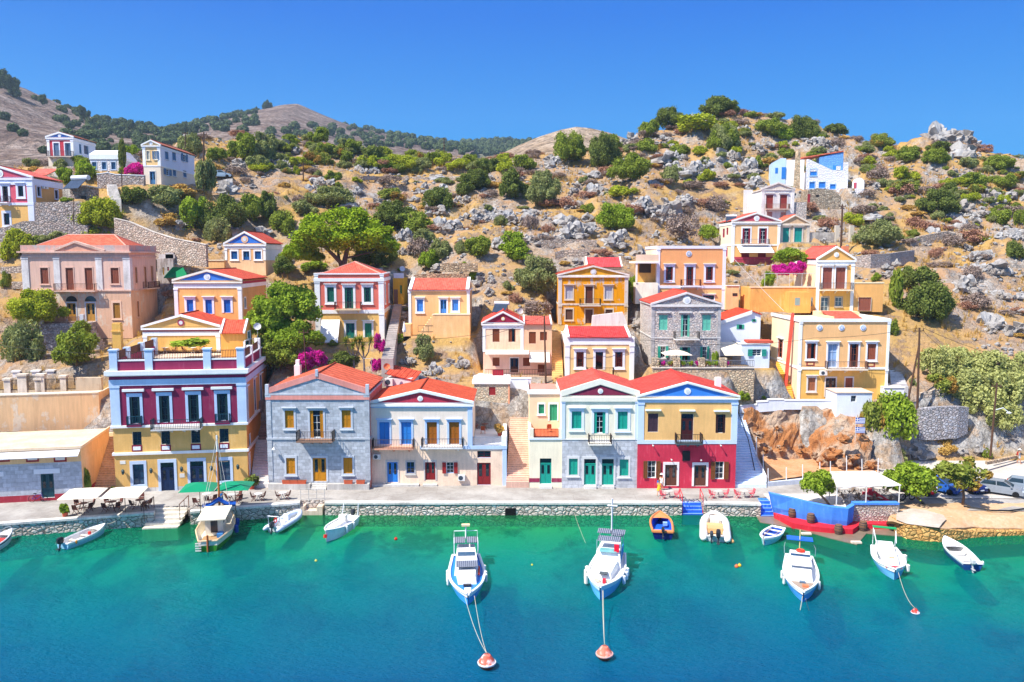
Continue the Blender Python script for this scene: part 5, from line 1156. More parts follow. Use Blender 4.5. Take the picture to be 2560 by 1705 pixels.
o=patch('rock_face',[[aa(200,1060,94),aa(330,1040,94.2),aa(450,1020,94.2),aa(560,1020,94.2),aa(640,1020,94),aa(690,1060,92.4),aa(790,1095,91),aa(900,1115,90.2),aa(1000,1125,90.3)],[aa(200,780,95.6),aa(330,800,95.8),aa(450,790,96.4),aa(560,780,96.6),aa(640,790,96.4),aa(720,800,95),aa(830,830,93.6),aa(920,860,92.6),aa(1010,930,92.4)],[aa(200,668,96.6),aa(330,668,97),aa(450,672,97.4),aa(560,672,97.6),aa(640,668,97.4),aa(740,664,96.6),aa(840,700,95.2),aa(920,730,94.6),aa(1010,830,94.4)],[aa(200,655,99),aa(330,655,99),aa(450,655,99.4),aa(560,655,99.6),aa(640,655,99.4),aa(740,650,99),aa(840,690,98),aa(920,715,97.4),aa(1010,800,97)]],RF,.55,9,smoothf=False,sub=7)
DS=EARTH('dirt_shore',(.56,.36,.2),(.62,.44,.28),(.42,.22,.1))
patch('shore',[[g('RC',-40,1400,-.5),g('RC',400,1490,-.5),g('RC',900,1520,-.5),g('RC',1500,1520,-.5),g('RC',2500,1560,-.6)],[g('RC',-20,1265,1.2),g('RC',400,1345,1.25),g('RC',900,1400,1.2),g('RC',1500,1370,.6),g('RC',2500,1400,.4)],[g('RC',60,1150,1.25),g('RC',450,1160,1.28),g('RC',900,1190,1.28),g('RC',1500,1200,1.2),g('RC',2500,1200,1.2)],[g('RC',60,960,1.36),g('RC',500,960,1.36),g('RC',900,960,1.36),g('RC',1500,960,1.36),g('RC',2500,960,1.36)]],DS,.12,5)
flat('parking_apron',[tuple(g('RC',x,y,1.4))[:2]for x,y in((150,1120),(140,1240),(330,1312),(620,1350),(885,1380),(940,1300),(1010,1235),(960,1160),(820,1120),(640,1070),(380,1035))],1.4,EARTH('pale_apron',(.46,.40,.33),(.58,.52,.45),(.44,.34,.24)))
def sh(nm,lb,pts,mat):
 T_=[g('RC',x,y,z)for x,y,z in pts];m=MB();m.loft([[(p.x,p.y-.25,-.8),(p.x,p.y,p.z),(p.x,p.y+1,p.z),(p.x,p.y+1,-.8)]for p in T_]);tag(m.build(nm,mat),lb,'shore wall')
sh('shore_wall','rough yellowish stone shore wall right of the red ledge',[(120,1235,1.3),(330,1330,1.32),(620,1365,1.3),(900,1400,1.2),(1180,1430,.9),(1450,1450,.55),(1900,1450,.4),(2420,1440,.35)],RUBBLE('#d0a868',2.3,'#6a4a28',.35))
flat('road',[(40,79.9),(120,79.9),(120,102),(49.5,102),(46.5,93),(41,89.3),(40,86)],1.37,EARTH('pale_road',(.52,.46,.4),(.6,.55,.5),(.46,.4,.34)))
def LEAF(nm,lo,hi,tr=.28,alt=None):
 if nm in MATS:return MATS[nm]
 n=NT('leaves_'+nm);r=n.n('ShaderNodeNewGeometry').outputs['Random Per Island'];v=n.coord();k=n.noise(v,1.7,3)
 col=n.mix(n.math('ADD',n.math('MULTIPLY',r,.6),n.math('MULTIPLY',n.ramp(k,[(.3,0),(.7,1)]),.4)),lo,hi)
 if alt:col=n.mix(n.ramp(n.noise(v,.9,2),[(.5,0),(.62,.8)]),col,alt)
 d=n.n('ShaderNodeBsdfDiffuse',{'Color':col});t=n.n('ShaderNodeBsdfTranslucent',{'Color':n.mix(1,col,(1.15,1.1,.6),'MULTIPLY')})
 m=n.n('ShaderNodeMixShader',{0:tr,1:d,2:t});n.t.links.new(m.outputs[0],n.o.inputs[0]);MATS[nm]=n.m;return n.m
LM={'dark':LEAF('dark',(.07,.1,.022),(.26,.31,.075)),'mid':LEAF('mid',(.11,.155,.018),(.38,.45,.07)),'bright':LEAF('bright',(.2,.25,.012),(.56,.6,.06)),'olive':LEAF('olive',(.14,.165,.06),(.42,.45,.17)),'tam':LEAF('tam',(.28,.3,.09),(.62,.63,.25)),'pine':LEAF('pine',(.12,.2,.01),(.45,.58,.04)),'leafy':LEAF('leafy',(.12,.19,.015),(.42,.55,.06)),'mixed':LEAF('mixed',(.14,.19,.03),(.4,.44,.09),.28,(.42,.2,.05)),'dry':LEAF('dry',(.2,.14,.115),(.44,.34,.29),.1),'rust':LEAF('rust',(.27,.12,.075),(.5,.28,.19),.1),'gold':LEAF('gold',(.42,.24,.05),(.68,.46,.14),.15),'boug':LEAF('boug',(.46,.01,.24),(.85,.05,.48),.3),'far':LEAF('far',(.05,.075,.035),(.15,.19,.08),.1),'blade':LEAF('blade',(.10,.15,.02),(.32,.36,.05),.2)}
def quads(C,D,U,S1,S2):
 """leaf quads: centres, axes"""
 a=D*S1[:,None];b=U*S2[:,None]
 return np.stack([C-a-b,C+a-b,C+a+b,C-a+b],1)
def unit(v):return v/(np.linalg.norm(v,axis=-1,keepdims=True)+1e-9)
def leafmesh(name,Q,mats):
 n=len(Q);me=bpy.data.meshes.new(name);me.vertices.add(4*n);me.vertices.foreach_set('co',Q.reshape(-1));me.loops.add(4*n);me.loops.foreach_set('vertex_index',np.arange(4*n))
 me.polygons.add(n);me.polygons.foreach_set('loop_start',np.arange(n)*4);me.polygons.foreach_set('loop_total',np.full(n,4));me.materials.append(mats);me.update();me.validate();return me
def crown_mesh(seed,nb=18,nl=8500,leaf=.046,flat=1.0,up=.3,spread=.84,rb=(.16,.4),hollow=.4,low=-.75):
 r=np.random.default_rng(seed);out=[]
 c=unit(r.normal(size=(nb,3)))*(r.random((nb,1))**.45)*spread;c[:,2]=np.abs(c[:,2])*.95-.22;R=rb[0]+(rb[1]-rb[0])*r.random(nb);R*=1.15-.45*np.linalg.norm(c,axis=1)/spread
 k=r.integers(0,nb,nl);d=unit(r.normal(size=(nl,3))+np.array([0,0,up]));rad=R[k]*(1-hollow*r.random(nl)**2)*(1+.19*r.normal(size=nl))
 C=c[k]+d*rad[:,None]
 inside=np.zeros(nl,bool)
 for j in range(nb):inside|=(np.linalg.norm(C-c[j],axis=1)<R[j]*.72)&(k!=j)
 C,d=C[~inside],d[~inside];n=len(C);C[:,2]=np.maximum(C[:,2],low+.15*r.random(n))
 nn=unit(d*.8+np.array([-.25,-.2,.35])*0+r.normal(size=(n,3))*.6);t=unit(np.cross(nn,r.normal(size=(n,3))));b=np.cross(nn,t)
 s=leaf*(.6+.8*r.random(n));Q=quads(C,t,b,s,s*.62)
 lo,hi=C.min(0),C.max(0);Q=(Q-np.array([(lo[0]+hi[0])/2,(lo[1]+hi[1])/2,lo[2]]))/np.array([(hi[0]-lo[0])/2,(hi[1]-lo[1])/2,hi[2]-lo[2]])
 return leafmesh('crown',Q,LM['mid'])
CROWNS=[crown_mesh(100+i,nb=(14,20,26,18,22,30)[i%6])for i in range(10)]
BIGCR=[crown_mesh(900+i,nb=38,nl=24000,leaf=.027,spread=.84,rb=(.15,.34))for i in range(3)]
LOWS=[crown_mesh(200+i,nb=26,nl=6500,leaf=.042,spread=.75,rb=(.2,.36))for i in range(4)]
FEATH=[crown_mesh(300+i,nb=34,nl=9500,leaf=.034,spread=.75,rb=(.16,.36),up=.15,hollow=.5)for i in range(3)]
SPARSE=[crown_mesh(400+i,nb=20,nl=2000,leaf=.05,spread=.9,rb=(.14,.26),hollow=.3)for i in range(2)]
TWIGS=[crown_mesh(500+i,nb=22,nl=4200,leaf=.036,spread=.7,rb=(.2,.4),hollow=.8)for i in range(4)]
PINECR=crown_mesh(610,nb=64,nl=30000,leaf=.02,spread=.86,rb=(.13,.24),up=.7,hollow=.3)
BARK=WOOD('#7a6450');BARKG=WOOD('#8c8078')
def trunk_mesh(seed,n=3):
 r=random.Random(seed);m=MB()
 top=(r.uniform(-.1,.1),r.uniform(-.1,.1),.5);m.tube([(0,0,-.12),(r.uniform(-.04,.04),0,.2),top],.06,6,.04)
 for i in range(n+1):
  a=6.28*i/(n+1)+r.uniform(-.4,.4);e=(math.cos(a)*r.uniform(.3,.55),math.sin(a)*r.uniform(.3,.55),r.uniform(.75,.95));s=r.uniform(.2,.5)
  p=Vector((0,0,0)).lerp(Vector(top),s/.5);m.tube([p,(p+Vector(e))*.5+Vector((0,0,.06)),e],.032,5,.012)
 return m.mesh('trunk',BARK,True)
TRUNKS=[trunk_mesh(i)for i in range(5)]
LAND=[(h.root.name.replace('_',' '),(FPX*0,0))for h,_ in HOUSES]
def proj(p):
 q=Vector(p)-Vector((0,0,CAMZ));d=q.y*CP-q.z*SP;return CX+q.x/d*FPX,CY-(q.y*SP+q.z*CP)/d*FPX
LAND=[]
for h,_ in HOUSES:
 c=h.wld((h.W/2,0,3));LAND.append((h.root.name.split('.')[0].replace('_',' '),*proj(c),proj(h.wld((h.W,0,3)))[0]-proj(h.wld((0,0,3)))[0]))
DESC={'dark':'dark green','mid':'green','bright':'bright yellow green','olive':'grey green','tam':'pale feathery','pine':'rich green','leafy':'fresh green','mixed':'green and rust','dry':'dry purplish brown','rust':'rust red dry','gold':'golden dry','boug':'magenta flowering','blade':'spiky'}
USED={}
def where(x,y):
 L=sorted(LAND,key=lambda l:math.hypot(l[1]-x,(l[2]-y)*1.1));n,lx,ly,lw=L[0];dx,dy=x-lx,y-ly;dist=math.hypot(dx,dy)
 far_='well ' if dist>260 else('just ' if dist<110 else '')
 if abs(dx)>abs(dy)*1.2:rel='left of' if dx<0 else 'right of'
 else:rel='uphill of' if dy<0 else 'downhill of'
 return f'{far_}{rel} the {n}',L[1][0]
def uniq(base,x,y,extra=''):
 w,second=where(x,y);s=f'{base} {w}'
 if s in USED:s=f'{base} {w}, towards the {second}'
 if s in USED:
  for q_ in('a lower one','a higher one','a rounder one','a ragged one','a narrower one','a fuller one','a paler one','a denser one'):
   s2=f'{base}, {q_}, {w}'
   if s2 not in USED:s=s2;break
 USED[s]=1;return s
def setmat(o,m):
 o.material_slots[0].link='OBJECT';o.material_slots[0].material=m
def plant(R,x,yb,w,hgt,typ,pool=None,name=None,Y=None,trunk=None,cat=None,label=None,z=None,depth=.85):
 px,py=P(R,x,yb);s=FR[R][2]
 if Y:g_=at(px,py,Y)
 elif z is not None:g_=ground(px,py,z)
 else:g_=hitT(px,py)
 k=ppm(g_.y);W_,H_=w*s/k,hgt*s/k
 pool=pool or(BIGCR if W_>6.5 and typ not in('tam','dry','rust','boug')and H_>W_*.45 else FEATH if typ=='tam' else TWIGS if typ in('dry','rust')else LOWS if H_<W_*.5 else CROWNS)
 tree=(H_>3.0)if trunk is None else trunk
 nm=name or('tree' if tree else 'shrub')
 lab=label or uniq(('big ' if W_>6 else 'small ' if W_<2.2 else '')+DESC[typ]+(' tree' if tree else ' bush'),px,py-hgt*s/2)
 rz=random.random()*6.28
 root=thing(nm,lab,cat or('tree' if tree else 'bush'),g_,0)
 me_=random.choice(pool);o=bpy.data.objects.new('crown',me_);COL.objects.link(o);o.parent=root;o.rotation_euler=(0,0,rz)
 lift=0
 if tree:lift=H_*.06
 o.scale=(W_/2,W_/2*depth if rz%3.14<.5 or rz%3.14>2.6 else W_/2,H_-lift);o.location=(0,W_*.22,lift-.08*H_*(not tree));setmat(o,LM[typ])
 t=bpy.data.objects.new('trunk',random.choice(TRUNKS));COL.objects.link(t);t.parent=root;t.scale=(W_*.42 if tree else W_*.3,W_*.42 if tree else W_*.3,H_);t.location=(0,W_*.22,-.1)
 return root
PL_={'R12':[(700,600,270,260,'mid'),(970,645,260,285,'dark'),(1190,738,335,235,'mid'),(1300,520,210,130,'mid'),(280,890,250,250,'dark'),(490,945,305,305,'olive'),(335,660,190,140,'mid'),(195,622,130,110,'bright'),(350,548,125,72,'mid'),(60,672,130,120,'dark'),(40,785,100,140,'dark'),(1497,782,160,180,'olive'),(1580,535,150,95,'mid'),(1772,740,165,105,'bright'),(1920,525,240,250,'mid'),(1745,372,390,170,'bright'),(1890,245,300,195,'dark'),(1490,335,245,200,'dark'),(1340,395,140,140,'mid'),(1240,322,150,92,'olive'),(1120,880,310,120,'bright'),(850,988,118,92,'mid'),(1070,1125,318,225,'leafy'),(1510,445,92,42,'bright'),(820,755,100,70,'olive'),(160,1085,112,95,'olive'),(1600,1220,285,240,'dry'),(390,1110,150,125,'dry'),(680,950,190,105,'rust'),(1850,985,230,150,'dry'),(535,1150,112,82,'rust'),(1030,1200,120,80,'dry'),(1800,1200,160,130,'leafy'),(60,965,80,55,'olive'),(1640,760,90,50,'bright')],'R6':[(350,300,250,230,'leafy'),(560,660,420,400,'olive'),(430,330,240,160,'leafy'),(70,310,190,190,'mid'),(1395,700,110,240,'leafy'),(380,700,130,110,'rust'),(560,790,260,130,'dry'),(320,580,110,90,'olive'),(1130,280,200,70,'rust'),(2110,1230,60,140,'leafy')],'R11':[(50,530,250,280,'olive'),(170,320,130,135,'mid'),(270,370,112,105,'mid'),(240,240,150,95,'olive'),(420,305,112,72,'gold'),(545,370,190,165,'mid'),(725,335,175,115,'mixed'),(445,385,122,72,'dry'),(830,340,70,65,'mid'),(590,535,112,85,'olive'),(800,515,145,115,'mid'),(1040,545,235,175,'dark'),(900,445,165,115,'olive'),(1190,440,165,105,'olive'),(1140,595,140,125,'leafy'),(1300,605,335,155,'bright'),(1310,460,210,75,'mixed'),(1430,625,125,82,'olive'),(1660,565,172,142,'bright'),(1800,605,260,110,'bright'),(1800,455,205,85,'bright'),(2060,622,232,142,'dark'),(1950,770,285,195,'dark'),(1860,832,175,145,'dark'),(2080,465,132,82,'mid'),(2255,865,185,285,'dark'),(1610,975,282,232,'dark'),(1205,880,252,132,'mixed'),(1200,1110,405,260,'dark'),(1420,1190,282,235,'mid'),(640,940,480,225,'olive'),(440,1000,260,150,'olive'),(740,745,82,55,'mid'),(90,1055,205,275,'dark'),(210,1200,255,245,'mid'),(680,680,150,95,'mid'),(530,670,112,90,'olive'),(360,630,62,85,'bright'),(900,705,102,52,'bright'),(265,865,42,52,'olive'),(240,480,102,42,'bright'),(1500,1250,205,145,'olive'),(1440,1400,205,205,'dry'),(1640,1390,205,190,'olive'),(1550,1500,225,200,'leafy'),(1965,1390,225,195,'mid'),(1820,1340,122,135,'olive'),(1050,1460,420,240,'dark'),(230,1545,172,205,'dark'),(700,420,160,60,'dry'),(2090,830,160,80,'dry'),(1680,1170,140,110,'dry')],'R1':[(1080,1175,230,170,'dark'),(1300,1200,300,200,'olive'),(1560,1370,270,280,'leafy'),(1800,1410,400,345,'dark'),(1760,1490,225,240,'olive'),(2030,1300,190,240,'mid'),(1650,1065,180,280,'olive'),(780,1380,395,295,'bright'),(720,1450,310,120,'bright'),(490,1455,225,125,'olive'),(110,1575,245,225,'bright'),(300,1500,160,90,'mid'),(640,855,205,115,'mid'),(490,855,132,85,'olive'),(810,748,145,95,'mid'),(930,735,172,125,'bright'),(1070,775,132,120,'leafy'),(690,985,245,190,'leafy'),(520,1000,135,150,'leafy'),(1005,905,92,62,'mid'),(330,770,145,145,'gold'),(235,840,122,78,'olive'),(530,1125,102,45,'leafy'),(1210,640,122,75,'mid'),(1545,785,190,215,'olive'),(1760,570,182,115,'leafy'),(1850,620,165,135,'mid'),(1970,800,240,240,'mid'),(1760,800,165,125,'mid'),(2050,560,100,100,'leafy'),(1400,1080,320,110,'gold'),(1500,1100,150,90,'gold'),(1330,1320,220,120,'gold'),(1760,870,90,60,'gold')],'RL':[(200,1340,440,560,'olive'),(780,1335,470,430,'mid'),(870,945,252,175,'mid')],'R2':[(120,350,245,300,'bright'),(40,560,95,175,'mid'),(350,180,180,80,'olive')],'R8':[(1290,800,362,230,'olive'),(1730,570,330,245,'dark'),(1080,618,182,105,'bright'),(1590,1140,285,215,'dark'),(1680,1375,430,340,'dark'),(1370,1455,92,135,'mid'),(2300,880,132,150,'dark'),(2205,625,182,132,'mid'),(2325,640,85,140,'mid'),(1240,1040,90,75,'leafy'),(840,470,190,110,'dry'),(890,650,170,110,'rust'),(1450,400,190,110,'rust'),(1540,640,150,90,'rust'),(1980,760,240,120,'rust'),(1830,790,170,110,'dry'),(1980,1050,190,140,'dry'),(2020,1260,230,150,'dry'),(1270,280,190,110,'dry'),(1640,660,200,90,'rust'),(1420,960,60,40,'gold'),(1960,680,150,100,'dry'),(1700,880,130,90,'rust')],'RV':[(60,350,132,95,'mid'),(700,368,168,170,'olive'),(960,280,195,118,'mid'),(1140,300,182,148,'dark'),(1030,300,132,75,'leafy'),(980,172,112,45,'olive'),(850,168,92,42,'mid'),(1320,262,132,68,'dark'),(1040,390,112,60,'mid'),(1205,390,92,48,'mid'),(875,460,72,85,'mid'),(1570,340,162,92,'mixed'),(1720,415,132,95,'mid'),(1890,350,142,60,'dark'),(1480,365,122,55,'olive'),(1620,385,92,48,'bright'),(1880,445,175,105,'mid'),(1720,525,145,92,'bright'),(2060,445,112,65,'olive'),(2235,470,162,105,'mid'),(2300,365,92,62,'dark'),(1700,580,145,75,'mixed'),(2100,560,155,92,'mid'),(1960,585,102,65,'dark'),(2250,565,182,85,'mid'),(2130,330,60,45,'mid'),(1430,300,90,40,'dry'),(1320,330,120,60,'dry'),(1820,600,120,60,'dry'),(1550,480,130,70,'dry'),(1100,420,100,45,'dry'),(640,330,90,45,'dry'),(460,260,120,45,'rust')],'R9':[(1430,480,240,210,'tam'),(1560,500,270,230,'tam'),(1710,520,270,230,'tam'),(1640,640,320,240,'tam'),(1810,590,320,290,'tam'),(1910,720,280,290,'tam'),(1760,770,330,270,'tam'),(1950,560,210,250,'tam'),(1490,600,220,150,'mixed'),(1860,840,260,210,'tam'),(1050,880,220,300,'mixed'),(1180,920,290,370,'leafy'),(1180,1000,120,95,'tam'),(455,808,72,75,'mid'),(1470,850,145,95,'gold'),(1480,960,160,100,'gold'),(1745,990,66,75,'mid'),(330,605,40,30,'leafy'),(1280,530,55,60,'olive')],'R4':[(420,1000,640,450,'leafy'),(500,1290,560,360,'leafy'),(380,1440,400,300,'mid'),(250,1160,420,430,'leafy'),(230,1380,330,300,'mid'),(560,980,430,330,'leafy'),(730,1190,205,135,'bright'),(1000,1420,330,190,'dark'),(1800,1370,200,290,'olive'),(1560,1170,135,95,'leafy'),(680,1430,325,230,'boug'),(1365,1250,115,195,'boug'),(1330,1450,135,140,'boug'),(900,1200,120,70,'mid'),(420,460,200,160,'dark'),(720,470,260,130,'leafy'),(1560,470,60,30,'leafy'),(2180,470,90,110,'leafy'),(2280,560,90,150,'leafy')],'R7':[(2130,445,115,85,'leafy')]}
FIXY={('R4',420):99,('R4',500):96.5,('R4',380):95,('R4',250):97.5,('R4',230):96,('R4',560):98.5,('R4',680):95,('R4',1000):96,('R4',1365):97.5,('R4',1330):95.5,('R4',1800):101,('RL',200):100,('RL',780):97.5,('RL',870):103.5,('R9',1050):94.2,('R9',1180):93.2,('R4',730):102,('R7',2130):96.8}
for R,L in PL_.items():
 for i,(x,y,w_,h_,t_)in enumerate(L):
  plant(R,x,y,w_,h_,t_,Y=FIXY.get((R,x)))
plant('R1',1105,915,165,115,'boug');plant('R8',540,985,150,90,'boug',Y=114);plant('R8',655,985,130,110,'boug',Y=113.5);plant('R8',600,900,260,130,'leafy',Y=116);plant('R8',430,1080,100,130,'leafy',Y=113)
plant('RL',340,880,620,440,'bright',Y=105,label='spreading yellow green tree covering the left door side of the pink mansion')
CYP=crown_mesh(700,nb=20,nl=2400,leaf=.1,spread=.5,rb=(.3,.5))
plant('R1',1000,885,60,265,'dark',[CYP],'cypress',trunk=True,label='slim dark cypress beside the low white house');plant('R8',1395,1245,100,295,'mid',[CYP],'cypress',trunk=True,label='pointed green conifer right of the tall shutter house')
def stone_pine():
 b=atR('R4',1000,405,121);k=ppm(121);root=thing('stone_pine','great umbrella pine with dark forked trunk behind the salmon house','tree',(b.x,b.y,b.z-.6))
 m=MB();S=lambda x,y,d=0.0:tuple(atR('R4',x,y,121+d)-b+Vector((0,0,.6)))
 m.tube([S(1010,430),S(1020,390),S(1050,250),S(1050,130),S(1070,30,1)],.5,8,.16);m.tube([S(1000,430,.2),S(980,370,-.3),S(880,270,-.6),S(790,190,-.6),S(700,110,-1)],.42,8,.12)
 m.tube([S(970,360,.5),S(960,240,1),S(900,150,1),S(890,60,1)],.26,6,.08);m.tube([S(1060,330,-.2),S(1180,300,-.5),S(1320,270,-1)],.17,6,.05);m.tube([S(1055,230),S(1150,190,-1),S(1260,190,-2)],.17,6,.05);m.tube([S(840,225,-.6),S(830,120,-1.5),S(850,20,-2)],.2,6,.07);m.tube([S(1060,130),S(1160,90,-.6),S(1300,60,-1)],.17,6,.06)
 m.build('trunk',WOOD('#6e5648'),root,smooth=True)
 o=bpy.data.objects.new('crown',PINECR);COL.objects.link(o);o.parent=root;w_=1010*.2551/k;z0=atR('R4',1000,290,121).z-b.z+.6;z1=atR('R4',1000,-195,121).z-b.z+.6
 o.scale=(w_/2,w_/2*.8,z1-z0);c=atR('R4',985,200,121);o.location=(c.x-b.x,.8,z0);setmat(o,LM['pine'])
 o=bpy.data.objects.new('low_bough',PINECR);COL.objects.link(o);o.parent=root;o.scale=(2.9,2.4,3.2);c=atR('R4',560,330,121);o.location=(c.x-b.x,.8,c.z-b.z);setmat(o,LM['pine'])
 o=bpy.data.objects.new('low_bough',PINECR);COL.objects.link(o);o.parent=root;o.rotation_euler=(0,0,2);o.scale=(2.1,2.0,2.6);c=atR('R4',1440,250,121);o.location=(c.x-b.x,.8,c.z-b.z);setmat(o,LM['pine'])
 for x,y,s1,s2 in((600,240,2.2,2.6),(1340,160,2.4,2.4),(700,330,1.8,1.8),(860,200,2.0,1.5)):
  o=bpy.data.objects.new('low_bough',PINECR);COL.objects.link(o);o.parent=root;o.rotation_euler=(0,0,x);o.scale=(s1,s1,s2);c=atR('R4',x,y,121);o.location=(c.x-b.x,1.4,c.z-b.z);setmat(o,LM['pine'])
stone_pine()
def street_tree(R,xb,yb,z,cx,cy0,cy1,w_,typ,pool,label):
 g_=gR(R,xb,yb,z);k=ppm(g_.y);s=FR[R][2];root=thing('street_tree',label,'tree',g_)
 a=atR(R,cx,cy1,g_.y);t=atR(R,cx,cy0,g_.y);m=MB();c=Vector((a.x-g_.x,.3,(a.z+t.z)/2-g_.z));lo=Vector((a.x-g_.x,0,a.z-g_.z))
 m.tube([(0,0,-.2),lo*.5+Vector((.1,0,0)),lo+Vector((0,0,.2))],.15,7,.1)
 for i in range(6):an=i*1.05;m.tube([lo+Vector((0,0,.1)),lo.lerp(c,.6)+Vector((math.cos(an)*.6,math.sin(an)*.6,0)),c+Vector((math.cos(an)*w_*s/k*.33,math.sin(an)*w_*s/k*.3,.2))],.06,5,.02)
 m.build('trunk',BARK,root,smooth=True);o=bpy.data.objects.new('crown',random.choice(pool));COL.objects.link(o);o.parent=root;o.scale=(w_*s/k/2,w_*s/k/2,t.z-a.z);o.location=(lo.x,.3,lo.z);setmat(o,LM[typ])
street_tree('RT',1095,640,1.4,930,85,500,620,'leafy',CROWNS[:3],'leafy green tree on the blue boat shaped terrace')
street_tree('RC',640,960,1.38,430,250,830,880,'leafy',CROWNS[3:6],'broad leafy green tree between the white canopy and the parked cars')
street_tree('RC',1290,980,1.38,1300,190,720,880,'mixed',SPARSE,'thin sparse tree with yellowing leaves in front of the parked cars')
def yucca(R,x,yb,yt,Y,label):
 b=atR(R,x,yb,Y);t=atR(R,x-20,yt,Y)-b;root=thing('yucca',label,'yucca',b);m=MB();r=random.Random(x);heads=[]
 m.tube([(0,0,-.5),t*.35,t*.7],.14,6,.1)
 for a in(-.8,.9):e=t*.95+Vector((a,.2*a,0));heads.append(e);m.tube([t*.35,t*.6+Vector((a*.7,0,0)),e],.09,5,.07)
 heads.append(t*.8);m.build('trunk',BARKG,root);Q=[]
 for hd in heads:
  for i in range(130):
   d=Vector((r.gauss(0,1),r.gauss(0,1),r.gauss(.35,.8))).normalized();s=d.cross(Vector((0,0,1))).normalized()*.045;L=r.uniform(.6,1.0);a=hd+d*.05;c=hd+d*L
   Q.append([a-s,a+s,c+s*.3,c-s*.3])
 o=bpy.data.objects.new('crown',leafmesh('yucca_leaves',np.array([[list(v)for v in q]for q in Q]),LM['blade']));COL.objects.link(o);o.parent=root
yucca('R4',1120,1420,1130,96,'tall spiky yucca below the salmon house, left of the pair');yucca('R4',1220,1440,1130,95.7,'tall spiky yucca below the salmon house, beside the magenta flowers')
def free(x,y):
 for h,f in HOUSES:
  dx,dy=x-h.O.x,y-h.O.y;u=dx*h.ca+dy*h.sa;v=-dx*h.sa+dy*h.ca
  if-1.2<u<h.W+1.2 and-max(f,1.5)-.5<v<h.D+1:return False
 return True
def spot(ymin,ymax,xl=None):
 while True:
  y=ymin+(ymax-ymin)*random.random()**.8;x=random.uniform(-.66,.68)*y
  if-150<x<160 and free(x,y):return x,y,TZ(x,y)
SC=[('dry','low dry purplish scrub bush scattered on the hillside','dry scrub on the hillside',150),('rust','low rust coloured scrub bush scattered on the hillside','rust scrub on the hillside',120),('olive','low grey green cushion shrub scattered on the hillside','green cushion shrubs on the hillside',70),('gold','tuft of tall golden dry grass on the hillside','golden grass tufts on the hillside',70)]
for t_,lab,grp,n_ in SC:
 for i in range(n_):
  x,y,z=spot(112 if t_!='gold' else 96,214);o=bpy.data.objects.new('scrub_bush' if t_!='gold' else 'grass_tuft',random.choice(TWIGS if t_ in('dry','rust')else LOWS));COL.objects.link(o);s=random.uniform(.6,1.7)*(.8+.3*(y>150))*(1.45 if t_ in('dry','rust')else 1)
  o.location=(x,y,z-.15);o.rotation_euler=(0,0,random.random()*6);o.scale=(s,s,s*random.uniform(.5,.9));setmat(o,LM[t_]);tag(o,lab,'shrub' if t_!='gold' else 'grass tuft',grp)
for i in range(235):
 R,x0,x1,y0,y1=(('RV',1400,2355,320,700),('R11',0,2281,330,620),('RV',150,1350,200,520),('R8',1150,2355,200,760))[(0,1,1,2,3,1)[i%6]]
 g_=hitT(*P(R,random.uniform(x0,x1),random.uniform(y0,y1)))
 if not free(g_.x,g_.y)or g_.y>235:continue
 o=bpy.data.objects.new('bush',random.choice(CROWNS[:4]+LOWS+LOWS));COL.objects.link(o);s=random.uniform(.6,1.9)*(1.3 if R=='R11' else 1);o.location=g_-Vector((0,0,.3));o.rotation_euler=(0,0,random.random()*6);o.scale=(s,s,s*random.uniform(.9,1.5));setmat(o,LM[random.choice(('mid','bright','olive','olive','mixed'))]);tag(o,'low green bush among the scrub on the upper slope','bush','low bushes on the upper slope')
def rock_mesh(seed,sub=3,rough_=.35):
 bm=bmesh.new();bmesh.ops.create_icosphere(bm,subdivisions=sub,radius=1);off=Vector((seed*3.7,seed,0))
 for v in bm.verts:
  d=v.co.normalized();c=mnoise.cell(d*1.7+off);k=1+(c-.5)*.5+mnoise.noise(d*1.4+off)*rough_+mnoise.noise(d*4+off)*.14
  v.co=d*k;v.co.z*=.8
 me_=bpy.data.meshes.new('boulder');bm.to_mesh(me_);bm.free();me_.materials.append(RG);return me_
ROCKS=[rock_mesh(i)for i in range(8)]
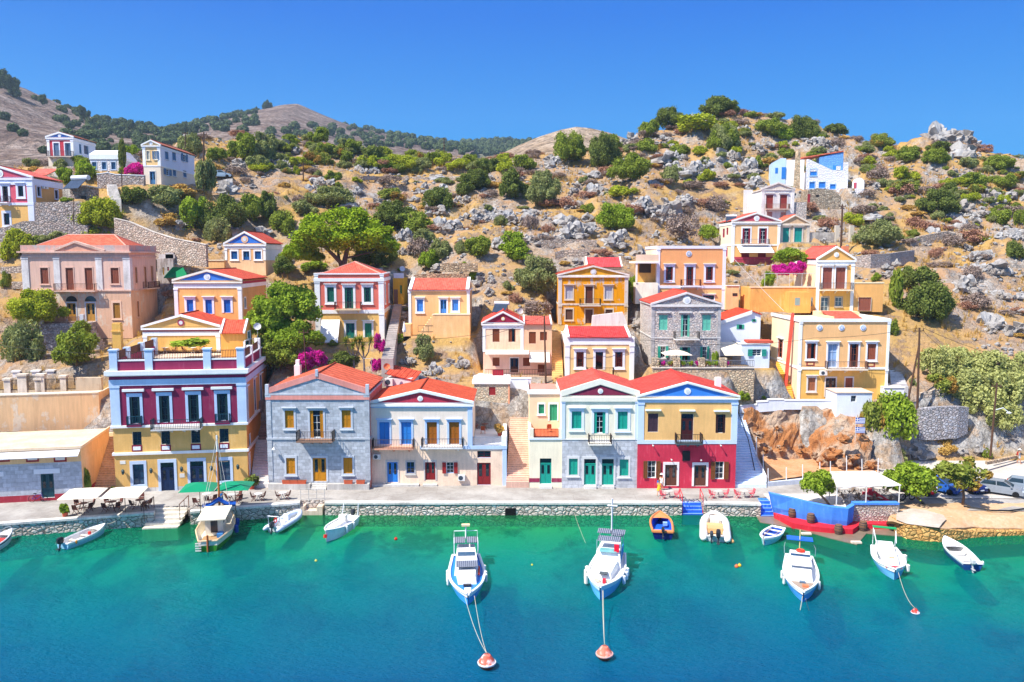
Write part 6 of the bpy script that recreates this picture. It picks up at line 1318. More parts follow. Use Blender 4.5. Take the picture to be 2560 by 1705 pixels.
BIG=[('R12',1200,420,150,'a'),('R12',1450,620,200,''),('R12',1590,720,160,''),('R12',1660,690,110,''),('R12',1420,1060,200,''),('R12',1310,1010,150,''),('R12',1460,940,130,''),('R12',1230,950,110,''),('R12',940,850,110,''),('R12',730,830,90,''),('R12',690,1090,150,''),('R12',570,600,110,''),('R12',900,700,100,''),('R12',320,860,90,''),('R12',1690,250,130,''),('R12',2080,340,90,''),('R12',1440,410,80,''),('R12',860,1050,110,''),('R12',1600,920,110,''),('R12',1380,1180,90,''),('R12',250,1070,120,''),('R12',60,1020,110,''),('R12',1520,480,90,''),('R12',1380,560,90,''),('R8',2150,990,200,''),('R8',2160,1400,170,''),('R8',2240,1440,120,''),('R8',1900,1060,110,''),('R8',2080,380,110,''),('R8',1930,500,110,''),('R8',1990,610,110,''),('R8',2280,690,100,''),('R8',1930,120,190,''),('R8',1960,1120,90,''),('R8',2330,1300,90,''),('R8',1400,930,90,''),('R8',430,40,100,''),('R8',1240,340,90,''),('RV',1890,310,80,''),('RV',1930,296,90,''),('RV',1975,288,100,''),('RV',2030,300,80,''),('RV',1960,320,110,''),('RV',2080,330,90,''),('RV',1900,300,90,''),('R11',580,730,120,''),('R11',680,730,110,''),('R11',520,590,60,''),('R11',310,530,80,''),('R11',1040,620,80,''),('R11',1650,980,130,''),('R11',1980,1040,110,''),('R11',1890,890,110,''),('R11',360,330,70,''),('R11',60,590,90,''),('R11',1420,870,80,''),('R9',1330,1000,150,''),('R9',1250,960,90,''),('R9',1890,890,90,''),('R9',1700,960,90,''),('R9',1580,960,80,''),('R9',780,980,90,''),('R9',660,940,60,''),('R5',1420,230,90,''),('R5',1530,250,80,''),('R6',1430,870,150,''),('R6',1480,960,120,''),('R6',60,470,90,''),('R6',160,620,90,''),('R8',1100,1020,60,''),('R8',1330,960,80,'')]
for R,x,y,w_,_ in BIG:
 px,py=P(R,x,y);g_=hitT(px,py);s=w_*FR[R][2]/ppm(g_.y)/2
 o=bpy.data.objects.new('boulder',random.choice(ROCKS));COL.objects.link(o);o.location=g_+Vector((0,s*.5,s*.3));o.scale=(s*1.5,s*1.3,s*.8)if _=='top' else(s,s,s*random.uniform(.8,1.15));o.rotation_euler=(random.uniform(-.2,.2),0,random.random()*6)
 tag(o,uniq('grey limestone boulder' if s<2.2 else 'large craggy boulder',px,py),'boulder','limestone boulders')
for i in range(270):
 x,y,z=spot(118,215)
 if vnoise(np.array([x]),np.array([y]),16,77)[0]<.45 and random.random()<.8:continue
 s=random.uniform(.45,1.0)+random.random()**4*1.6;o=bpy.data.objects.new('boulder',random.choice(ROCKS));COL.objects.link(o);o.location=(x,y,z+s*.2);o.scale=(s,s*random.uniform(.7,1.2),s*random.uniform(.6,1.1));o.rotation_euler=(random.uniform(-.3,.3),0,random.random()*6)
 tag(o,'small pale limestone rock among the hillside scrub','rock','small rocks on the hillside')
FOOT=[rock_mesh(40+i)for i in range(3)]
for f_ in FOOT:f_.materials.clear();f_.materials.append(RF)
for x,y,w_ in((700,985,90),(650,935,55),(770,1000,60),(840,985,100),(900,940,70),(350,900,60),(430,890,45),(560,880,50),(760,900,120),(850,820,90),(940,1010,80),(1010,990,90),(300,800,70),(420,770,60)):
 b=atR('R9',x,y+w_*.3,94.2-(x>660)*2.2-(x>800)*1.2);s=w_*.39534/ppm(93)/2;o=bpy.data.objects.new('boulder',random.choice(FOOT));COL.objects.link(o);o.location=b;o.scale=(s,s,s*random.uniform(.7,1.1));o.rotation_euler=(0,0,random.random()*6);tag(o,uniq('orange bank rock',*P('R9',x,y)),'boulder','rocks of the cut bank')
def outcrop_mesh(seed):
 r=random.Random(seed);bm=bmesh.new();n_=15
 for i in range(n_):
  t=bmesh.new();t.from_mesh(ROCKS[r.randrange(8)]);s=r.uniform(.16,.5)*(1.2 if i<4 else .8);a,d=r.uniform(0,6.28),r.random()**.6
  bmesh.ops.transform(t,matrix=Matrix.Translation((math.cos(a)*d*1.1,math.sin(a)*d*.6,s*.3))@Matrix.Rotation(r.uniform(0,6),4,'Z')@Matrix.Diagonal((s*r.uniform(.8,1.5),s,s*r.uniform(.7,1.5),1)),verts=t.verts);q=bpy.data.meshes.new('t');t.to_mesh(q);t.free();bm.from_mesh(q)
 me_=bpy.data.meshes.new('rock_outcrop');bm.to_mesh(me_);bm.free();me_.materials.append(RG);return me_
OUTC=[outcrop_mesh(i)for i in range(6)]
for R,L in{'R12':[(1500,640,260),(1650,680,200),(1800,620,190),(1150,440,180),(1400,1000,330),(1250,960,200),(760,800,210),(930,850,190),(640,1080,240),(450,1000,200),(60,1040,190),(270,1050,200),(850,1130,260),(560,620,160),(880,700,190),(1690,260,180),(2090,660,190),(1950,720,170),(1400,780,160),(1600,890,200),(420,1210,220),(1080,1180,160),(1420,450,150),(1540,560,170),(100,720,140),(700,940,150)],'R11':[(600,735,230),(320,560,170),(1000,620,200),(1650,1000,260),(1950,1050,260),(1500,800,170),(1300,1210,180),(60,600,180),(500,800,170),(1800,900,200),(2150,980,190),(830,480,120),(1700,1130,260),(900,800,150)],'R8':[(2140,1000,240),(1900,1100,200),(2200,1420,280),(2050,420,190),(1950,560,200),(1900,650,180),(1900,120,240),(2280,720,190),(2230,1180,230),(1750,720,200),(2090,860,180),(1380,1000,170),(200,240,220),(100,120,200),(300,330,170),(2300,1000,150)],'RV':[(1960,300,200),(880,350,110),(560,200,130),(1250,320,110)],'R6':[(330,200,230),(650,170,260),(850,100,260),(1450,900,160),(1200,180,230),(100,520,190)],'R4':[(1650,160,200),(2000,60,240),(1600,300,150),(1900,1480,260),(2100,1400,220),(1600,1380,180)]}.items():
 for x,y,w_ in L:
  px,py=P(R,x,y);g_=hitT(px,py)
  if not free(g_.x,g_.y):continue
  s=1.3*w_*FR[R][2]/ppm(g_.y)/2;o=bpy.data.objects.new('rock_outcrop',random.choice(OUTC));COL.objects.link(o);o.location=g_+Vector((0,s*.4,-.1));o.scale=(s*.85,s*.85,s*random.uniform(.7,1.1));o.rotation_euler=(0,0,random.choice((0,3.14))+random.uniform(-.4,.4));tag(o,uniq('craggy grey limestone outcrop',px,py),'rock outcrop','limestone outcrops')
def scatter(name,n_,fn,mat,base,kind='stuff'):
 v,f=base;V,Fc=[],[];k=0
 for i in range(n_):
  M=fn();
  if M is None:continue
  V.append((v@M[0].T)+M[1]);Fc.append(f+k*len(v));k+=1
 m_=bpy.data.meshes.new(name);m_.from_pydata(np.concatenate(V).tolist(),[],np.concatenate(Fc).tolist());m_.materials.append(mat);o=bpy.data.objects.new(name,m_);COL.objects.link(o);o['kind']=kind;return o
ico=bmesh.new();bmesh.ops.create_icosphere(ico,subdivisions=1,radius=1);IV=np.array([v.co[:]for v in ico.verts]);IV*=(1+.25*rng.normal(size=(len(IV),1)));IF=np.array([[v.index for v in f.verts]for f in ico.faces]);ico.free()
def rubfn():
 x,y,z=spot(100,214)
 if vnoise(np.array([x]),np.array([y]),11,78)[0]<.5:return None
 s=random.uniform(.12,.5);a=random.random()*6.28;c_,s_=math.cos(a),math.sin(a)
 return np.array([[c_,-s_,0],[s_,c_,0],[0,0,.7]])*s,np.array([x,y,z+s*.1])
scatter('rubble',9000,rubfn,RG,(IV,IF))
tv,tf=[],[]
for i in range(9):
 a=i*.7;L=.5+.4*random.random();d=np.array([math.cos(a)*.45,math.sin(a)*.45,1])*L;s=np.array([-math.sin(a),math.cos(a),0])*.05;b=np.array([math.cos(a*3),math.sin(a*3),0])*.12
 tv+=[b-s,b+s,b+d+s*.2,b+d-s*.2];tf.append([4*i,4*i+1,4*i+2,4*i+3])
def grfn():
 x,y,z=spot(95,205)
 if vnoise(np.array([x]),np.array([y]),13,79)[0]<.4:return None
 s=random.uniform(.5,1.1);return np.eye(3)*s,np.array([x,y,z-.05])
scatter('dry_grass',9000,grfn,LM['gold'],(np.array(tv),np.array(tf)))
def far_pts(V,n_,zmin=.1):
 out=[];nr,nc=V.shape[:2]
 while len(out)<n_:
  j,i=random.randrange(int(nr*zmin),int(nr*.7)),random.randrange(nc-1);out.append(V[j,i])
 return out
def woods(name,pts,smin,smax,cond):
 C=[p for p in pts if cond(p)];Q=[];r=np.random.default_rng(5)
 for p in C:
  s=random.uniform(smin,smax);n_=200;d=unit(r.normal(size=(n_,3)));c=p+np.array([0,0,s*.6])+d*np.array([s,s,s*.8])*(.75+.25*r.random((n_,1)));nn=unit(d+r.normal(size=(n_,3))*.5);t=unit(np.cross(nn,r.normal(size=(n_,3))));b=np.cross(nn,t);e=np.full(n_,s*.18);Q.append(quads(c,t,b,e,e*.8))
 o=bpy.data.objects.new(name,leafmesh(name,np.concatenate(Q),LM['far']));COL.objects.link(o);o['kind']='stuff'
def pix(p):return proj(p)
woods('far_wood',far_pts(HILLS['hills_left'],1500),1.6,3.6,lambda p:(lambda x,y:(x>330 and y>290 and random.random()<.6)or random.random()<.04 or(abs(x-400)<260 and abs((y-300)-(x-200)*.32)<70 and random.random()<.75))(*pix(p)))
woods('ridge_wood',far_pts(HILLS['hills_ridge'],2600,.3),3.2,6.0,lambda p:random.random()<.8)
woods('peak_wood',far_pts(HILLS['hills_peak'],500,.2),2.4,4.6,lambda p:(lambda x,y:x<640 or y>318)(*pix(p))and random.random()<.6)
SKY=[(6,190,40),(22,200,36),(36,214,30),(100,232,22),(195,262,24),(183,251,16),(232,277,14),(260,287,14),(300,290,22),(330,298,20),(420,302,26),(445,300,22),(555,268,22),(590,256,16),(615,248,24),(660,256,10),(720,262,8),(15,258,20),(60,262,14),(250,300,18)]
for i,(x,y,w_)in enumerate(SKY):
 big=i<3;px,py=P('D',x,y);Yd=560 if x<470 else 880;b=at(px,py+4,Yd);s=w_*1.0875/ppm(Yd)/2
 o=bpy.data.objects.new('far_tree',random.choice(CROWNS));COL.objects.link(o);o.location=b-Vector((0,0,s*.4));o.scale=(s,s,s*2.1);setmat(o,LM['far'])
 tag(o,('tall dark tree in the clump on the far left skyline' if big else 'small dark tree dotted on the bare far hill'),'tree','dark clump on the far left skyline' if big else 'lone trees on the far hills')
def E(R,xa,xb,y,Y):a,b=atR(R,xa,y,Y),atR(R,xb,y,Y);return a,b
def flight(name,label,R,low,high,n,mat,z0=None):
 """low/high: (xl, xr, y, Y) in a survey frame"""
 A,B=E(R,*low);C,D=E(R,*high);return steps(name,label,A,B,C,D,n,mat,z0)
flight('stairs','pink washed staircase between the peach house and the cream terrace house','R7',(268,446,1092,84),(303,462,530,95),34,PL('#dcae96',.2),.5)
sa=atR('R7',300,515,95.2);h=House('stair_head_wall','plain pale grey wall closing the top of the pink staircase','R7',298,528,95.2,0,462,.5,cat='wall');h.wall(-1,h.v(272),PL('#dfe3ea',.06));h.trim('coping',PL(WH,.05),(-.05,h.W+.05,-.06,.55,h.v(272),h.v(268)))
flight('stairs','ochre stone staircase between the warehouse and the maroon mansion','R3',(700,912,1008,83.4),(775,898,578,90.2),24,PL('#d9bd86',.25),.5)
flight('stairs','upper ochre stone flight behind the bicycle landing beside the mansion','R3',(815,884,520,92.6),(842,878,320,97.5),16,PL('#d0b080',.25),4)
A,B=E('R3',765,905,575,90.2);zl=A.z;o=flat('stair_landing',[(A.x-.2,A.y),(B.x,B.y),(B.x+.1,B.y+2.6),(A.x-.2,A.y+2.6)],zl,PL('#e2c690',.2));o['kind']='structure'
flight('stairs','pale grey staircase climbing between the maroon mansion and the grey stone house','RP',(322,494,1470,84),(372,488,1042,89.6),17,PL('#d8d4ce',.2),.5)
flight('stairs','brown ramp of steps above the pale flight beside the mansion','RP',(372,488,1040,89.7),(440,476,690,98),14,PL('#a98a78',.2),2)
flight('stairs','long grey staircase climbing past the right side of the salmon house','RZ',(85,280,1568,95),(296,420,655,118),30,PL('#b0a49c',.2),8)
flight('stairs','blue white washed staircase right of the crimson house','R9',(140,345,1152,84),(158,196,690,97.6),30,PL('#d6e4f4',.12),.5)
flight('stairs','bright yellow staircase beside the big yellow house','R9',(402,518,602,99.5),(405,466,365,108),18,PL('#f2b92c',.1),6)
flight('stairs','grey whitewash edged staircase right of the big yellow house','R9',(1135,1242,530,100),(1106,1130,290,110),20,PL('#cfc8c4',.25),6)
flight('stairs','white staircase between the peeling ochre house and the orange house','R6',(1462,1556,790,110),(1452,1540,512,119),22,PL('#f4e8da',.1),14)
flight('stairs','yellow washed staircase left of the scarlet roofed house','R6',(694,792,1360,97),(684,768,920,107),26,PL('#f3c86e',.15),8)
flight('stairs','weathered grey steps by the path below the low white house','R1',(905,990,1120,132),(870,950,985,137),10,PL('#c4bcb4',.3),30)
def wall(name,label,R,top,bot,Y,mat,thick=.6,cap=None,cat='retaining wall',Ys=None):
 """wall through (x, y) top points; bot is a matching list of lower points"""
 m=MB();n=len(top);T,Bt=[],[]
 for i,((x,y),(xb,yb))in enumerate(zip(top,bot)):
  Yi=Ys[i]if Ys else hitT(*P(R,xb,yb)).y if Y==-1 else Y;p=atR(R,x,y,Yi);q_=atR(R,xb,yb,Yi);T.append(p);Bt.append(Vector((p.x,p.y,q_.z)))
 f=Vector((0,thick,0));rings=[[Bt[i],T[i],T[i]+f,Bt[i]+f]for i in range(n)];m.loft(rings)
 o=m.build(name,mat);tag(o,label,cat)
 if cap:
  m=MB();rings=[[T[i]+Vector((0,-.06,0)),T[i]+Vector((0,-.06,.12)),T[i]+Vector((0,thick+.06,.12)),T[i]+Vector((0,thick+.06,0))]for i in range(n)];m.loft(rings);m.build('coping',cap,o)
 return o
RB1=RUBBLE('#b5aca6',2.2,'#6a6058',.35);RB2=RUBBLE('#c4b8aa',2.4,'#7a6c5c',.35)
wall('retaining_wall','stained cream rendered retaining wall behind the low warehouse roof','R3',[(-160,285),(250,275),(772,258)],[(-160,560),(250,560),(772,560)],0,WORN('#eac294','#f2dcc0',.53),1.0,PL('#e8d8bc',.2),Ys=[88.6,89.6,91.2])
wall('retaining_wall','cream rendered return wall rising beside the bicycle steps','R3',[(772,262),(858,215)],[(772,560),(858,480)],0,WORN('#ecc69a','#f2dcc0',.58),.5,PL('#e8d8bc',.2),Ys=[91.2,96.5])
wall('retaining_wall','high rubble retaining wall below the red and yellow house','RS',[(760,925),(950,915),(1400,915),(1750,925)],[(760,1400),(950,1400),(1400,1420),(1750,1420)],127,RB1)
wall('retaining_wall','lower rubble terrace wall in front of the red and yellow house','RS',[(-300,1500),(100,1465),(500,1330),(900,1330),(1500,1390),(1900,1420)],[(-300,1800),(100,1800),(500,1750),(900,1720),(1500,1700),(1900,1700)],125.6,RB1)
wall('retaining_wall','long sloping rubble wall descending behind the pink mansion','R1',[(930,1262),(1050,1290),(1250,1375),(1430,1430),(1680,1478)],[(930,1480),(1050,1520),(1250,1590),(1430,1640),(1680,1660)],0,RB2,.8,PL('#cfc4b4',.3),Ys=[124,123.4,122,120.5,118.5])
wall('retaining_wall','rubble garden wall with white parapet below the low white house','R1',[(790,900),(880,890),(945,905),(1175,912)],[(790,1010),(880,1020),(945,1020),(1175,1015)],138,RB1,.6,PL('#eef0f2',.1))
wall('retaining_wall','short rubble garden wall above the blue door house','R4',[(1960,385),(2180,382),(2330,385)],[(1960,470),(2180,470),(2330,470)],121,RUBBLE('#c8b090',2.6),.5)
wall('retaining_wall','lower rubble garden wall just above the roof of the blue door house','R4',[(1700,500),(1850,485),(2240,488)],[(1700,560),(1850,560),(2240,560)],117.4,RUBBLE('#c0a888',2.6),.5)
wall('retaining_wall','curved grey rendered retaining wall right of the tall shutter house','R8',[(1095,850),(1200,835),(1350,825),(1530,800)],[(1095,930),(1200,940),(1350,930),(1530,900)],-1,RUBBLE('#b0aaa8',2.4,'#807a76',.2),1.2)
wall('retaining_wall','blue grey dry stone wall under the feathery tamarisks','R9',[(1318,665),(1420,652),(1560,648),(1625,655)],[(1318,860),(1420,860),(1560,850),(1625,820)],0,RUBBLE('#aeb0b8',2.6,'#5a5854',.3),.7,Ys=[96.6,96.4,96.4,97])
wall('terrace_parapet','white parapet wall along the rock edge below the big yellow house','R9',[(176,645),(285,640),(285,622),(355,618),(355,608),(455,606),(457,612),(790,612)],[(176,690),(285,685),(285,685),(355,680),(355,680),(455,672),(457,668),(790,668)],97,PL('#e4e9f2',.1),.4,PL(WH,.05),cat='parapet')
wall('stair_parapet','white sloping parapet beside the blue white staircase','R9',[(160,690),(205,760),(265,920),(345,1085)],[(160,760),(205,840),(265,1000),(345,1165)],0,PL('#f2f4f8',.08),.4,cat='parapet',Ys=[97.6,95.2,90,84.4])
wall('lot_wall','low pale blue grey wall along the front of the red earth lot','R9',[(355,1128),(600,1105),(640,1100)],[(355,1165),(600,1140),(640,1135)],0,PL('#c8cfdc',.15),.3,cat='low wall',Ys=[84.4,85.6,85.8])
for i,(R,pts,Y,lb)in enumerate((('R6',[(720,240),(800,225),(1000,215)],129,'curved dry stone terrace wall uphill of the peeling ochre house'),('R6',[(600,140),(800,130),(1080,140)],137,'long tumbled dry stone terrace across the slope above the ochre house'),('R11',[(950,640),(1200,648),(1560,650),(1880,640)],168,'long low dry stone wall along the upper dry field'),('R8',[(1500,715),(1600,690),(1790,655),(1890,675)],134,'sloping bank of dry stones on the right hillside'),('R2',[(0,372),(120,365),(225,362)],116,'upper dry stone garden wall left of the pink mansion'),('R2',[(100,500),(170,500),(230,500)],113,'lower dry stone garden wall left of the pink mansion'),('R1',[(1850,800),(1960,815),(2090,835)],165,'rocky field wall near the parked white car on the upper track'),('RW',[(1100,1040),(210,1040),(310,1015)][1:],99.5,'short brown stone wall left of the tamarisks'))):
 wall('dry_stone_wall',lb,R,pts,[(x,y+(70 if R in('R6','R8')else 60 if R in('R2',)else 34))for x,y in pts],-1 if R in('R6','R8','R11','R1')else Y,RB2,1.0,cat='dry stone wall')
h=House('gate_wall','garden gate wall with pale stone piers and dark iron railings left of the mansion','R3',-100,268,94.8,4,858,.4,cat='gate wall')
vt_=h.v(235);h.wall(-.6,vt_,WORN('#d8c4a4','#c0aa90',.52),name='base');PM=PL('#e2d2bc',.25)
for x,y,w in((178,108,34),(322,108,30),(303,140,24),(500,122,22),(-60,130,30),(60,140,24)):
 u,v=h.u(x,240),h.v(y);k_=w*.31895/ppm(94.8);h.trim('pier',PM,(u-k_,u+k_,-.1,.5,-.4,v-.25),(u-k_-.1,u+k_+.1,-.2,.6,v-.25,v))
u,v=h.u(700,240),h.v(140);h.trim('wide_pier',WORN('#d8c4a8','#c8a888',.5),(u-1.5,u+1.5,-.15,.4,-.4,v))
for a,b,t_ in((345,480,150),(522,640,150),(-30,150,155)):rail_run(h.root,(h.u(a,240),.1),(h.u(b,240),.1),vt_,h.v(t_)-vt_,'#3a3634',.14)
g1,g2=h.u(208,240),h.u(290,240);rail_run(h.root,(g1,.1),(g2,.1),.1,h.v(130),'#3a3634',.13)
h2=House('rear_gate_wall','second garden wall with white stone piers and green railings behind the gate wall','R3',-100,150,98.2,2,858,.4,cat='gate wall');v2_=h2.v(140);h2.wall(-1,v2_,RB2,name='base')
for x,y in((130,82),(283,80),(400,78),(583,84),(758,82)):
 u,v=h2.u(x,140),h2.v(y);h2.trim('pier',PL('#e6e0da',.2),(u-.42,u+.42,-.1,.5,-.4,v-.2),(u-.55,u+.55,-.2,.6,v-.2,v))
for a,b in((155,260),(430,560),(610,735),(780,850)):rail_run(h2.root,(h2.u(a,140),.1),(h2.u(b,140),.1),v2_,h2.v(96)-v2_,'#3f7a4c',.14)
h=House('plaster_hut','grey flaking concrete hut right of the pink mansion','R2',1366,476,120,0,1505,5,cat='hut');h.win(1405,375,1422,440,'p','#b88a30',None,0,WH,0);h.win(1446,372,1464,405,'p','#8a2430',None,0,WH,0);h.wall(-3,h.v(298),WORN('#c4bab4','#a89c94',.5));h.fit();h.trim('parapet_stub',PL('#cfc8c2',.2),(.2,2.6,.2,.6,h.v(298),h.v(262)),(h.W-1.2,h.W,.2,.6,h.v(298),h.v(248)))
p=[atR('R2',x,y,Y)for x,y,Y in((1415,470,118),(1628,460,118),(1640,440,121),(1430,440,121))];m=MB();tp=[atR('R2',1495,372,119),atR('R2',1585,375,120)]
m.f+=[];ids=[m.p(*q_)for q_ in p+tp];m.f+=[[ids[0],ids[1],ids[5],ids[4]],[ids[1],ids[2],ids[5]],[ids[2],ids[3],ids[4],ids[5]],[ids[3],ids[0],ids[4]],[ids[3],ids[2],ids[1],ids[0]]];m.uv+=[None]*5;tag(m.build('tarpaulin',CLOTH('#0f7a4c')),'green tarpaulin draped over a heap beside the grey concrete hut','tarpaulin')
h=House('lean_to','small grey annex with a red seamed roof between the stone and peach houses','R5',1145,268,93.2,-8,1345,3.6,cat='annex');h.wall(-2,h.v(205),PL('#d9d3d0',.15));h.fit();m=MB();m.slab([(-.1,-.1,h.v(175)),(h.W+.3,-.1,h.v(225)),(h.W+.3,3.6,h.v(190)),(-.1,3.6,h.v(140))],.1);m.build('roof',TILE('#e0553c',.24,.4,.6),h.root);ac_unit(h,1140,205,1202,262)
h=House('small_chimney','white plastered chimney pot beside the ridge of the grey stone house roof','R5',425,165,91.5,0,470,.8,cat='chimney');h.trim('stack',PL('#f2ece8',.1),(0,h.W,0,.8,-3,.9));h.trim('cap',PL('#f2ece8',.1),(h.W*.2,h.W*.8,.15,.65,.9,1.5))
BL=PL('#3f8aee',.16);RDL=PL('#d0122c',.1)
G=lambda x,y,z:gR('RT',x,y,z)
root=thing('boat_terrace','terrace wall shaped like a blue boat hull with a red ledge on the waterfront','terrace',G(1000,800,.55))
oz=root.location.copy();Lc=lambda p:tuple(Vector(p)-oz)
bot=[G(222,760,.5),G(500,830,.5),G(800,895,.5),G(1100,945,.5),G(1340,965,.5),G(1432,905,.5),G(1432,893,.5)]
tops=[2.6,2.5,2.4,2.32,2.3,2.3,2.3];m=MB();rings=[]
for i,(b_,t_)in enumerate(zip(bot,tops)):
 k_=1.0 if i<5 else .6;ov=Vector((-.55 if i==0 else 0,0,0));rings.append([Lc(b_),Lc(Vector((b_.x,b_.y,t_*.45))+Vector((0,-.12,0))+ov*.4),Lc(Vector((b_.x,b_.y,t_))+Vector((0,-.25,0))+ov),Lc(Vector((b_.x,b_.y+.4,t_))+ov),Lc(Vector((b_.x,b_.y+.5,.5)))])
m.loft(rings);m.build('hull_wall',BL,root)
s0_,s1_=G(1440,893,.5),G(2100,893,.5);m=MB();m.box(s0_.x-oz.x,s1_.x-oz.x+.2,s0_.y-oz.y,s0_.y-oz.y+.45,-.6,2.2-oz.z);m.build('stone_wall',RUBBLE('#cdc4b8',3.4,'#8c8074',.25),root);m=MB();m.box(s0_.x-oz.x,s1_.x-oz.x+.25,s0_.y-oz.y-.08,s0_.y-oz.y+.6,2.2-oz.z,2.38-oz.z);m.build('blue_coping',BL,root)
m=MB();led=[(G(222,775,.5),G(222,735,.55)),(G(500,920,.5),G(500,790,.55)),(G(800,975,.5),G(800,870,.55)),(G(1110,1005,.5),G(1110,920,.55)),(G(1440,1020,.5),G(1360,930,.55)),(G(1560,935,.5),G(1440,885,.55)),(G(2000,945,.5),G(2000,885,.55)),(G(2140,945,.5),G(2110,885,.55)),(G(2290,1000,.5),G(2230,930,.55))]
rings=[]
for a,b in led:rings.append([Lc((a.x,a.y,-.3)),Lc((a.x,a.y,.55)),Lc((b.x,b.y+.3,.56)),Lc((b.x,b.y+.3,-.3))])
m.loft(rings);m.build('red_ledge',RDL,root)
m=MB();pp=[G(60,800,1.41),G(330,520,1.41),G(900,470,1.41),G(1150,420,1.41),G(2060,420,1.41),G(2190,640,1.41)];fl=[(bot[0].x+.1,bot[0].y+.3),(bot[3].x,bot[3].y+.3),(bot[4].x,bot[4].y+.3),(s0_.x,s0_.y+.2),(s1_.x,s1_.y+.2),(s1_.x+.3,s1_.y+6),(bot[0].x,bot[0].y+3.5)]
m.prismz([(x-oz.x,y-oz.y)for x,y in fl],-.3,1.44-oz.z);m.build('terrace_floor',PL('#d8cdc2',.2),root)
x1_=s1_.x-oz.x;m=MB();m.box(x1_-.35,x1_,s0_.y-oz.y+.6,s0_.y-oz.y+5.5,1.44-oz.z,2.2-oz.z);m.box(x1_-.9,x1_-.35,s0_.y-oz.y+.6,s0_.y-oz.y+5.5,1.44-oz.z,1.85-oz.z);m.build('red_bench',PL('#b8203c',.1),root)
m=MB();sl=[G(-60,800,.06),G(0,900,.06),G(500,985,.06),G(1100,1150,.06),G(1500,1250,.06),G(1650,1075,.06),G(2355,1130,.06),G(2330,990,.06),G(1500,900,.06),G(400,800,.06)]
m.prismz([(p.x,p.y)for p in sl],-.9,.07);wet=NT('wet_concrete');v_=wet.coord();k_=wet.noise(v_,.8,5);o=m.build('slipway',wet.fin(wet.mix(k_,(.10,.075,.05),(.32,.24,.17)),.35,k_,.3,.03,spec=.5));o['kind']='structure'
zc=4.0;cq=[gR('RT',x,y,z)for x,y,z in((1195,352,zc),(2185,330,zc),(1765,112,zc+.3),(1090,122,zc+.3))]
root=thing('canopy','large white canvas canopy over the cafe tables on the waterfront terrace','canopy',(cq[0].x,cq[0].y,1.44));oz=root.location.copy()
m=MB();nn=10;P0=[[None]*(nn+1)for _ in range(nn+1)]
for i in range(nn+1):
 for j in range(nn+1):
  u,v=i/nn,j/nn;p=cq[0].lerp(cq[1],u).lerp(cq[3].lerp(cq[2],u),v);p=p+Vector((0,0,-.35*math.sin(math.pi*u)*math.sin(math.pi*v)-.12*abs(math.sin(u*9.4))));P0[i][j]=m.p(*(p-oz))
for i in range(nn):
 for j in range(nn):m.f.append([P0[i][j],P0[i+1][j],P0[i+1][j+1],P0[i][j+1]]);m.uv.append(None)
m.build('canvas',CLOTH('#f6f3ee'),root,smooth=True);fr=MB()
for a,b in zip(cq,cq[1:]+cq[:1]):fr.tube([a-oz,b-oz],.05,5)
fr.build('frame',PLAIN('#d8cfc4'),root)
for q_,z0 in((cq[0],0),(cq[0].lerp(cq[1],.46),-1.0),(cq[1]*.98+cq[0]*.02,0),(cq[2],0),(cq[3],0)):MB().tube([q_-oz,Vector((q_.x-oz.x,q_.y-oz.y,z0))],.06,6).build('post',PLAIN('#e4dccf'),root)
def barrel(R,x,y,z,label):
 b=gR(R,x,y,z);root=thing('barrel',label,'barrel',b,0,'old barrels on the red ledge');m=MB();m.lathe([(.3,0),(.37,.28),(.39,.45),(.37,.62),(.3,.9)],n=14);m.build('staves',WOOD('#7a5a44'),root)
 for z_ in(.1,.3,.6,.8):MB().lathe([(.345+.05*(z_ in(.3,.6)),z_-.03),(.35+.05*(z_ in(.3,.6)),z_+.03)],n=14).build('hoop',PLAIN('#4a4444'),root)
for i,(x,y,z)in enumerate(((500,822,.56),(785,908,.56),(1215,1082,.07),(1595,1030,.07),(2055,1025,.07))):barrel('RT',x,y,z,('first old barrel on the red ledge, nearest the blue steps','second old barrel on the red ledge, under the blue hull','wet old barrel standing at the stern of the blue hull','old barrel before the stone wall, left of the canopy post','old barrel at the right end of the red ledge')[i])
for i,(x,y)in enumerate(((715,1090),(1490,1225))):b=gR('RT',x,y,.07);o=MB().box(-.45,.45,-.2,.2,0,.16).build('stone_block',PL('#e2cdb4',.2));o.location=b;tag(o,('pale block lying on the wet slipway near the rowboat','pale block at the outer corner of the wet slipway')[i],'block')
for lb,(xa,xb,y0,R)in(('blue painted quay steps with red handrails below the crimson house',(e5[0]+.05,e6[0]-.05,e5[1],0)),('blue painted quay steps beside the bow of the blue boat wall',(e7[0]+.05,e7[0]+3.4,e7[1]-.2,1))):
 root=thing('quay_steps',lb,'quay steps',(xa,y0,0));m=MB();n=5
 for i in range(n):m.box(0,xb-xa,.1+i*.33,2.4,-1,.15+(SZ-.2)*i/(n-1))
 m.build('steps',PL('#1f6fe8',.25),root);m=MB()
 for i in range(n):m.box(.05,xb-xa-.05,.08+i*.33,.2+i*.33,.15+(SZ-.2)*i/(n-1)+.001,.16+(SZ-.2)*i/(n-1))
 m.build('worn_nosing',PL('#8fb8f0',.3),root)
 if R==0:
  for x in(0.02,xb-xa-.02):
   m=MB();m.tube([(x,1.4,SZ),(x,1.4,SZ+1.1),(x,.1,SZ+.75),(x,.1,.2)],.045,5);m.tube([(x,.1,SZ+.2),(x,1.4,SZ+.55)],.03,5);m.build('handrail',PLAIN('#d8323c',.5),root)
root=thing('quay_steps','broad stone quay steps with brown handrails in front of the mansion','quay steps',(s0[0],s0[1],0));m=MB();dx_=s1[0]-s0[0];dy_=e1[1]-s0[1]
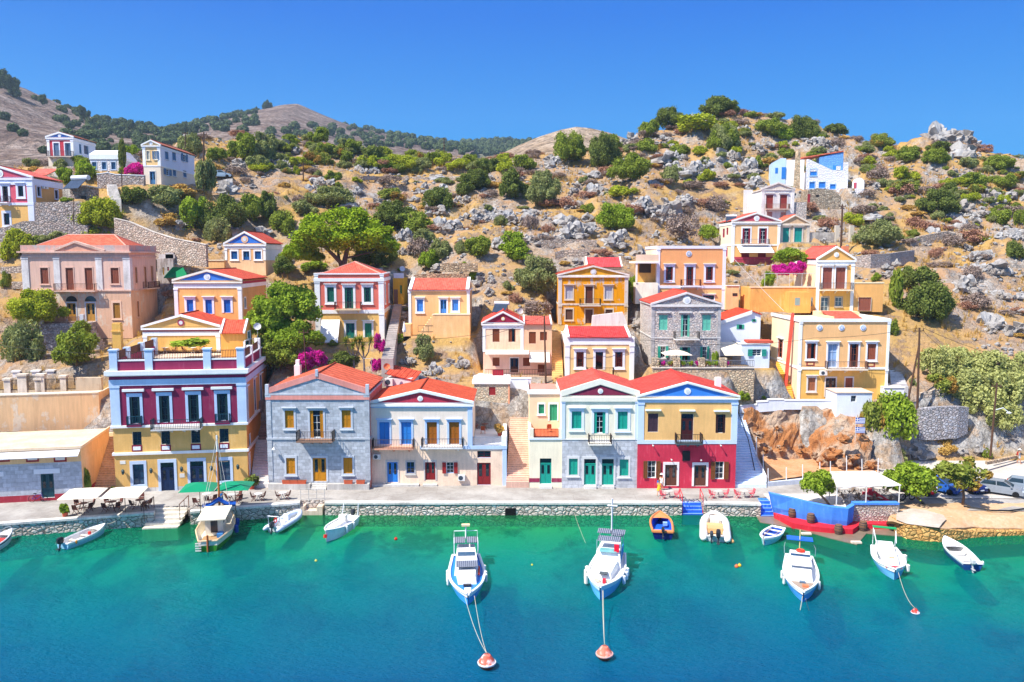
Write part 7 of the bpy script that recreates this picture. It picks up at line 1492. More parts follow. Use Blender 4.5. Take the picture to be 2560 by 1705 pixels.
for i in range(5):m.prismz([(.02,-3.0+i*.6),(dx_-.02,-2.6+i*.6),(dx_-.02,.02),(.02,.02)],-1.2,.12+(SZ-.2)*i/4)
m.build('steps',PL('#d6cbb8',.25),root)
for x,yy in((.0,0),(dx_,.4)):m=MB();m.tube([(x,-.2+yy,SZ),(x,-.2+yy,SZ+1.1),(x,-2.4+yy,SZ+.9),(x,-2.4+yy,.6)],.045,5);m.tube([(x,-1.3+yy,SZ+.2),(x,-1.3+yy,SZ+1.0)],.03,5);m.build('handrail',PLAIN('#7a4a34',.5),root)
root=thing('quay_landing','sunken stone landing with a thin metal rail in front of the grey stone house','landing',(l0[0],l0[1],0));w_=l1[0]-l0[0];d_=l0[1]-e4[1]
m=MB();m.box(.02,w_-.02,-d_,-.02,-1,.45);m.box(.02,.6,-d_,-.02,.45,.9);m.box(w_-.6,w_-.02,-d_,-.02,.45,.9);m.build('floor',PL('#d0b8a0',.25),root)
m=MB();
for i in range(4):m.tube([(w_*i/3,.1,SZ),(w_*i/3,.1,SZ+1.15)],.03,5)
for z_ in(.6,1.15):m.tube([(0,.1,SZ+z_),(w_,.1,SZ+z_)],.028,5)
m.build('rail',PLAIN('#b8b4b0',.4),root)
o=MB().box(-.55,.55,-.05,.3,-.3,.75).build('drain_mouth',PLAIN('#0a0a0c',.9));o.location=gR('R7',302,1335,0);o.location.y=e4[1]-.02;tag(o,'square black drain mouth low in the quay wall below the pink stairs','drain');
PW=WOOD('#5a4030')
POLES={}
def pole(key,R,xb,yb,xt,yt,Y,label,r=.13,arm=True):
 b=atR(R,xb,yb,Y);t=atR(R,xt,yt,Y);root=thing('utility_pole',label,'utility pole',b);m=MB();m.tube([(0,0,-.6),t-b],r,7,r*.7);m.build('post',PW,root)
 if arm:m=MB();m.bar(t-b+Vector((-.6,0,-.4)),t-b+Vector((.6,0,-.4)),.1);m.tube([t-b+Vector((-.5,0,-.35)),t-b+Vector((-.5,0,-.1))],.05,5);m.tube([t-b+Vector((.5,0,-.35)),t-b+Vector((.5,0,-.1))],.05,5);m.build('cross_arm',PW,root)
 POLES[key]=t;return root
pole('a','R9',1300,632,1312,150,97.5,'tall brown utility pole right of the big yellow house',.16);pole('a2','R9',1240,585,1310,255,98.4,'leaning brace pole propping the tall utility pole',.14,False)
r_=pole('b','R9',1762,930,1802,500,92.5,'brown pole with a white street lamp in front of the tamarisks',.14);m=MB();q_=POLES['b']-Vector(r_.location);m.tube([q_+Vector((0,0,-3.2)),q_+Vector((.8,-.2,-2.9)),q_+Vector((1.4,-.2,-3.4))],.05,5);m.ball(q_+Vector((1.5,-.2,-3.5)),.22,8,5,(1.4,1,.5));m.build('street_lamp',PLAIN('#e0e6ea'),r_)
pole('c','R6',640,1350,626,795,96.5,'brown utility pole in front of the burgundy gable house',.13,False);pole('d','R8',973,782,985,455,139,'tall dark pole above the tall shutter house',.2);pole('e','R4',650,1425,622,1030,93.8,'thin pole by the magenta bush behind the stone house',.09)
pole('f','R1',1662,775,1664,556,150,'dark pole right of the long white house on the left hill',.18);pole('g','R1',1512,660,1512,552,162,'slim pole behind the long white house roof',.12);pole('h','R11',421,662,421,518,160,'pole beside the dirt track in the dry field',.13);pole('i','R11',1676,440,1676,298,196,'thin pole on the skyline left of the pale knoll',.13);pole('j','R12',1692,420,1712,190,205,'leaning pole near the rocky top of the right hill',.13,False);pole('k','R1',600,1290,602,1090,126,'slim lamp post below the rubble hut',.08,False);pole('l','R1',998,1035,990,860,136.5,'grey lamp post on the path beside the cypress',.09,False)
WM=PLAIN('#1c1c20',.6)
def wire(pts,label,r=.022,sag=.6,mat=None,name='cable',cat='cable',n=14):
 m=MB();out=[]
 for a,b in zip(pts,pts[1:]):
  a,b=Vector(a),Vector(b)
  for i in range(n+1):
   t=i/n;out.append(a.lerp(b,t)+Vector((0,0,-sag*4*t*(1-t))))
 q_=[out[0]]+[p for k,p in enumerate(out[1:],1)if(p-out[k-1]).length>1e-4];m.tube(q_,r,4);return tag(m.build(name,mat or WM,fix=False),label,cat)
wire([POLES['a'],atR('R9',640,215,98.5),atR('R9',20,258,99.5)],'overhead cable from the tall pole across the big yellow house',sag=.3);wire([POLES['a']+Vector((.4,0,0)),atR('R9',2050,395,98)],'overhead cable from the tall pole to the right edge',sag=.4);wire([POLES['a']+Vector((.4,0,-.3)),POLES['b']],'overhead cable sagging between the tall pole and the lamp pole',sag=.7)
wire([POLES['c'],atR('R6',10,992,97)],'overhead cable left of the pole by the burgundy gable house',sag=.3);wire([POLES['c']+Vector((0,0,-1.6)),atR('R6',1530,1005,97.5),atR('R6',2140,1040,99.5)],'overhead cable crossing the scarlet roof',sag=.35);wire([atR('RL',-20,1055,92),atR('RL',1230,1160,93)],'overhead cable in front of the garden trees at left',.02,.2);wire([POLES['e']+Vector((0,0,-1.5)),atR('R4',1600,1125,95),atR('R4',2352,1075,96)],'overhead cable passing below the salmon house',sag=.25)
wire([atR('R8',160,860,112),atR('R8',540,1258,110)],'pale stay cable slanting over the ochre terrace wall',.03,.1,PLAIN('#e8e0d4'))
wire([atR('R9',165,680,96.8),atR('R9',230,860,91),atR('R9',270,1050,86.5)],'black cable lying along the blue white staircase',.05,0)
def dish(R,x,y,Y,r,col,label,down=1.4,az=.3):
 c=atR(R,x,y,Y);root=thing('satellite_dish',label,'satellite dish',c-Vector((0,0,down)));m=MB();m.tube([(0,0,-.4),(0,0,down-.1)],.035,5);m.tube([(0,0,down),(.1,-.5,down+.1)],.02,4);m.build('mast',PLAIN('#9a9a98'),root);m=MB();T=Matrix.Rotation(az,3,'Z')@Matrix.Rotation(1.25,3,'X');m.T=lambda x_,y_,z_:T@Vector((x_,y_,z_))+Vector((0,0,down));m.lathe([(.01,-.06*r/.4),(r*.5,-.03),(r,.1*r/.4),(r*.98,.13*r/.4),(r*.5,.02),(.01,0)],n=14);m.build('dish',PLAIN(col),root)
dish('R4',170,1005,90,.42,'#d8d4d0','grey satellite dish at the back corner of the mansion terrace');dish('R5',1150,115,92,.4,'#e07a4c','orange satellite dish above the grey annex',1.0);dish('R6',415,755,101,.42,'#c8b8b0','satellite dish between the burgundy gable roofs',1.2);dish('R4',1590,440,122,.42,'#d4d8dc','satellite dish on the ochre outbuilding roof',.8)
root=thing('antenna','thin television antenna behind the grey stone house','antenna',atR('R4',1292,1445,93.5));t_=atR('R4',1285,1310,93.5)-Vector(root.location);m=MB();m.tube([(0,0,-.5),t_],.03,5);m.tube([t_+Vector((-.9,0,-.1)),t_+Vector((.3,0,-.1))],.02,4)
for i in range(6):m.tube([t_+Vector((-.9+.2*i,-.3,-.1)),t_+Vector((-.9+.2*i,.3,-.1))],.014,4)
m.build('aerial',PLAIN('#c8c4c0',.4),root)
def solar(R,x,y,Y,label,s=1.0,down=.8):
 c=atR(R,x,y,Y);root=thing('solar_heater',label,'solar heater',c-Vector((0,0,down)),-.3);m=MB();m.slab([(-1.0*s,-1.1*s,.1),(1.0*s,-1.1*s,.1),(1.0*s,.3,.1+1.1*s),(-1.0*s,.3,.1+1.1*s)],.08);m.build('collector',GLASS('#2c3848'),root);m=MB();m.tube([(-1.1*s,.45,1.35*s),(1.1*s,.45,1.35*s)],.28*s,10);m.build('tank',PLAIN('#d8dadc',.3),root);m=MB()
 for x_ in(-.9,.9):m.bar((x_*s,.35,-.2),(x_*s,.35,1.2*s),.06);m.bar((x_*s,-1.0*s,-.2),(x_*s,-1.0*s,.12),.06)
 m.build('stand',PLAIN('#8a8a88'),root)
solar('R1',640,960,131,'solar water heater on the rubble hut roof',1.5,1.4);solar('R6',250,715,104,'solar water heater behind the burgundy gable',.9);solar('R8',145,560,147,'solar panel behind the upper burgundy house',.9)
for i,(x0,y0,x1,y1,Y)in enumerate(((280,840,284,960,91.5),(323,950,326,1050,88),(355,1040,356,1162,84.6),(470,1032,471,1118,85.2),(573,1015,575,1108,85.8),(682,1000,684,1075,88),(749,994,750,1075,88.2),(851,960,852,1065,88.6),(948,980,950,1062,88.6),(1052,975,1050,1060,88.6))):
 b=atR('R9',x1,y1,Y);t=atR('R9',x0,y0,Y);o=MB().tube([(0,0,-.3),t-b],.05,5).build('fence_post',PLAIN('#ececec'));o.location=b;tag(o,'thin white fence post on the edge of the red earth lot','fence post','white fence posts round the red earth lot')
def flag(x,y,label):
 b=atR('R9',x,y,92.4);root=thing('flag',label,'flag',b);w,hh=1.1,.72;
 MB().tube([(-w/2,.03,-1.4),(-w/2,.03,hh/2+.1)],.025,5).build('staff',PLAIN('#d8d8d8'),root);BU,WT=PLAIN('#1c4fae'),PLAIN('#f4f4f4')
 st=MB();sb=MB()
 for i in range(9):
  z1,z0=hh/2-hh*i/9,hh/2-hh*(i+1)/9;x0=-w/2+(w*.37 if i<5 else 0);(sb if i%2==0 else st).box(x0,w/2,-.012,.012,z0,z1)
 cz=hh/2-hh*5/18;c0,c1=-w/2,-w/2+w*.37;e=hh/18;sb.box(c0,(c0+c1)/2-e,-.012,.012,cz+e,hh/2);sb.box((c0+c1)/2+e,c1,-.012,.012,cz+e,hh/2);sb.box(c0,(c0+c1)/2-e,-.012,.012,cz-hh*5/18,cz-e);sb.box((c0+c1)/2+e,c1,-.012,.012,cz-hh*5/18,cz-e)
 st.box((c0+c1)/2-e,(c0+c1)/2+e,-.0119,.0119,cz-hh*5/18,hh/2);st.box(c0,(c0+c1)/2-e,-.0118,.0118,cz-e,cz+e);st.box((c0+c1)/2+e,c1,-.0118,.0118,cz-e,cz+e)
 sb.build('blue_stripes',BU,root);st.build('white_stripes',WT,root)
flag(938,738,'upper blue and white striped flag in front of the rock face');flag(938,797,'lower blue and white striped flag in front of the rock face')
FR.update({'B6':(1080,1320,.24563),'B7':(1420,1300,.2551)})
class Boat:
 def __init__(s,name,label,bow,stern,beam,H,hullc,cat='boat',stripe=None,deck='#f2f0ec',open_=True,sheer=.4,floor=.18,tr=.8,rim='#f4f4f2',rimr=.07,rk=.12):
  a,b=gR(*bow,0),gR(*stern,0);d=a-b;s.L=d.length;s.B=beam;s.H=H;c=(a+b)/2;s.tr=tr;s.sh=sheer
  s.root=thing(name,label,cat,c,math.atan2(d.y,d.x));n=14;R1,R2,RD=[],[],[];s.rk=rk
  for i in range(n+1):
   t=i/n;h=s.half(t);z=s.zg(t);x=-s.L/2+s.L*t;xb=x*(1-rk*max(0,t-.6))
   R1.append([(x,-h,z),(xb*1.0,-h*.93,z*.45),(xb,-h*.8,.0),(xb*.97,-h*.3,-.32),(xb*.97,h*.3,-.32),(xb,h*.8,.0),(xb,h*.93,z*.45),(x,h,z)])
  def shell(k0,k1,nm,mat):
   m=MB();m.loft([[r[j]for j in range(k0,k1)]for r in R1],cap=False,closed=False)
   if nm=='hull':m.poly(list(reversed(R1[0])))
   return m.build(nm,mat,s.root,smooth=False)
  shell(0,8,'hull',PAINT(hullc,.35))
  if stripe:
   m=MB()
   for sg in(-1,1):m.loft([[(r[0][0]*1.002,sg*(abs(r[0][1])+.012),r[0][2]-.02),(r[0][0]*1.002,sg*(abs(r[1][1])+.03),r[0][2]*.72)]for r in R1],cap=False,closed=False)
   m.build('stripe',PAINT(stripe,.35),s.root)
  m=MB();pts=[]
  for sg in(-1,1):
   q=[(r[0][0],sg*abs(r[0][1])*.97,r[0][2]+.02)for r in R1];m.tube(q,rimr,5)
  m.tube([(R1[0][0][0],-abs(R1[0][0][1]),R1[0][0][2]),(R1[0][0][0],abs(R1[0][0][1]),R1[0][0][2])],rimr,5);m.build('gunwale',PAINT(rim,.4),s.root)
  m=MB()
  if open_:m.loft([[(r[0][0]*.98,-abs(r[0][1])*.93,r[0][2]),(r[0][0]*.97,-abs(r[0][1])*.72,floor),(r[0][0]*.97,abs(r[0][1])*.72,floor),(r[0][0]*.98,abs(r[0][1])*.93,r[0][2])]for r in R1],cap=True,closed=False);m.build('inner_hull',PAINT(deck,.5),s.root)
  else:m.loft([[(r[0][0],-abs(r[0][1])*.95,r[0][2]-.06),(r[0][0],abs(r[0][1])*.95,r[0][2]-.06)]for r in R1],cap=False,closed=False);m.build('deck',PAINT(deck,.5),s.root)
 def half(s,t):return s.B/2*max(.02,(s.tr+(1-s.tr)*min(1,t/.35))*(1-max(0,(t-.45)/.55)**2.3))
 def zg(s,t):return s.H*(1+s.sh*max(0,t-.3)**1.6*1.8)
 def x(s,t):return-s.L/2+s.L*t
 def part(s,nm,mat,*bx,smooth=False):
  m=MB()
  for b in bx:m.box(*b)
  return m.build(nm,mat,s.root)
 def foredeck(s,t0,col):
  m=MB();n=6;m.loft([[(s.x(t),-s.half(t)*.95,s.zg(t)+.03),(s.x(t),0,s.zg(t)+.08),(s.x(t),s.half(t)*.95,s.zg(t)+.03)]for t in[t0+(.985-t0)*i/n for i in range(n+1)]],cap=False,closed=False);m.build('foredeck',PAINT(col,.5),s.root)
 def thwart(s,ts,col,z=.7):
  for t in ts:s.part('thwart',WOOD(col),(s.x(t)-.14,s.x(t)+.14,-s.half(t)*.86,s.half(t)*.86,s.H*z-.04,s.H*z))
 def motor(s,col='#22262c',y=0.0,k=1.0,tilt=.0,legc='#3a3e44'):
  e=s.x(0);m=MB();c=Vector((e-.22*k,y,s.H+.32*k));w,h,l=.17*k,.3*k,.32*k
  m.loft([[(c.x+dx*l*f,c.y+dy*w*f,c.z+zz*h)for dx,dy in((-1,-.7),(-.6,-1),(.6,-1),(1,-.6),(1,.6),(.6,1),(-.6,1),(-1,.7))]for zz,f in((-.9,.72),(-.5,1),(.4,1),(.85,.8),(1.0,.45))])
  o=m.build('outboard_motor',PLAIN(col,.35),s.root);m=MB();m.tube([c+Vector((0,0,-.2*k)),c+Vector((-.12*k,0,-.75*k)),c+Vector((-.2*k,0,-1.0*k))],.08*k,6);m.box(c.x-.42*k,c.x+.05,y-.1*k,y+.1*k,c.z-.72*k,c.z-.67*k);m.build('leg',PLAIN(legc,.4),o)
 def fenders(s,ts,side,col='#ece8e0',r=.11,l=.55):
  for t in ts:
   m=MB();y=side*(s.half(t)+r);z=s.zg(t)*.75;m.lathe([(.02,.3),(r,.22),(r,.22-l),(.03,.1-l)],(s.x(t),y,z),8);m.tube([(s.x(t),y,z+.3),(s.x(t),side*s.half(t)*.97,s.zg(t)+.02)],.012,4);m.build('fender',PLAIN(col,.5),s.root)
 def trunkhouse(s,nm,t0,t1,k0,k1,z0,z1,mat,rake=.25,ins=.82):
  """tapered cabin between stations; k = share of half beam"""
  m=MB();a,b=s.x(t0),s.x(t1);w0,w1=s.half(t0)*k0,s.half(t1)*k1
  lo=[(a,-w0,z0),(b,-w1,z0),(b,w1,z0),(a,w0,z0)];hi=[(a+.05,-w0*ins,z1),(b-rake,-w1*ins,z1),(b-rake,w1*ins,z1),(a+.05,w0*ins,z1)]
  m.loft([lo,hi]);return m.build(nm,mat,s.root),lo,hi
 def rail(s,nm,pts,mat,r=.022):m=MB();[m.tube(p,r,4)for p in pts];return m.build(nm,mat,s.root)
GW=PAINT('#f3f2ee',.35);CH=PLAIN('#cfd4d8',.3,.6);SOL=NT('solar_cells');v_=SOL.coord();br_=SOL.n('ShaderNodeTexBrick',{'Vector':v_,'Scale':1,'Mortar Size':.015,'Brick Width':.16,'Row Height':.16,'Color1':(.02,.03,.06,1),'Color2':(.03,.04,.09,1),'Mortar':(.45,.47,.5,1)},offset=0.0).outputs[0];SOLM=SOL.fin(br_,.15,spec=.6)
BV,DG='#f2f2f0','#2b4a66'
b=Boat('motor_dinghy','red decked white boat with a dark stripe cut by the left edge of the photo',('R3',98,1395),('R3',-240,1590),1.9,.62,'#f0f0f0',stripe='#24303c',deck='#e8e6e2');b.part('red_cover',CLOTH('#d83a34'),(b.x(.45),b.x(.72),-.55,.55,.56,.62));b.foredeck(.76,BV);b.rail('bow_rail',[[(b.x(.75),-.6,.8),(b.x(.9),-.35,1.15),(b.x(.97),0,1.2),(b.x(.9),.35,1.15),(b.x(.75),.6,.8)]],CH)
b=Boat('motor_dinghy','open white dinghy with a pale blue hull and a black outboard, by the left quay',('R3',826,1345),('R3',492,1482),1.7,.55,'#9cd0ee',stripe='#eef4f6',deck='#eeeae2');b.foredeck(.72,BV);b.thwart((.28,.55),'#e4d8c8');b.motor();b.part('fuel_can',PLAIN('#c82a2a'),(b.x(.6),b.x(.64),-.1,.1,.2,.62));b.fenders((.15,),-1,'#e0903c',.09,.2)
b=Boat('rowing_boat','tiny white and blue rowing boat before the blue boat wall',('RT',52,1268),('RT',285,1062),1.65,.5,'#8fd6e8',stripe='#ffffff',deck='#2f5fc0',tr=.72,rim='#fafafa',rimr=.13);b.thwart((.2,.5,.75),'#f2f2f2',.95);b.foredeck(.84,'#5a82b8');b.rail('oars',[[(b.x(.2),-.5,.56),(b.x(.85),-.3,.6)],[(b.x(.2),.5,.56),(b.x(.85),.3,.6)]],WOOD('#c8a070'),.03);b.rail('stem_post',[[(b.x(.985),0,.1),(b.x(1.02),0,.95)]],WOOD('#e0d8d0'),.06)
b=Boat('motor_dinghy','white open boat with a dark blue hull and grey outboard, rightmost in the harbour',('RB',1690,135),('RB',1965,380),1.9,.62,'#1f4a8c',stripe='#f4f4f4',deck='#f0ede6');b.foredeck(.62,BV);b.thwart((.25,.5),'#ece4d8',.85);b.motor('#c8c8c8',.1,1.0,legc='#b4b4b4');b.fenders((.06,),-1,'#f0f0f0',.12,.25)
b=Boat('motor_dinghy','orange rimmed boat with a navy hull and bright blue inside',('RQ',318,690),('RQ',372,975),2.1,.75,'#14206e',deck='#1f5fd0',rim='#e08a50',rimr=.13,tr=.9);b.foredeck(.7,'#e6925a');b.part('side_deck',PAINT('#e08a50',.5),(b.x(0),b.x(.1),-.85,.85,.7,.78));b.motor('#2a2f36',0,.85);b.part('gear_bag',CLOTH('#8fb4d8'),(b.x(.55),b.x(.63),-.6,-.2,.4,.7));b.part('seat',PAINT('#2f7ae0'),(b.x(.12),b.x(.35),-.7,.7,.3,.42))
b=Boat('motor_boat','white motor boat with a radar arch and red buoy at its bow',('R5',672,1492),('R5',880,1345),2.0,.8,'#f4f4f4',deck='#f4f2f0',open_=False);b.trunkhouse('deck_house',.4,.8,.55,.4,.72,1.0,GW);b.part('console',PAINT('#efe8dc',.5),(b.x(.3),b.x(.4),-.35,.35,.75,1.5));b.part('cockpit',PAINT('#d8cbb4',.6),(b.x(.42),b.x(.6),-.4,.4,1.0,1.02));b.motor('#2a3038',0,.95)
b.rail('radar_arch',[[(b.x(.1),-.85,.8),(b.x(.02),-.75,2.3),(b.x(.02),.75,2.3),(b.x(.1),.85,.8)]],PAINT('#f2f2f2'),.06);b.fenders((.35,.6),1,'#f2f2ee');b.rail('bow_buoy',[[(b.x(1.0),.0,.75),(b.x(1.02),0,.45)]],PLAIN('#e03028'),.17)
def rib(name,label,bow,stern,beam,col,inner,k):
 b=Boat(name,label,bow,stern,beam*.72,.5,'#dfe3e6',deck=inner,cat='inflatable boat',tr=.95);m=MB();L=b.L;r=beam*.13
 for sg in(-1,1):
  pts=[(-L/2-.45,sg*beam*.37,.36)]+[(-L/2+L*t,sg*beam*.37*(1-max(0,(t-.6)/.4)**2.2),.36+.25*t**3)for t in(.0,.2,.4,.6,.75,.87,.95,1.0)];m.tube(pts,[r*.55]+[r]*5+[r*.95,r*.9,r*.85],10)
 m.build('inflated_tube',PLAIN(col,.5),b.root,smooth=True);m=MB()
 for sg in(-1,1):m.tube([(-L/2+.3,sg*beam*.37+sg*r*1.0,.36),(L*.25,sg*beam*.35+sg*r,.42)],.03,4)
 m.build('rub_strake',PLAIN('#8a8f96'),b.root);return b
b=rib('inflatable_boat','light grey inflatable boat with a red lifebuoy and black outboard',('R5',470,1290),('R5',262,1412),1.95,'#cdd8ea','#d4d4d2',1);b.motor('#2a2e36',0,.95);b.part('console',PAINT('#dfe6f0'),(b.x(.45),b.x(.53),-.3,.3,.2,1.05));b.part('seat',PLAIN('#f0ece4'),(b.x(.28),b.x(.38),-.35,.35,.2,.62));b.rail('radar_arch',[[(b.x(.06),-.65,.5),(b.x(.02),-.6,1.5),(b.x(.02),.6,1.5),(b.x(.06),.65,.5)]],PAINT('#e8e8ea'),.05)
b.rail('lifebuoy',[[(b.x(.22)+.22*math.cos(a_*.785),.42,.8+.22*math.sin(a_*.785))for a_ in range(9)]],PLAIN('#e0301f'),.06)
b=rib('inflatable_boat','large white inflatable boat with tan seats and twin outboards',('RQ',1212,640),('RQ',1232,1010),2.85,'#f2eee6','#efe4d4',1);b.motor('#20262e',-.25,1.25);b.motor('#3a4048',.35,.9);b.part('rear_bench',CLOTH('#d8a870'),(b.x(.22),b.x(.36),-.7,.7,.3,.75));b.part('seat',CLOTH('#dcb078'),(b.x(.4),b.x(.52),-.75,.75,.3,.65));b.part('console',PAINT('#efe6da'),(b.x(.56),b.x(.64),-.45,.45,.3,1.15));b.part('bow_pad',CLOTH('#ead6b8'),(b.x(.68),b.x(.84),-.4,.4,.3,.55));b.fenders((.15,),1);b.fenders((.2,),-1);b.rail('console_rail',[[(b.x(.6),-.5,1.1),(b.x(.58),-.5,1.35),(b.x(.58),.5,1.35),(b.x(.6),.5,1.1)]],PLAIN('#5a3a2c'),.04)
b=Boat('fishing_caique','wooden fishing caique with a cream canopy, tall mast and furled blue sails',('R3',1760,1262),('R3',1632,1500),3.3,.95,'#f0e8d6',stripe='#efe4d0',deck='#f2e8d4',cat='fishing boat',sheer=.7,tr=.5,rim='#e8c8a0',rimr=.08,floor=.45)
m=MB();q_=[b.x(i/12)for i in range(13)]
for sg in(-1,1):m.loft([[(x_,sg*(b.half(i/12)*.95+.02),b.zg(i/12)*.5),(x_*(1-.12*max(0,i/12-.6)),sg*(b.half(i/12)*.8+.03),-.05)]for i,x_ in enumerate(q_)],cap=False,closed=False)
m.poly([(b.x(0)-.02,-b.half(0)*.95,b.zg(0)*.55),(b.x(0)-.02,b.half(0)*.95,b.zg(0)*.55),(b.x(0)-.02,b.half(0)*.8,-.1),(b.x(0)-.02,-b.half(0)*.8,-.1)]);m.build('green_topsides',PAINT('#3f8f2c'),b.root)
b.part('cabin',PAINT('#f0e4cc',.5),(b.x(.34),b.x(.6),-.75,.75,.45,2.3));b.part('cabin_door',GLASS('#1a2c3a'),(b.x(.34)-.03,b.x(.34),-.35,.25,.75,2.05));b.part('cabin_window',GLASS('#24404c'),(b.x(.42),b.x(.52),-.78,.78,1.4,1.95))
m=MB();m.slab([(b.x(.2),-1.25,2.25),(b.x(.66),-1.25,2.35),(b.x(.66),1.25,2.35),(b.x(.2),1.25,2.25)],.1);m.build('canopy',CLOTH('#efe2c8'),b.root);b.part('stern_seat',WOOD('#b08a60'),(b.x(.06),b.x(.28),-.8,.8,.5,.62));b.part('blue_box',PAINT('#3a7ab8'),(b.x(.2),b.x(.3),-.95,-.45,.5,.95));b.rail('rudder',[[(b.x(0)-.1,0,1.5),(b.x(0)-.15,0,-.5)]],WOOD('#a85a30'),.09);b.rail('mast',[[(b.x(.72),0,.5),(b.x(.72),0,7.6)]],WOOD('#b06a34'),.1);b.rail('masthead',[[(b.x(.72),0,7.6),(b.x(.72),0,9.2)]],PAINT('#eeeae6'),.08);b.rail('yard',[[(b.x(.72),-.95,6.6),(b.x(.72),.95,6.6)]],PLAIN('#6a5a50'),.04)
b.rail('furled_sail',[[(b.x(.72),-1.5,2.4),(b.x(.7),-.7,2.5),(b.x(.7),0,3.0),(b.x(.7),.7,2.5),(b.x(.72),1.5,2.35)]],CLOTH('#1c56b0'),.22);b.rail('rigging',[[(b.x(.72),0,9.0),(b.x(.5),-1.5,1.1)],[(b.x(.72),0,9.0),(b.x(.5),1.5,1.1)],[(b.x(.72),0,7.4),(b.x(.55),1.5,1.1)],[(b.x(.72),0,9.0),(b.x(1),0,1.6)]],PLAIN('#d8d0c4'),.02);b.fenders((.45,.65),-1,'#1a3c90',.2,.6);b.part('stern_ladder',PLAIN('#e8d8d0'),*[(b.x(0)-.18,b.x(0)-.1,.55,1.05,.1+i*.22,.2+i*.22)for i in range(4)])
b=Boat('cabin_boat','blue decked white cabin boat with four solar panels, moored to the red and white buoy',('B6',366,798),('B6',345,345),2.9,.62,'#48a8ea',stripe='#f4f4f4',deck='#1f7fd4',open_=False,sheer=.5,rimr=.12);b.trunkhouse('forward_cabin',.3,.74,.68,.66,.55,1.25,GW,.5,.86);b.trunkhouse('wheelhouse',.04,.5,.72,.7,.6,1.75,GW,.4,.85)
def panels(b,nm,lst):
 for x0,x1,y0,y1,z,sl in lst:m=MB();m.slab([(b.x(x1),y0,z),(b.x(x1),y1,z),(b.x(x0),y1,z+sl),(b.x(x0),y0,z+sl)],.05);m.build(nm,SOLM,b.root)
panels(b,'solar_panel',[(.0,.16,-.95,-.06,2.2,0),(.0,.16,.06,.95,2.2,0),(.42,.56,-.85,.85,1.5,.2)]);b.part('windscreen',GLASS('#31506a'),(b.x(.27),b.x(.36),-.7,.7,1.75,1.8));b.part('hatch',GLASS('#23262c'),(b.x(.76),b.x(.8),-.32,.32,.8,.9));b.rail('panel_frame',[[(b.x(.0),s_*1.0,.6),(b.x(.0),s_*1.0,2.2),(b.x(.17),s_*1.0,2.2),(b.x(.17),s_*1.0,1.2)]for s_ in(-1,1)]+[[(b.x(-.02),-1,2.2),(b.x(-.02),-1,2.7),(b.x(-.02),1,2.7),(b.x(-.02),1,2.2)]],PAINT('#f0f0f0'),.035);b.rail('radar_mast',[[(b.x(.02),0,2.1),(b.x(.0),0,3.2)]],PAINT('#f0f0f0'),.06);b.part('radar_dome',PLAIN('#f0d8a8'),(b.x(-.02),b.x(.02),-.35,.35,3.2,3.34));b.fenders((.4,.5,.58),-1);b.fenders((.3,.45,.52),1);b.part('anchor_gear',PLAIN('#e8e4dc'),(b.x(.9),b.x(.985),-.25,.25,.9,1.1));b.rail('lifebuoy_line',[[(b.x(.38),.95,.9),(b.x(.46),1.0,1.15),(b.x(.55),.95,.8)]],PLAIN('#d8482c'),.08)
b=Boat('cabin_boat','white and blue cabin boat with a tall mast, moored to the pink buoy',('B7',312,796),('B7',430,400),2.95,.75,'#66bdf0',stripe='#cfe6f6',deck='#f2efe8',open_=False,sheer=.5,rimr=.1);b.trunkhouse('forward_cabin',.3,.78,.72,.62,.65,1.35,GW,.5,.88);b.trunkhouse('wheelhouse',.02,.42,.75,.75,.7,2.0,GW,.5,.86);b.part('windscreen',GLASS('#6fa8a8'),(b.x(.3),b.x(.4),-.7,.7,2.0,2.05));b.part('blue_side',PAINT('#3f8fe0'),(b.x(.05),b.x(.3),.98,1.02,1.0,1.8));panels(b,'solar_panel',[(.02,.12,-1.15,-.03,2.75,.1),(.02,.12,.03,1.15,2.75,.1),(.2,.31,-.95,.95,2.65,.1),(-.12,-.04,-.05,.95,2.1,.1)])
b.rail('panel_frame',[[(b.x(t_),s_*1.0,.95),(b.x(t_),s_*1.0,2.7)]for t_ in(.05,.3)for s_ in(-1,1)],CH,.03);b.rail('mast',[[(b.x(.05),0,2.4),(b.x(.04),0,5.6)],[(b.x(.045),-.4,5.0),(b.x(.045),.45,5.0)]],PAINT('#e4e4e4'),.07);b.part('hatch',GLASS('#3c4650'),(b.x(.72),b.x(.78),-.3,.35,1.35,1.42));b.part('red_flag',CLOTH('#e01838'),(b.x(.36),b.x(.38),.5,.9,2.0,2.6));b.rail('cabin_rail',[[(b.x(.35),s_*.9,1.35),(b.x(.62),s_*.75,1.95),(b.x(.66),0,1.95)]for s_ in(-1,1)],CH,.025);b.fenders((.45,.55,.68),-1,'#f0e4d0',.16,.7);b.fenders((.4,.5,.62),1,'#e4e8f0',.15,.6);b.rail('rope_coil',[[(b.x(.84)+.2*math.cos(i),.25*math.sin(i)+s_,1.05)for i in range(8)]for s_ in(-.4,.4)],PLAIN('#c8b8a0'),.06);b.part('red_buoy',PLAIN('#e0283c'),(b.x(.84),b.x(.88),.05,.3,1.0,1.3))
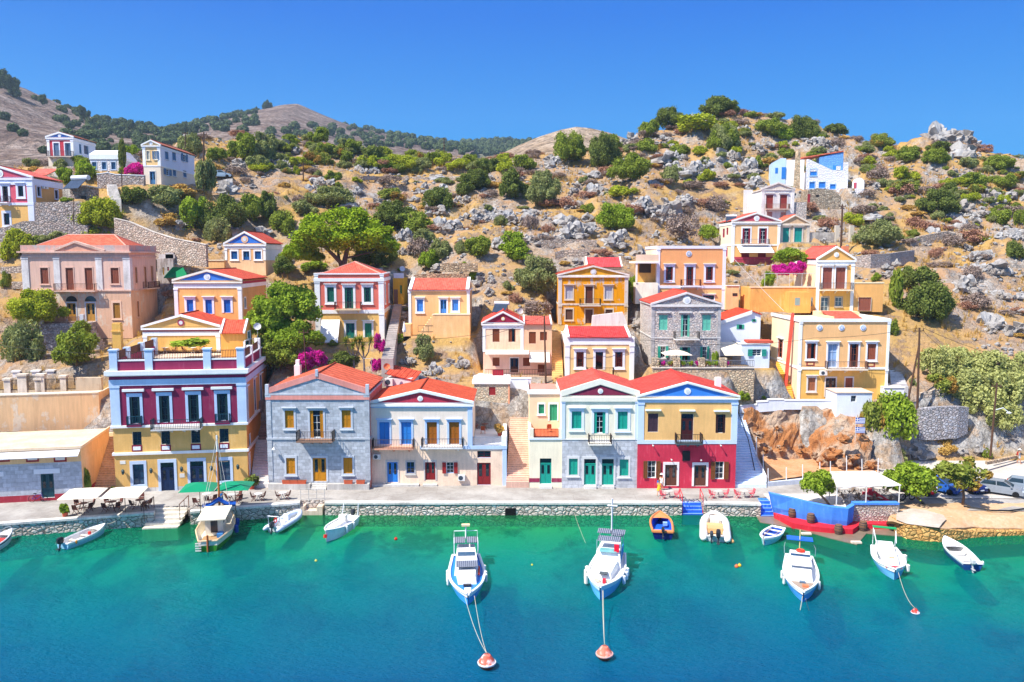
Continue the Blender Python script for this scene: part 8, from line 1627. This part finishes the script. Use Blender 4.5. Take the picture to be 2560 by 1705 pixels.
b=Boat('cabin_boat','white cabin boat with a blue rear awning and a wooden foredeck',('RB',306,700),('RB',262,300),2.7,.62,'#4aa0e6',stripe='#f6f6f6',deck='#f4f2ee',open_=False,sheer=.45,rimr=.1);b.foredeck(.74,'#a08c7a');b.trunkhouse('cabin',.1,.72,.8,.74,.55,1.4,GW,.55,.86);b.part('roof_window',GLASS(DG),(b.x(.22),b.x(.27),-.75,.75,1.4,1.45));b.part('windscreen',GLASS(DG),(b.x(.54),b.x(.59),-.75,.75,1.38,1.43));b.part('hatch',GLASS(DG),(b.x(.74),b.x(.785),-.22,.22,.8,.92));b.part('roof_rim',PAINT('#e8e8e8'),(b.x(.28),b.x(.55),-.8,-.76,1.4,1.45),(b.x(.28),b.x(.55),.76,.8,1.4,1.45))
m=MB();m.slab([(b.x(-.06),-1.05,2.1),(b.x(.09),-1.05,2.2),(b.x(.09),1.05,2.2),(b.x(-.06),1.05,2.1)],.06);m.build('awning',CLOTH('#1560c8'),b.root);b.rail('lifebuoy',[[(b.x(.14)+.26*math.cos(a_*.785),.05+.3*math.sin(a_*.785),1.5)for a_ in range(9)]],PLAIN('#e8381f'),.09);b.rail('mast',[[(b.x(.08),0,1.4),(b.x(.07),0,3.1)]],PLAIN('#d8c88a'),.05);b.fenders((.5,.65),-1);b.fenders((.68,),1);b.rail('side_rail',[[(b.x(.12),s_*1.22,1.05),(b.x(.12),s_*1.25,1.7),(b.x(.0),s_*1.15,1.7)]for s_ in(-1,1)],CH);b.part('buoy_on_deck',PLAIN('#e07a50'),(b.x(.86),b.x(.9),-.05,.4,.85,1.05))
b=Boat('cabin_boat','white cabin boat with a green stern awning and red bow trim',('RB',1204,478),('RB',1092,210),2.55,.62,'#6cb4e8',stripe='#f8f8f8',deck='#f6f2ec',open_=False,sheer=.55,rimr=.09);b.trunkhouse('cabin',.02,.8,.74,.66,.55,1.2,GW,.5,.85);b.part('roof_hatch',PLAIN('#c8a888'),(b.x(.66),b.x(.72),-.2,.2,1.2,1.25));b.part('side_window',GLASS('#5a6a70'),(b.x(.4),b.x(.58),-.93,-.84,.8,1.05));b.part('white_sacks',CLOTH('#f0eeea'),(b.x(.32),b.x(.44),-.45,.0,1.2,1.5),(b.x(.32),b.x(.44),.04,.45,1.2,1.5));m=MB();m.slab([(b.x(-.05),-.95,2.3),(b.x(.04),-.95,2.35),(b.x(.04),.95,2.35),(b.x(-.05),.95,2.3)],.08);m.build('awning',CLOTH('#0f9a58'),b.root);b.rail('awning_frame',[[(b.x(.0),s_*.9,.8),(b.x(.0),s_*.9,2.3),(b.x(.2),s_*.8,1.45)]for s_ in(-1,1)],PAINT('#f0f0f0'),.035);b.part('red_trim',CLOTH('#d83040'),(b.x(.83),b.x(.9),-.6,.6,.8,.86));b.fenders((.3,.72),1,'#ece4d4',.18,.5)
def BUOYM(c1,c2):
 n=NT('buoy_paint');v=n.coord();a=n.noise(v,3.2,5,.65);return n.fin(n.mix(n.ramp(a,[(.5,0),(.62,.75)]),lin(c1),lin(c2)),.6,a,.2,.02)
def buoy(p,r,c1,c2,label,big=True):
 p=p+Vector((0,0,.3 if big and r>.4 else 0));root=thing('buoy',label,'buoy',p);m=MB();
 if big:m.lathe([(.12*r,1.0*r),(.42*r,.9*r),(1.0*r,.06*r),(1.0*r,.0*r)],n=18);m.build('top_cone',BUOYM(c1,c2),root);MB().lathe([(1.0*r,.02*r),(.98*r,-.1*r),(.5*r,-.75*r),(.1,-.9*r)],n=18).build('hull',PLAIN('#c8482c'),root);m=MB();m.lathe([(1.01*r,.14*r),(1.03*r,.05*r),(1.01*r,-.06*r)],n=18);m.build('band',PLAIN(c2),root);MB().tube([(-.08,0,r*.95),(-.08,0,r*1.15),(.08,0,r*1.15),(.08,0,r*.95)],.03,5).build('mooring_ring',PLAIN('#8a8078',.4,.5),root)
 else:m.ball((0,0,r*.4),r,10,6);m.build('float',PLAIN(c1,.4),root);MB().lathe([(r*.3,r*1.3),(r*.12,r*1.75),(.01,r*1.8)],n=8).build('eye',PLAIN(c2),root)
 return p+Vector((0,0,r*(1.1 if big else 1.7)))
q1=buoy(ground(1217,1668,0),.58,'#e0604a','#f0e4e0','large red buoy with a white band, lower left of centre');q2=buoy(ground(1511,1646,0),.56,'#e07058','#f0b8a8','large faded pink buoy at the bottom of the harbour');q3=buoy(gR('RB',1405,790,0),.3,'#e0382c','#f2f2f2','small red and white buoy before the green awning boat')
buoy(gR('R5',1222,1470,0),.16,'#e02818','#c02018','little red float alone in the middle of the green water',False);buoy(gR('R10',1484,224,0),.17,'#e06a3c','#d05a30','orange float of the pair below the white inflatable',False);buoy(gR('R10',1498,219,0),.16,'#e8c030','#c8a020','yellow float of the pair below the white inflatable',False);buoy(gR('R10',513,215,0),.09,'#e8c83c','#d0b030','tiny yellow float right of the blue decked cabin boat',False);buoy(gR('RQ',1505,1020,0),.2,'#f0b070','#e09050','pale orange float beside the big inflatable',False);buoy(ground(790,1403,0),.12,'#d8c860','#c0b050','tiny yellow float below the radar arch boat',False)
RO=PLAIN('#cabfa8',.8);lines=[((('B6',330,680),1.3),q1),((('B6',432,690),1.3),q1),((('B7',336,690),1.4),q2),((('B7',345,690),1.4),q2),((('RB',1240,395),.9),q3)]
for i,(((R,x,y),z),q_)in enumerate(lines):wire([gR(R,x,y,z),q_],('left mooring rope of the blue decked boat','right mooring rope of the blue decked boat','left mooring rope to the pink buoy','right mooring rope to the pink buoy','mooring rope to the small red and white buoy')[i],.018,.5,RO,'mooring_rope','rope')
wire([gR('RB',300,630,1.1),gR('RB',272,790,-.2)],'left anchor rope of the white boat with wooden foredeck',.035,.05,RO,'mooring_rope','rope');wire([gR('RB',330,655,1.1),gR('RB',372,790,-.2)],'right anchor rope of the white boat with wooden foredeck',.03,.05,RO,'mooring_rope','rope');wire([gR('R3',840,1285,.8),gR('R3',965,1210,1.3)],'mooring rope from the pale blue dinghy to the quay',.03,.2,RO,'mooring_rope','rope');wire([gR('R3',305,1250,1.3),gR('R3',235,1370,-.1)],'slack mooring rope hanging from the left quay',.03,.2,RO,'mooring_rope','rope');wire([gR('RC',1080,1180,1.3),gR('RC',1680,1524,.1)],'pale rope running down the dirt shore',.03,.05,RO,'mooring_rope','rope')
wire([gR('R7',800,1320,.6),gR('R7',890,1560,0)],'thin mooring line from the quay wall toward the mast boat',.012,.1,RO,'mooring_rope','rope')
def chair_proto(col,name,label):
 r=thing(name,label,'chair',(0,0,-50));W_=WOOD(col);MB().box(-.23,.23,-.2,.22,.43,.46).build('seat',W_,r);m=MB();m.slab([(-.22,.2,.5),(.22,.2,.5),(.22,.34,.95),(-.22,.34,.95)],.03);m.build('backrest',W_,r)
 for s in(-1,1):
  m=MB();m.bar((s*.21,-.26,0),(s*.21,.24,.5),.035);m.bar((s*.21,.24,.5),(s*.21,.34,.95),.035);m.build('leg',W_,r);MB().bar((s*.24,.26,0),(s*.24,-.2,.46),.035).build('leg',W_,r);m=MB();m.box(s*.24-.025,s*.24+.025,-.22,.24,.66,.69);m.bar((s*.24,-.18,.45),(s*.24,-.18,.66),.03);m.build('arm',W_,r)
 return r
def table_proto(col,name,label,rnd=True,h=.74):
 r=thing(name,label,'table',(0,0,-50));W_=WOOD(col)
 if rnd:MB().lathe([(.42,h-.03),(.42,h)],n=18).build('tabletop',W_,r)
 else:MB().box(-.4,.4,-.35,.35,h-.035,h).build('tabletop',W_,r)
 for a in range(4):MB().bar((.3*math.cos(a*1.571+.785),.3*math.sin(a*1.571+.785),0),(-.1*math.cos(a*1.571+.785),-.1*math.sin(a*1.571+.785),h-.03),.035).build('leg',W_,r)
 return r
CB=chair_proto('#6a3a30','folding_chair','brown');CR_=chair_proto('#e0606a','folding_chair','red');TBp=table_proto('#8a5c48','cafe_table','x');TBw=table_proto('#d8d4d0','cafe_table','x');TBs=table_proto('#c8beb4','cafe_table','x',False);CG=chair_proto('#8a7868','folding_chair','grey');CW=chair_proto('#b8562c','folding_chair','orange')
FIRST=set()
def put(proto,loc,rz,label,group=None):
 if proto.name not in FIRST:FIRST.add(proto.name);proto.location=loc;proto.rotation_euler=(0,0,rz);proto['label']=label;(group and proto.__setitem__('group',group));return proto
 return dup(proto,loc,rz,label,group)
def cafe(R,tab,chairs,tp,cp_,what,z=SZ):
 t=gR(R,*tab,z);put(tp,t,.3,f'cafe table {what}','cafe tables')
 for x,y in chairs:
  c=gR(R,x,y,z);d=t-c;sx_='left' if c.x<t.x else 'right';far_='far' if c.y>t.y+.15 else 'near' if c.y<t.y-.15 else 'level'
  side=f'{far_} {sx_}' if len(chairs)>2 else sx_
  put(cp_,c,math.atan2(d.y,d.x)-math.pi/2+math.pi*0,f'folding chair {side} of the table {what}','folding cafe chairs')
_put=put
def put(proto,loc,rz,label,group=None):return _put(proto,loc,rz+(math.pi if 'chair' in proto.name else 0),label,group)
cafe('R3',(655,1178),((612,1165),(598,1205),(700,1190),(718,1165)),TBp,CB,'under the left cream parasol');cafe('R3',(880,1165),((843,1145),(828,1188),(918,1185),(936,1150)),TBp,CB,'between the two cream parasols');cafe('R3',(1098,1150),((1112,1112),(1045,1165),(1128,1180),(1165,1155)),TBp,CB,'left of the broad quay steps')
cafe('RM',(430,735),((285,815),(430,790),(530,770)),TBw,CB,'under the left green parasol');cafe('RM',(780,745),((735,755),(875,720),(885,770)),TBw,CB,'under the right green parasol');cafe('RM',(1155,735),((1090,740),(1210,735)),TBw,CB,'right of the green parasols');cafe('R5',(335,1155),((303,1158),(372,1155)),TBw,CB,'in front of the grey stone house')
cafe('RQ',(475,290),((375,305),(590,295)),TBs,CR_,'left of the red handrails');cafe('RQ',(1280,290),((1180,300),(1395,290)),TBs,CR_,'just right of the red handrails');cafe('RQ',(1705,290),((1595,298),(1822,285)),TBs,CR_,'nearest the blue boat wall')
for i,(x,y)in enumerate(((1310,450),(1560,430),(1400,545),(1640,560),(1850,440),(1900,590))):cafe('RT',(x,y+40),((x-85,y+45),(x+85,y+40)),TBs,CG,('at the back left under the canopy','at the back middle under the canopy','at the front left under the canopy','at the front middle under the canopy','at the back right under the canopy','at the front right under the canopy')[i],1.44)
pv=peach.O.z+peach.v(738)+.03;cafe('R5',(1920,610),((1860,600),(1905,640),(1965,595)),TBp,CW,'on the terrace below the stone tower',pv)
tz=terr.O.z+terr.v(742)+.12;cafe('R7',(600,640),((540,640),(605,690)),TBw,CW,'on the orange tiled terrace',tz)
for x,lb in((1430,'on the roof terrace of the mansion, left'),(1670,'on the roof terrace of the mansion, right')):cafe('R2',(x,1120),((x-70,1118),(x+75,1118)),TBw,CB,lb,TERR+.02)
def parasol(R,base,top,w,d,col,label,cat='parasol',peak=.55,rz=.0,z=SZ,pole='#8a6048',drop=0):
 b=gR(R,*base,z);t=atR(R,*top,b.y);h=t.z-b.z;root=thing('parasol',label,cat,b,rz);MB().tube([(0,0,0),(0,0,h+.05)],.035,6).build('pole',WOOD(pole),root);m=MB();c=[(-w,-d),(w,-d),(w,d),(-w,d)];e=h-peak;n=6
 for(x0,y0),(x1,y1)in zip(c,c[1:]+c[:1]):
  for i in range(n):
   a,b_=i/n,(i+1)/n;P_=lambda f,s:(f*(x0+(x1-x0)*s),f*(y0+(y1-y0)*s),h-peak*f**1.0-.1*math.sin(math.pi*s)*f*.0+.06*math.sin(math.pi*f))
   m.poly([P_(a,0),P_(a,1),P_(b_,1),P_(b_,0)])
 m.build('canopy',CLOTH(col),root);m=MB()
 for x,y in c:m.tube([(0,0,h-.08),(x,y,e-.03)],.02,4);m.tube([(0,0,h-.75),(x*.5,y*.5,h-peak*.5-.05)],.016,4)
 m.build('rib',WOOD(pole),root);return root
parasol('R3',(660,1215),(652,1005),1.75,1.75,'#f2e4cc','left cream square parasol over the quayside cafe',rz=.18);parasol('R3',(984,1198),(975,997),1.75,1.75,'#f4e6cf','right cream square parasol over the quayside cafe',rz=.18);parasol('RM',(345,925),(315,478),1.6,1.5,'#0c8a60','left green square parasol by the mast of the caique',rz=.15);parasol('RM',(835,872),(798,462),1.6,1.5,'#0c8a62','right green square parasol near the pale staircase',rz=.1)
parasol('R6',(1768,1225),(1765,1090),1.7,1.5,'#f6e6cc','cream parasol on the flowered terrace of the grey teal house',z=TW.O.z+TW.v(190)+.1,peak=.5);parasol('R9',(720,596),(720,508),1.4,1.3,'#f6f4f2','white parasol in front of the big yellow house',z=bigY.O.z,peak=.4)
p_=atR('R4',1610,1085,102);root=thing('closed_parasol','closed white parasol left of the blue door house','parasol',p_);t_=atR('R4',1608,955,102)-p_;MB().lathe([(.2,.35),(.24,.6),(.12,t_.z*.75),(.03,t_.z)],n=8).build('canopy',CLOTH('#f4f2f0'),root);MB().tube([(0,0,-.3),(0,0,.5)],.03,5).build('pole',PLAIN('#b8b0a8'),root)
POT=[crown_mesh(800+i,nb=9,nl=420,leaf=.16,spread=.6)for i in range(2)]
def pot(loc,label,w=.8,h=.9,col='leafy',pc='#c8583c',pr=.28):
 root=thing('potted_plant',label,'potted plant',loc);MB().lathe([(pr*.75,0),(pr,pr*1.5),(pr*1.1,pr*1.5),(pr*.9,pr*1.4),(.01,pr*1.35)],n=10).build('pot',PLAIN(pc,.8),root);o=bpy.data.objects.new('foliage',random.choice(POT));COL.objects.link(o);o.parent=root;o.scale=(w/2,w/2,h);o.location=(0,0,pr*1.3);setmat(o,LM[col])
pot(gR('R3',512,1226,SZ),'leafy plant in a terracotta pot left of the cafe tables',.8,.9);pot(gR('R3',893,1058,SZ),'small plant in a terracotta tub at the foot of the ochre stairs',.5,.5,pr=.32);pot(gR('RM',1062,572,SZ),'bushy dark plant in a terracotta tub at the foot of the pale staircase',1.3,1.1,'dark',pr=.34);pot(gR('R3',690,1068,SZ),'climbing plant in a pot by the warehouse corner',.8,2.6,'mid')
for i,x in enumerate((1465,1500,1560,1660,1720,1775,1830,1870,1915,2000)):pot(TW.wld((TW.u(x,160),.35,TW.v(190)+.12)),('flower pot on the rubble terrace wall, '+('first from the left','second from the left','left of the first pier','under the cream parasol','right of the parasol pole','by the middle pier','right of the middle pier','before the right hand window','near the green climber','by the white cube annex')[i]),.7,.6,('leafy','boug','mixed','leafy')[i%4],pr=.18)
pot(peach.wld((peach.u(2030,590),5,peach.v(738)+.05)),'yellow flowering plant on the peach terrace corner',1.1,1.0,'gold');pot(atR('R2',1640,1075,93)*1,'low green planting bed on the mansion roof terrace',3.6,.9,'leafy','#e8d8c0',.2)
def bike(loc,rz,col,label,name='bicycle',k=1.0):
 root=thing(name,label,name,loc,rz)
 for x in(-.55,.55):
  n=18;m=MB();m.tube([(x+.33*math.cos(6.2832*i/n),0,.34+.33*math.sin(6.2832*i/n))for i in range(n+1)],.025*k,5);w_=m.build('wheel',PLAIN('#1c1c1e'),root);m=MB()
  for i in range(6):m.tube([(x,0,.34),(x+.32*math.cos(i*1.047),0,.34+.32*math.sin(i*1.047))],.006,3)
  m.build('spokes',PLAIN('#b0b0b4',.3,.6),w_)
 m=MB();F=[[(-.55,0,.34),(-.12,0,.32),(-.22,0,.85)],[(-.55,0,.34),(-.2,0,.76),(.38,0,.8)],[(-.12,0,.32),(.4,0,.72)],[(.55,0,.34),(.38,0,.85),(.34,0,1.02)]];[m.tube(f,.025*k,5)for f in F];m.build('frame',PLAIN(col,.35),root);MB().box(-.36,-.1,-.07,.07,.86,.92).build('saddle',PLAIN('#222'.replace('#222','#222222')),root);MB().tube([(.28,-.28,1.02),(.34,0,1.02),(.28,.28,1.02)],.018,5).build('handlebar',PLAIN('#888888',.3,.6),root);return root
bike(gR('R3',298,1112,SZ),.18,'#2a3a90','dark bicycle leaning at the red base of the warehouse');bl=gR('R3',820,552,zl);bike(bl+Vector((0,.5,.02)),2.0,'#d03048','red bicycle on the landing of the ochre stairs');bike(gR('RC',330,900,1.38),.2,'#3a3c40','dark motorbike behind the leafy tree by the canopy','motorbike',2.6)
def car_proto():
 r=thing('car','x','car',(0,0,-60));prof=[(-2.05,.42),(-2.08,.75),(-1.95,.98),(-1.2,1.02),(1.0,.98),(1.75,.85),(2.0,.68),(2.05,.42)]
 m=MB();L=[[(x*(1 if abs(y)<.8 else .985),y*(1 if z<.9 else .94),z)for x,z in prof+[(2.0,.25),(-2.0,.25)]]for y in(-.84,-.8,-.4,0,.4,.8,.84)];m.loft(L);m.build('body',PLAIN('#c8ccd2',.25),r)
 m=MB();lo=[(-1.98,-.76,.98),(1.05,-.76,.97),(1.05,.76,.97),(-1.98,.76,.98)];hi=[(-1.6,-.6,1.42),(.2,-.6,1.45),(.2,.6,1.45),(-1.6,.6,1.42)];m.loft([lo,hi]);m.build('cabin_glass',GLASS('#24343c'),r);m=MB();m.box(-1.62,.2,-.61,.61,1.42,1.47)
 for s in(-1,1):
  for a,b in(((-1.98,s*.765,.98),(-1.6,s*.61,1.43)),((1.05,s*.765,.97),(.2,s*.61,1.45)),((-.45,s*.768,.98),(-.5,s*.61,1.44))):m.bar(a,b,.07)
 m.build('roof',PLAIN('#c8ccd2',.25),r)
 for x in(-1.25,1.3):
  for s in(-1,1):
   m=MB(lambda a,b,c,x=x,s=s:(x+a,s*.8+c,.31+b));m.lathe([(.2,-.1),(.31,-.09),(.31,.07),(.2,.08)],n=16);w_=m.build('wheel',PLAIN('#141416'),r);m=MB(lambda a,b,c,x=x,s=s:(x+a,s*.8+c,.31+b));m.lathe([(.01,s*.085),(.2,s*.082),(.2,s*.06),(.01,s*.05)],n=12);m.build('rim',PLAIN('#b8bcc2',.3,.6),w_)
 for s in(-1,1):MB().box(1.86,2.03,s*.68-.17,s*.68+.17,.62,.76).build('headlight',GLASS('#a8b4bc'),r);MB().box(.8,.95,s*.88-.08,s*.88+.08,.95,1.07).build('mirror',PLAIN('#c8ccd2',.25),r);MB().box(-2.07,-1.98,s*.7-.12,s*.7+.12,.75,.95).build('tail_light',PLAIN('#a01820'),r)
 MB().box(2.03,2.07,-.26,.26,.42,.53).build('number_plate',PLAIN('#f0f0ec'),r);MB().box(1.99,2.055,-.5,.5,.3,.4).build('grille',PLAIN('#202226'),r);return r
CP=CP;car0=car_proto();first=True
for loc,rz,col,lab,sc in((gR('RC',1965,790,1.38),-.62,'#8a9098','silver hatchback parked at the right, nearest the viewer',1),(gR('RC',2440,760,1.38),-.62,'#8c98a4','pale silver car cut by the right edge',1),(gR('RC',1500,800,1.38)+Vector((0,1.6,0)),-1.25,'#14225c','dark navy car facing the water beside the silver hatchback',.97),(gR('RC',1040,800,1.38)+Vector((-.3,1.2,0)),-.85,'#2a5cae','blue car behind the sparse yellowing tree',1.03),(gR('RC',590,840,1.38)+Vector((0,1.5,0)),-.7,'#7a1024','dark red car half hidden by the leafy tree',1),(hitT(*P('D',507,411))+Vector((0,0,.1)),.25,'#a4bccc','pale blue car parked on the upper dirt track',1)):
 o=car0 if first else dup(car0);first=False;o.location=loc;o.rotation_euler=(0,0,rz);o.scale=(sc,sc,sc);o['label']=lab;o['group']='parked cars'
 for ch in o.children:
  if ch.name.split('.')[0]in('body','roof','mirror'):setmat(ch,PLAIN(col,.25))
wire([gR('RC',1310,1005,1.45),gR('RC',1560,1045,1.45),gR('RC',1780,1080,1.45),gR('RC',2100,1085,1.45),gR('RC',2400,1045,1.45)],'thick black hose lying on the red dirt by the cars',.08,0,PLAIN('#16171c'),'hose','hose')
wall('kerb_wall','low curved stone kerb wall at the turn of the right road','RC',[(1720,240),(1950,195),(2240,130)],[(1720,290),(1950,250),(2240,170)],0,RUBBLE('#d8c0a0',3),.4,cat='low wall',Ys=[90.3,92,94.2])
SKIN=PLAIN('#c98f6c',.6)
def person(loc,rz,label,J,top,bottom,hair,hat=None,skirt=False,bag=None,k=1.0,pack=None):
 """J moves the joints from a standing pose"""
 root=thing('person',label,'person',loc,rz);root.scale=(k,k,k)
 V={'pel':(0,0,.93,.12),'bel':(0,0,1.08,.115),'che':(0,0,1.28,.14),'nek':(0,.0,1.47,.05),'hd0':(0,-.01,1.55,.075),'hd1':(0,-.02,1.63,.095),'hd2':(0,0,1.71,.07),'nos':(0,-.115,1.615,.016)}
 for s,c in((-1,'L'),(1,'R')):
  V.update({'sh'+c:(s*.17,0,1.4,.06),'el'+c:(s*.23,.02,1.12,.042),'wr'+c:(s*.24,-.05,.88,.028),'pa'+c:(s*.24,-.07,.8,.034),'hi'+c:(s*.09,0,.9,.1),'kn'+c:(s*.1,-.02,.49,.06),'an'+c:(s*.1,.03,.09,.038),'to'+c:(s*.11,-.14,.03,.035)})
 for n,d in J.items():a=V[n];V[n]=(a[0]+d[0],a[1]+d[1],a[2]+d[2],a[3])
 E_=[('pel','bel'),('bel','che'),('che','nek'),('nek','hd0'),('hd0','hd1'),('hd1','hd2'),('hd1','nos')]
 for c in 'LR':
  E_+=[('che','sh'+c),('sh'+c,'el'+c),('el'+c,'wr'+c),('wr'+c,'pa'+c),('pel','hi'+c),('hi'+c,'kn'+c),('kn'+c,'an'+c),('an'+c,'to'+c)];p=Vector(V['pa'+c][:3]);w=Vector(V['wr'+c][:3]);d=(p-w).normalized()
  for i in range(5):
   f=p+d*((.085,.095,.09,.075,.03)[i])+Vector((((i-1.5)*.018)if i<4 else-.05*(1 if c=='R' else-1),-.015,0));V[f'f{i}{c}']=(*f,.009);E_.append(('pa'+c,f'f{i}{c}'))
 def skin(nm,names,edges,mat,par,grow=0.0):
  me=bpy.data.meshes.new(nm);ix={n:i for i,n in enumerate(names)};me.from_pydata([V[n][:3]for n in names],[(ix[a],ix[b])for a,b in edges],[]);o=bpy.data.objects.new(nm,me);COL.objects.link(o);o.parent=par;me.materials.append(mat);o.modifiers.new('skin','SKIN');o.modifiers.new('sub','SUBSURF').render_levels=1
  for i,n in enumerate(names):r=V[n][3]+grow;me.skin_vertices[0].data[i].radius=(r,r*(.8 if n in('che','bel','pel')else 1));me.skin_vertices[0].data[i].use_root=(i==0)
  return o
 nm=list(V);skin('body',nm,E_,SKIN,root)
 sub=lambda ns:[e for e in E_ if e[0]in ns and e[1]in ns]
 t_=['bel','pel','che','shL','shR'];skin('top',t_,sub(t_),CLOTH(top),root,.018);b_=['pel','hiL','hiR']
 for c in 'LR':V['th'+c]=(*(Vector(V['hi'+c][:3]).lerp(Vector(V['kn'+c][:3]),.75)),.078);b_.append('th'+c)
 skin('shorts',b_,[('pel','hiL'),('pel','hiR'),('hiL','thL'),('hiR','thR')],CLOTH(bottom),root,.018)
 if skirt:m=MB();m.lathe([(.13,1.1),(.19,.92),(.26,.62),(.25,.62)],n=12);m.build('dress',CLOTH(bottom),root)
 m=MB();h2=V['hd1'];m.ball((h2[0],h2[1]+.02,h2[2]+.035),.112,10,7,(1,1.05,.95));m.tube([(h2[0],h2[1]+.1,h2[2]+.02),(h2[0],h2[1]+.12,h2[2]-.16)],.06,6,.03);m.build('hair',PLAIN(hair,.8),root)
 m=MB()
 for s in(-1,1):m.ball((h2[0]+s*.035,h2[1]-.093,h2[2]+.015),.012,6,4)
 m.build('eyes',PLAIN('#201814'),root);MB().box(h2[0]-.025,h2[0]+.025,h2[1]-.1,h2[1]-.085,h2[2]-.06,h2[2]-.05).build('mouth',PLAIN('#9a4a40'),root)
 if hat:m=MB();m.lathe([(.19,.0),(.195,.015),(.115,.03),(.105,.12),(.02,.15)],(h2[0],h2[1]+.01,h2[2]+.06),12);m.build('hat',CLOTH(hat),root)
 if bag:m=MB();m.loft([[(.2,-.1,.7),(.46,-.1,.7),(.46,.1,.7),(.2,.1,.7)],[(.22,-.08,1.0),(.44,-.08,1.0),(.44,.08,1.0),(.22,.08,1.0)]]);m.build('bag',CLOTH(bag),root)
 if pack:m=MB();m.loft([[(-.15,.12,1.0),(.15,.12,1.0),(.15,.28,1.0),(-.15,.28,1.0)],[(-.13,.12,1.42),(.13,.12,1.42),(.12,.24,1.42),(-.12,.24,1.42)]]);m.build('backpack',CLOTH(pack),root)
 return root
walk={'knL':(0,-.16,.02),'anL':(0,-.2,0),'toL':(0,-.2,.02),'knR':(0,.04,0),'anR':(0,.26,.06),'toR':(0,.24,.03),'wrL':(0,.1,0),'paL':(0,.12,0),'wrR':(0,-.12,.06),'paR':(0,-.16,.06)}
person(gR('R7',1466,1192,SZ),2.6,'woman in a yellow dress walking along the quay',walk,'#f0b838','#f0b838','#8a5a30',skirt=True);person(gR('R7',1484,1148,SZ),2.6,'man in a white cap and white shirt carrying a blue bag past the crimson house',walk,'#f0f0f2','#e8e4e0','#4a3020','#f6f4f2',bag='#1f6fb8',k=1.04)
person(gR('RM',635,805,SZ),.2,'woman in a blue top and denim shorts standing with a hand on her hip',{'elR':(.1,0,.03),'wrR':(-.1,.0,.16),'paR':(-.14,-.0,.2),'elL':(-.04,-.06,.0),'wrL':(-.02,-.16,.15),'paL':(0,-.2,.2)},'#3a8ee0','#4a7a9c','#b04820');person(gR('RC',2265,268,1.38),.7,'hiker in a white hat with a red backpack and walking pole on the right road',walk,'#9ab0b8','#b8c0c0','#5a3a28','#f8f8f6',pack='#a83a30')
cam=bpy.data.cameras.new('camera');camo=bpy.data.objects.new('camera',cam);COL.objects.link(camo)
camo.location=(0,0,CAMZ);camo.rotation_euler=(math.pi/2-PITCH,0,0)
cam.sensor_width=36;cam.lens=FPX/2560*36;cam.clip_start=.5;cam.clip_end=9000
scene.camera=camo
SUN=Vector((-2.0,-1.25,3.2)).normalized()
elev=math.asin(SUN.z);rot=math.atan2(SUN.x,SUN.y)
sl=bpy.data.lights.new('sun','SUN');so=bpy.data.objects.new('sun',sl);COL.objects.link(so)
sl.energy=3.4;sl.angle=R_(.53);sl.color=(1,.95,.86);so.rotation_euler=SUN.to_track_quat('Z','Y').to_euler();so.location=SUN*300
w=bpy.data.worlds.new('World');scene.world=w;w.use_nodes=True
t=w.node_tree;bg=t.nodes['Background']
sky=t.nodes.new('ShaderNodeTexSky');sky.sky_type='NISHITA';sky.sun_disc=False;sky.sun_elevation=elev;sky.sun_rotation=rot
sky.air_density=1.0;sky.dust_density=.1;sky.ozone_density=3.0;sky.altitude=1500
hs=t.nodes.new('ShaderNodeHueSaturation');hs.inputs['Saturation'].default_value=.75;hs.inputs['Hue'].default_value=.51
t.links.new(sky.outputs[0],hs.inputs['Color'])
tc=t.nodes.new('ShaderNodeTexCoord');sx=t.nodes.new('ShaderNodeSeparateXYZ');t.links.new(tc.outputs['Generated'],sx.inputs[0])
rp=t.nodes.new('ShaderNodeValToRGB');t.links.new(sx.outputs[2],rp.inputs[0]);e=rp.color_ramp.elements
for k,(p_,c_)in enumerate([(0,(.36,1.5,2.75)),(.1,(.06,1.1,2.7)),(.28,(.0,.54,2.35)),(.6,(.03,.5,2.1))]):
 q_=e[k]if k<2 else e.new(p_);q_.position=p_;q_.color=(*[x/6 for x in c_],1)
ml=t.nodes.new('ShaderNodeMix');ml.data_type='RGBA';ml.blend_type='MULTIPLY';ml.inputs[0].default_value=1;t.links.new(rp.outputs[0],ml.inputs[6]);ml.inputs[7].default_value=(6,6,6,1)
mr=t.nodes.new('ShaderNodeMapRange');mr.inputs[1].default_value=.32;mr.inputs[2].default_value=.75;t.links.new(sx.outputs[2],mr.inputs[0])
mm=t.nodes.new('ShaderNodeMix');mm.data_type='RGBA';t.links.new(mr.outputs[0],mm.inputs[0]);t.links.new(ml.outputs[2],mm.inputs[6]);t.links.new(hs.outputs[0],mm.inputs[7])
t.links.new(mm.outputs[2],bg.inputs['Color'])
bg.inputs['Strength'].default_value=.15
scene.view_settings.view_transform='Standard';scene.view_settings.look='None';scene.view_settings.gamma=1
scene.view_settings.exposure=1.22
scene.render.engine='CYCLES'
HZ=bpy.data.materials.new('haze_air');HZ.use_nodes=True;t_=HZ.node_tree;t_.nodes.remove(t_.nodes['Principled BSDF']);pv_=t_.nodes.new('ShaderNodeVolumePrincipled');pv_.inputs['Color'].default_value=(.66,.84,1,1);pv_.inputs['Density'].default_value=.00017;pv_.inputs['Anisotropy'].default_value=.2;t_.links.new(pv_.outputs[0],t_.nodes['Material Output'].inputs['Volume'])
o=MB().box(-1400,1400,-80,1600,-16,300).build('haze',HZ);o['kind']='stuff'
cy=scene.cycles
cy.max_bounces=6;cy.diffuse_bounces=3;cy.glossy_bounces=2;cy.transmission_bounces=3;cy.transparent_max_bounces=8
cy.caustics_reflective=False;cy.caustics_refractive=False;cy.use_denoising=True;cy.sample_clamp_indirect=6
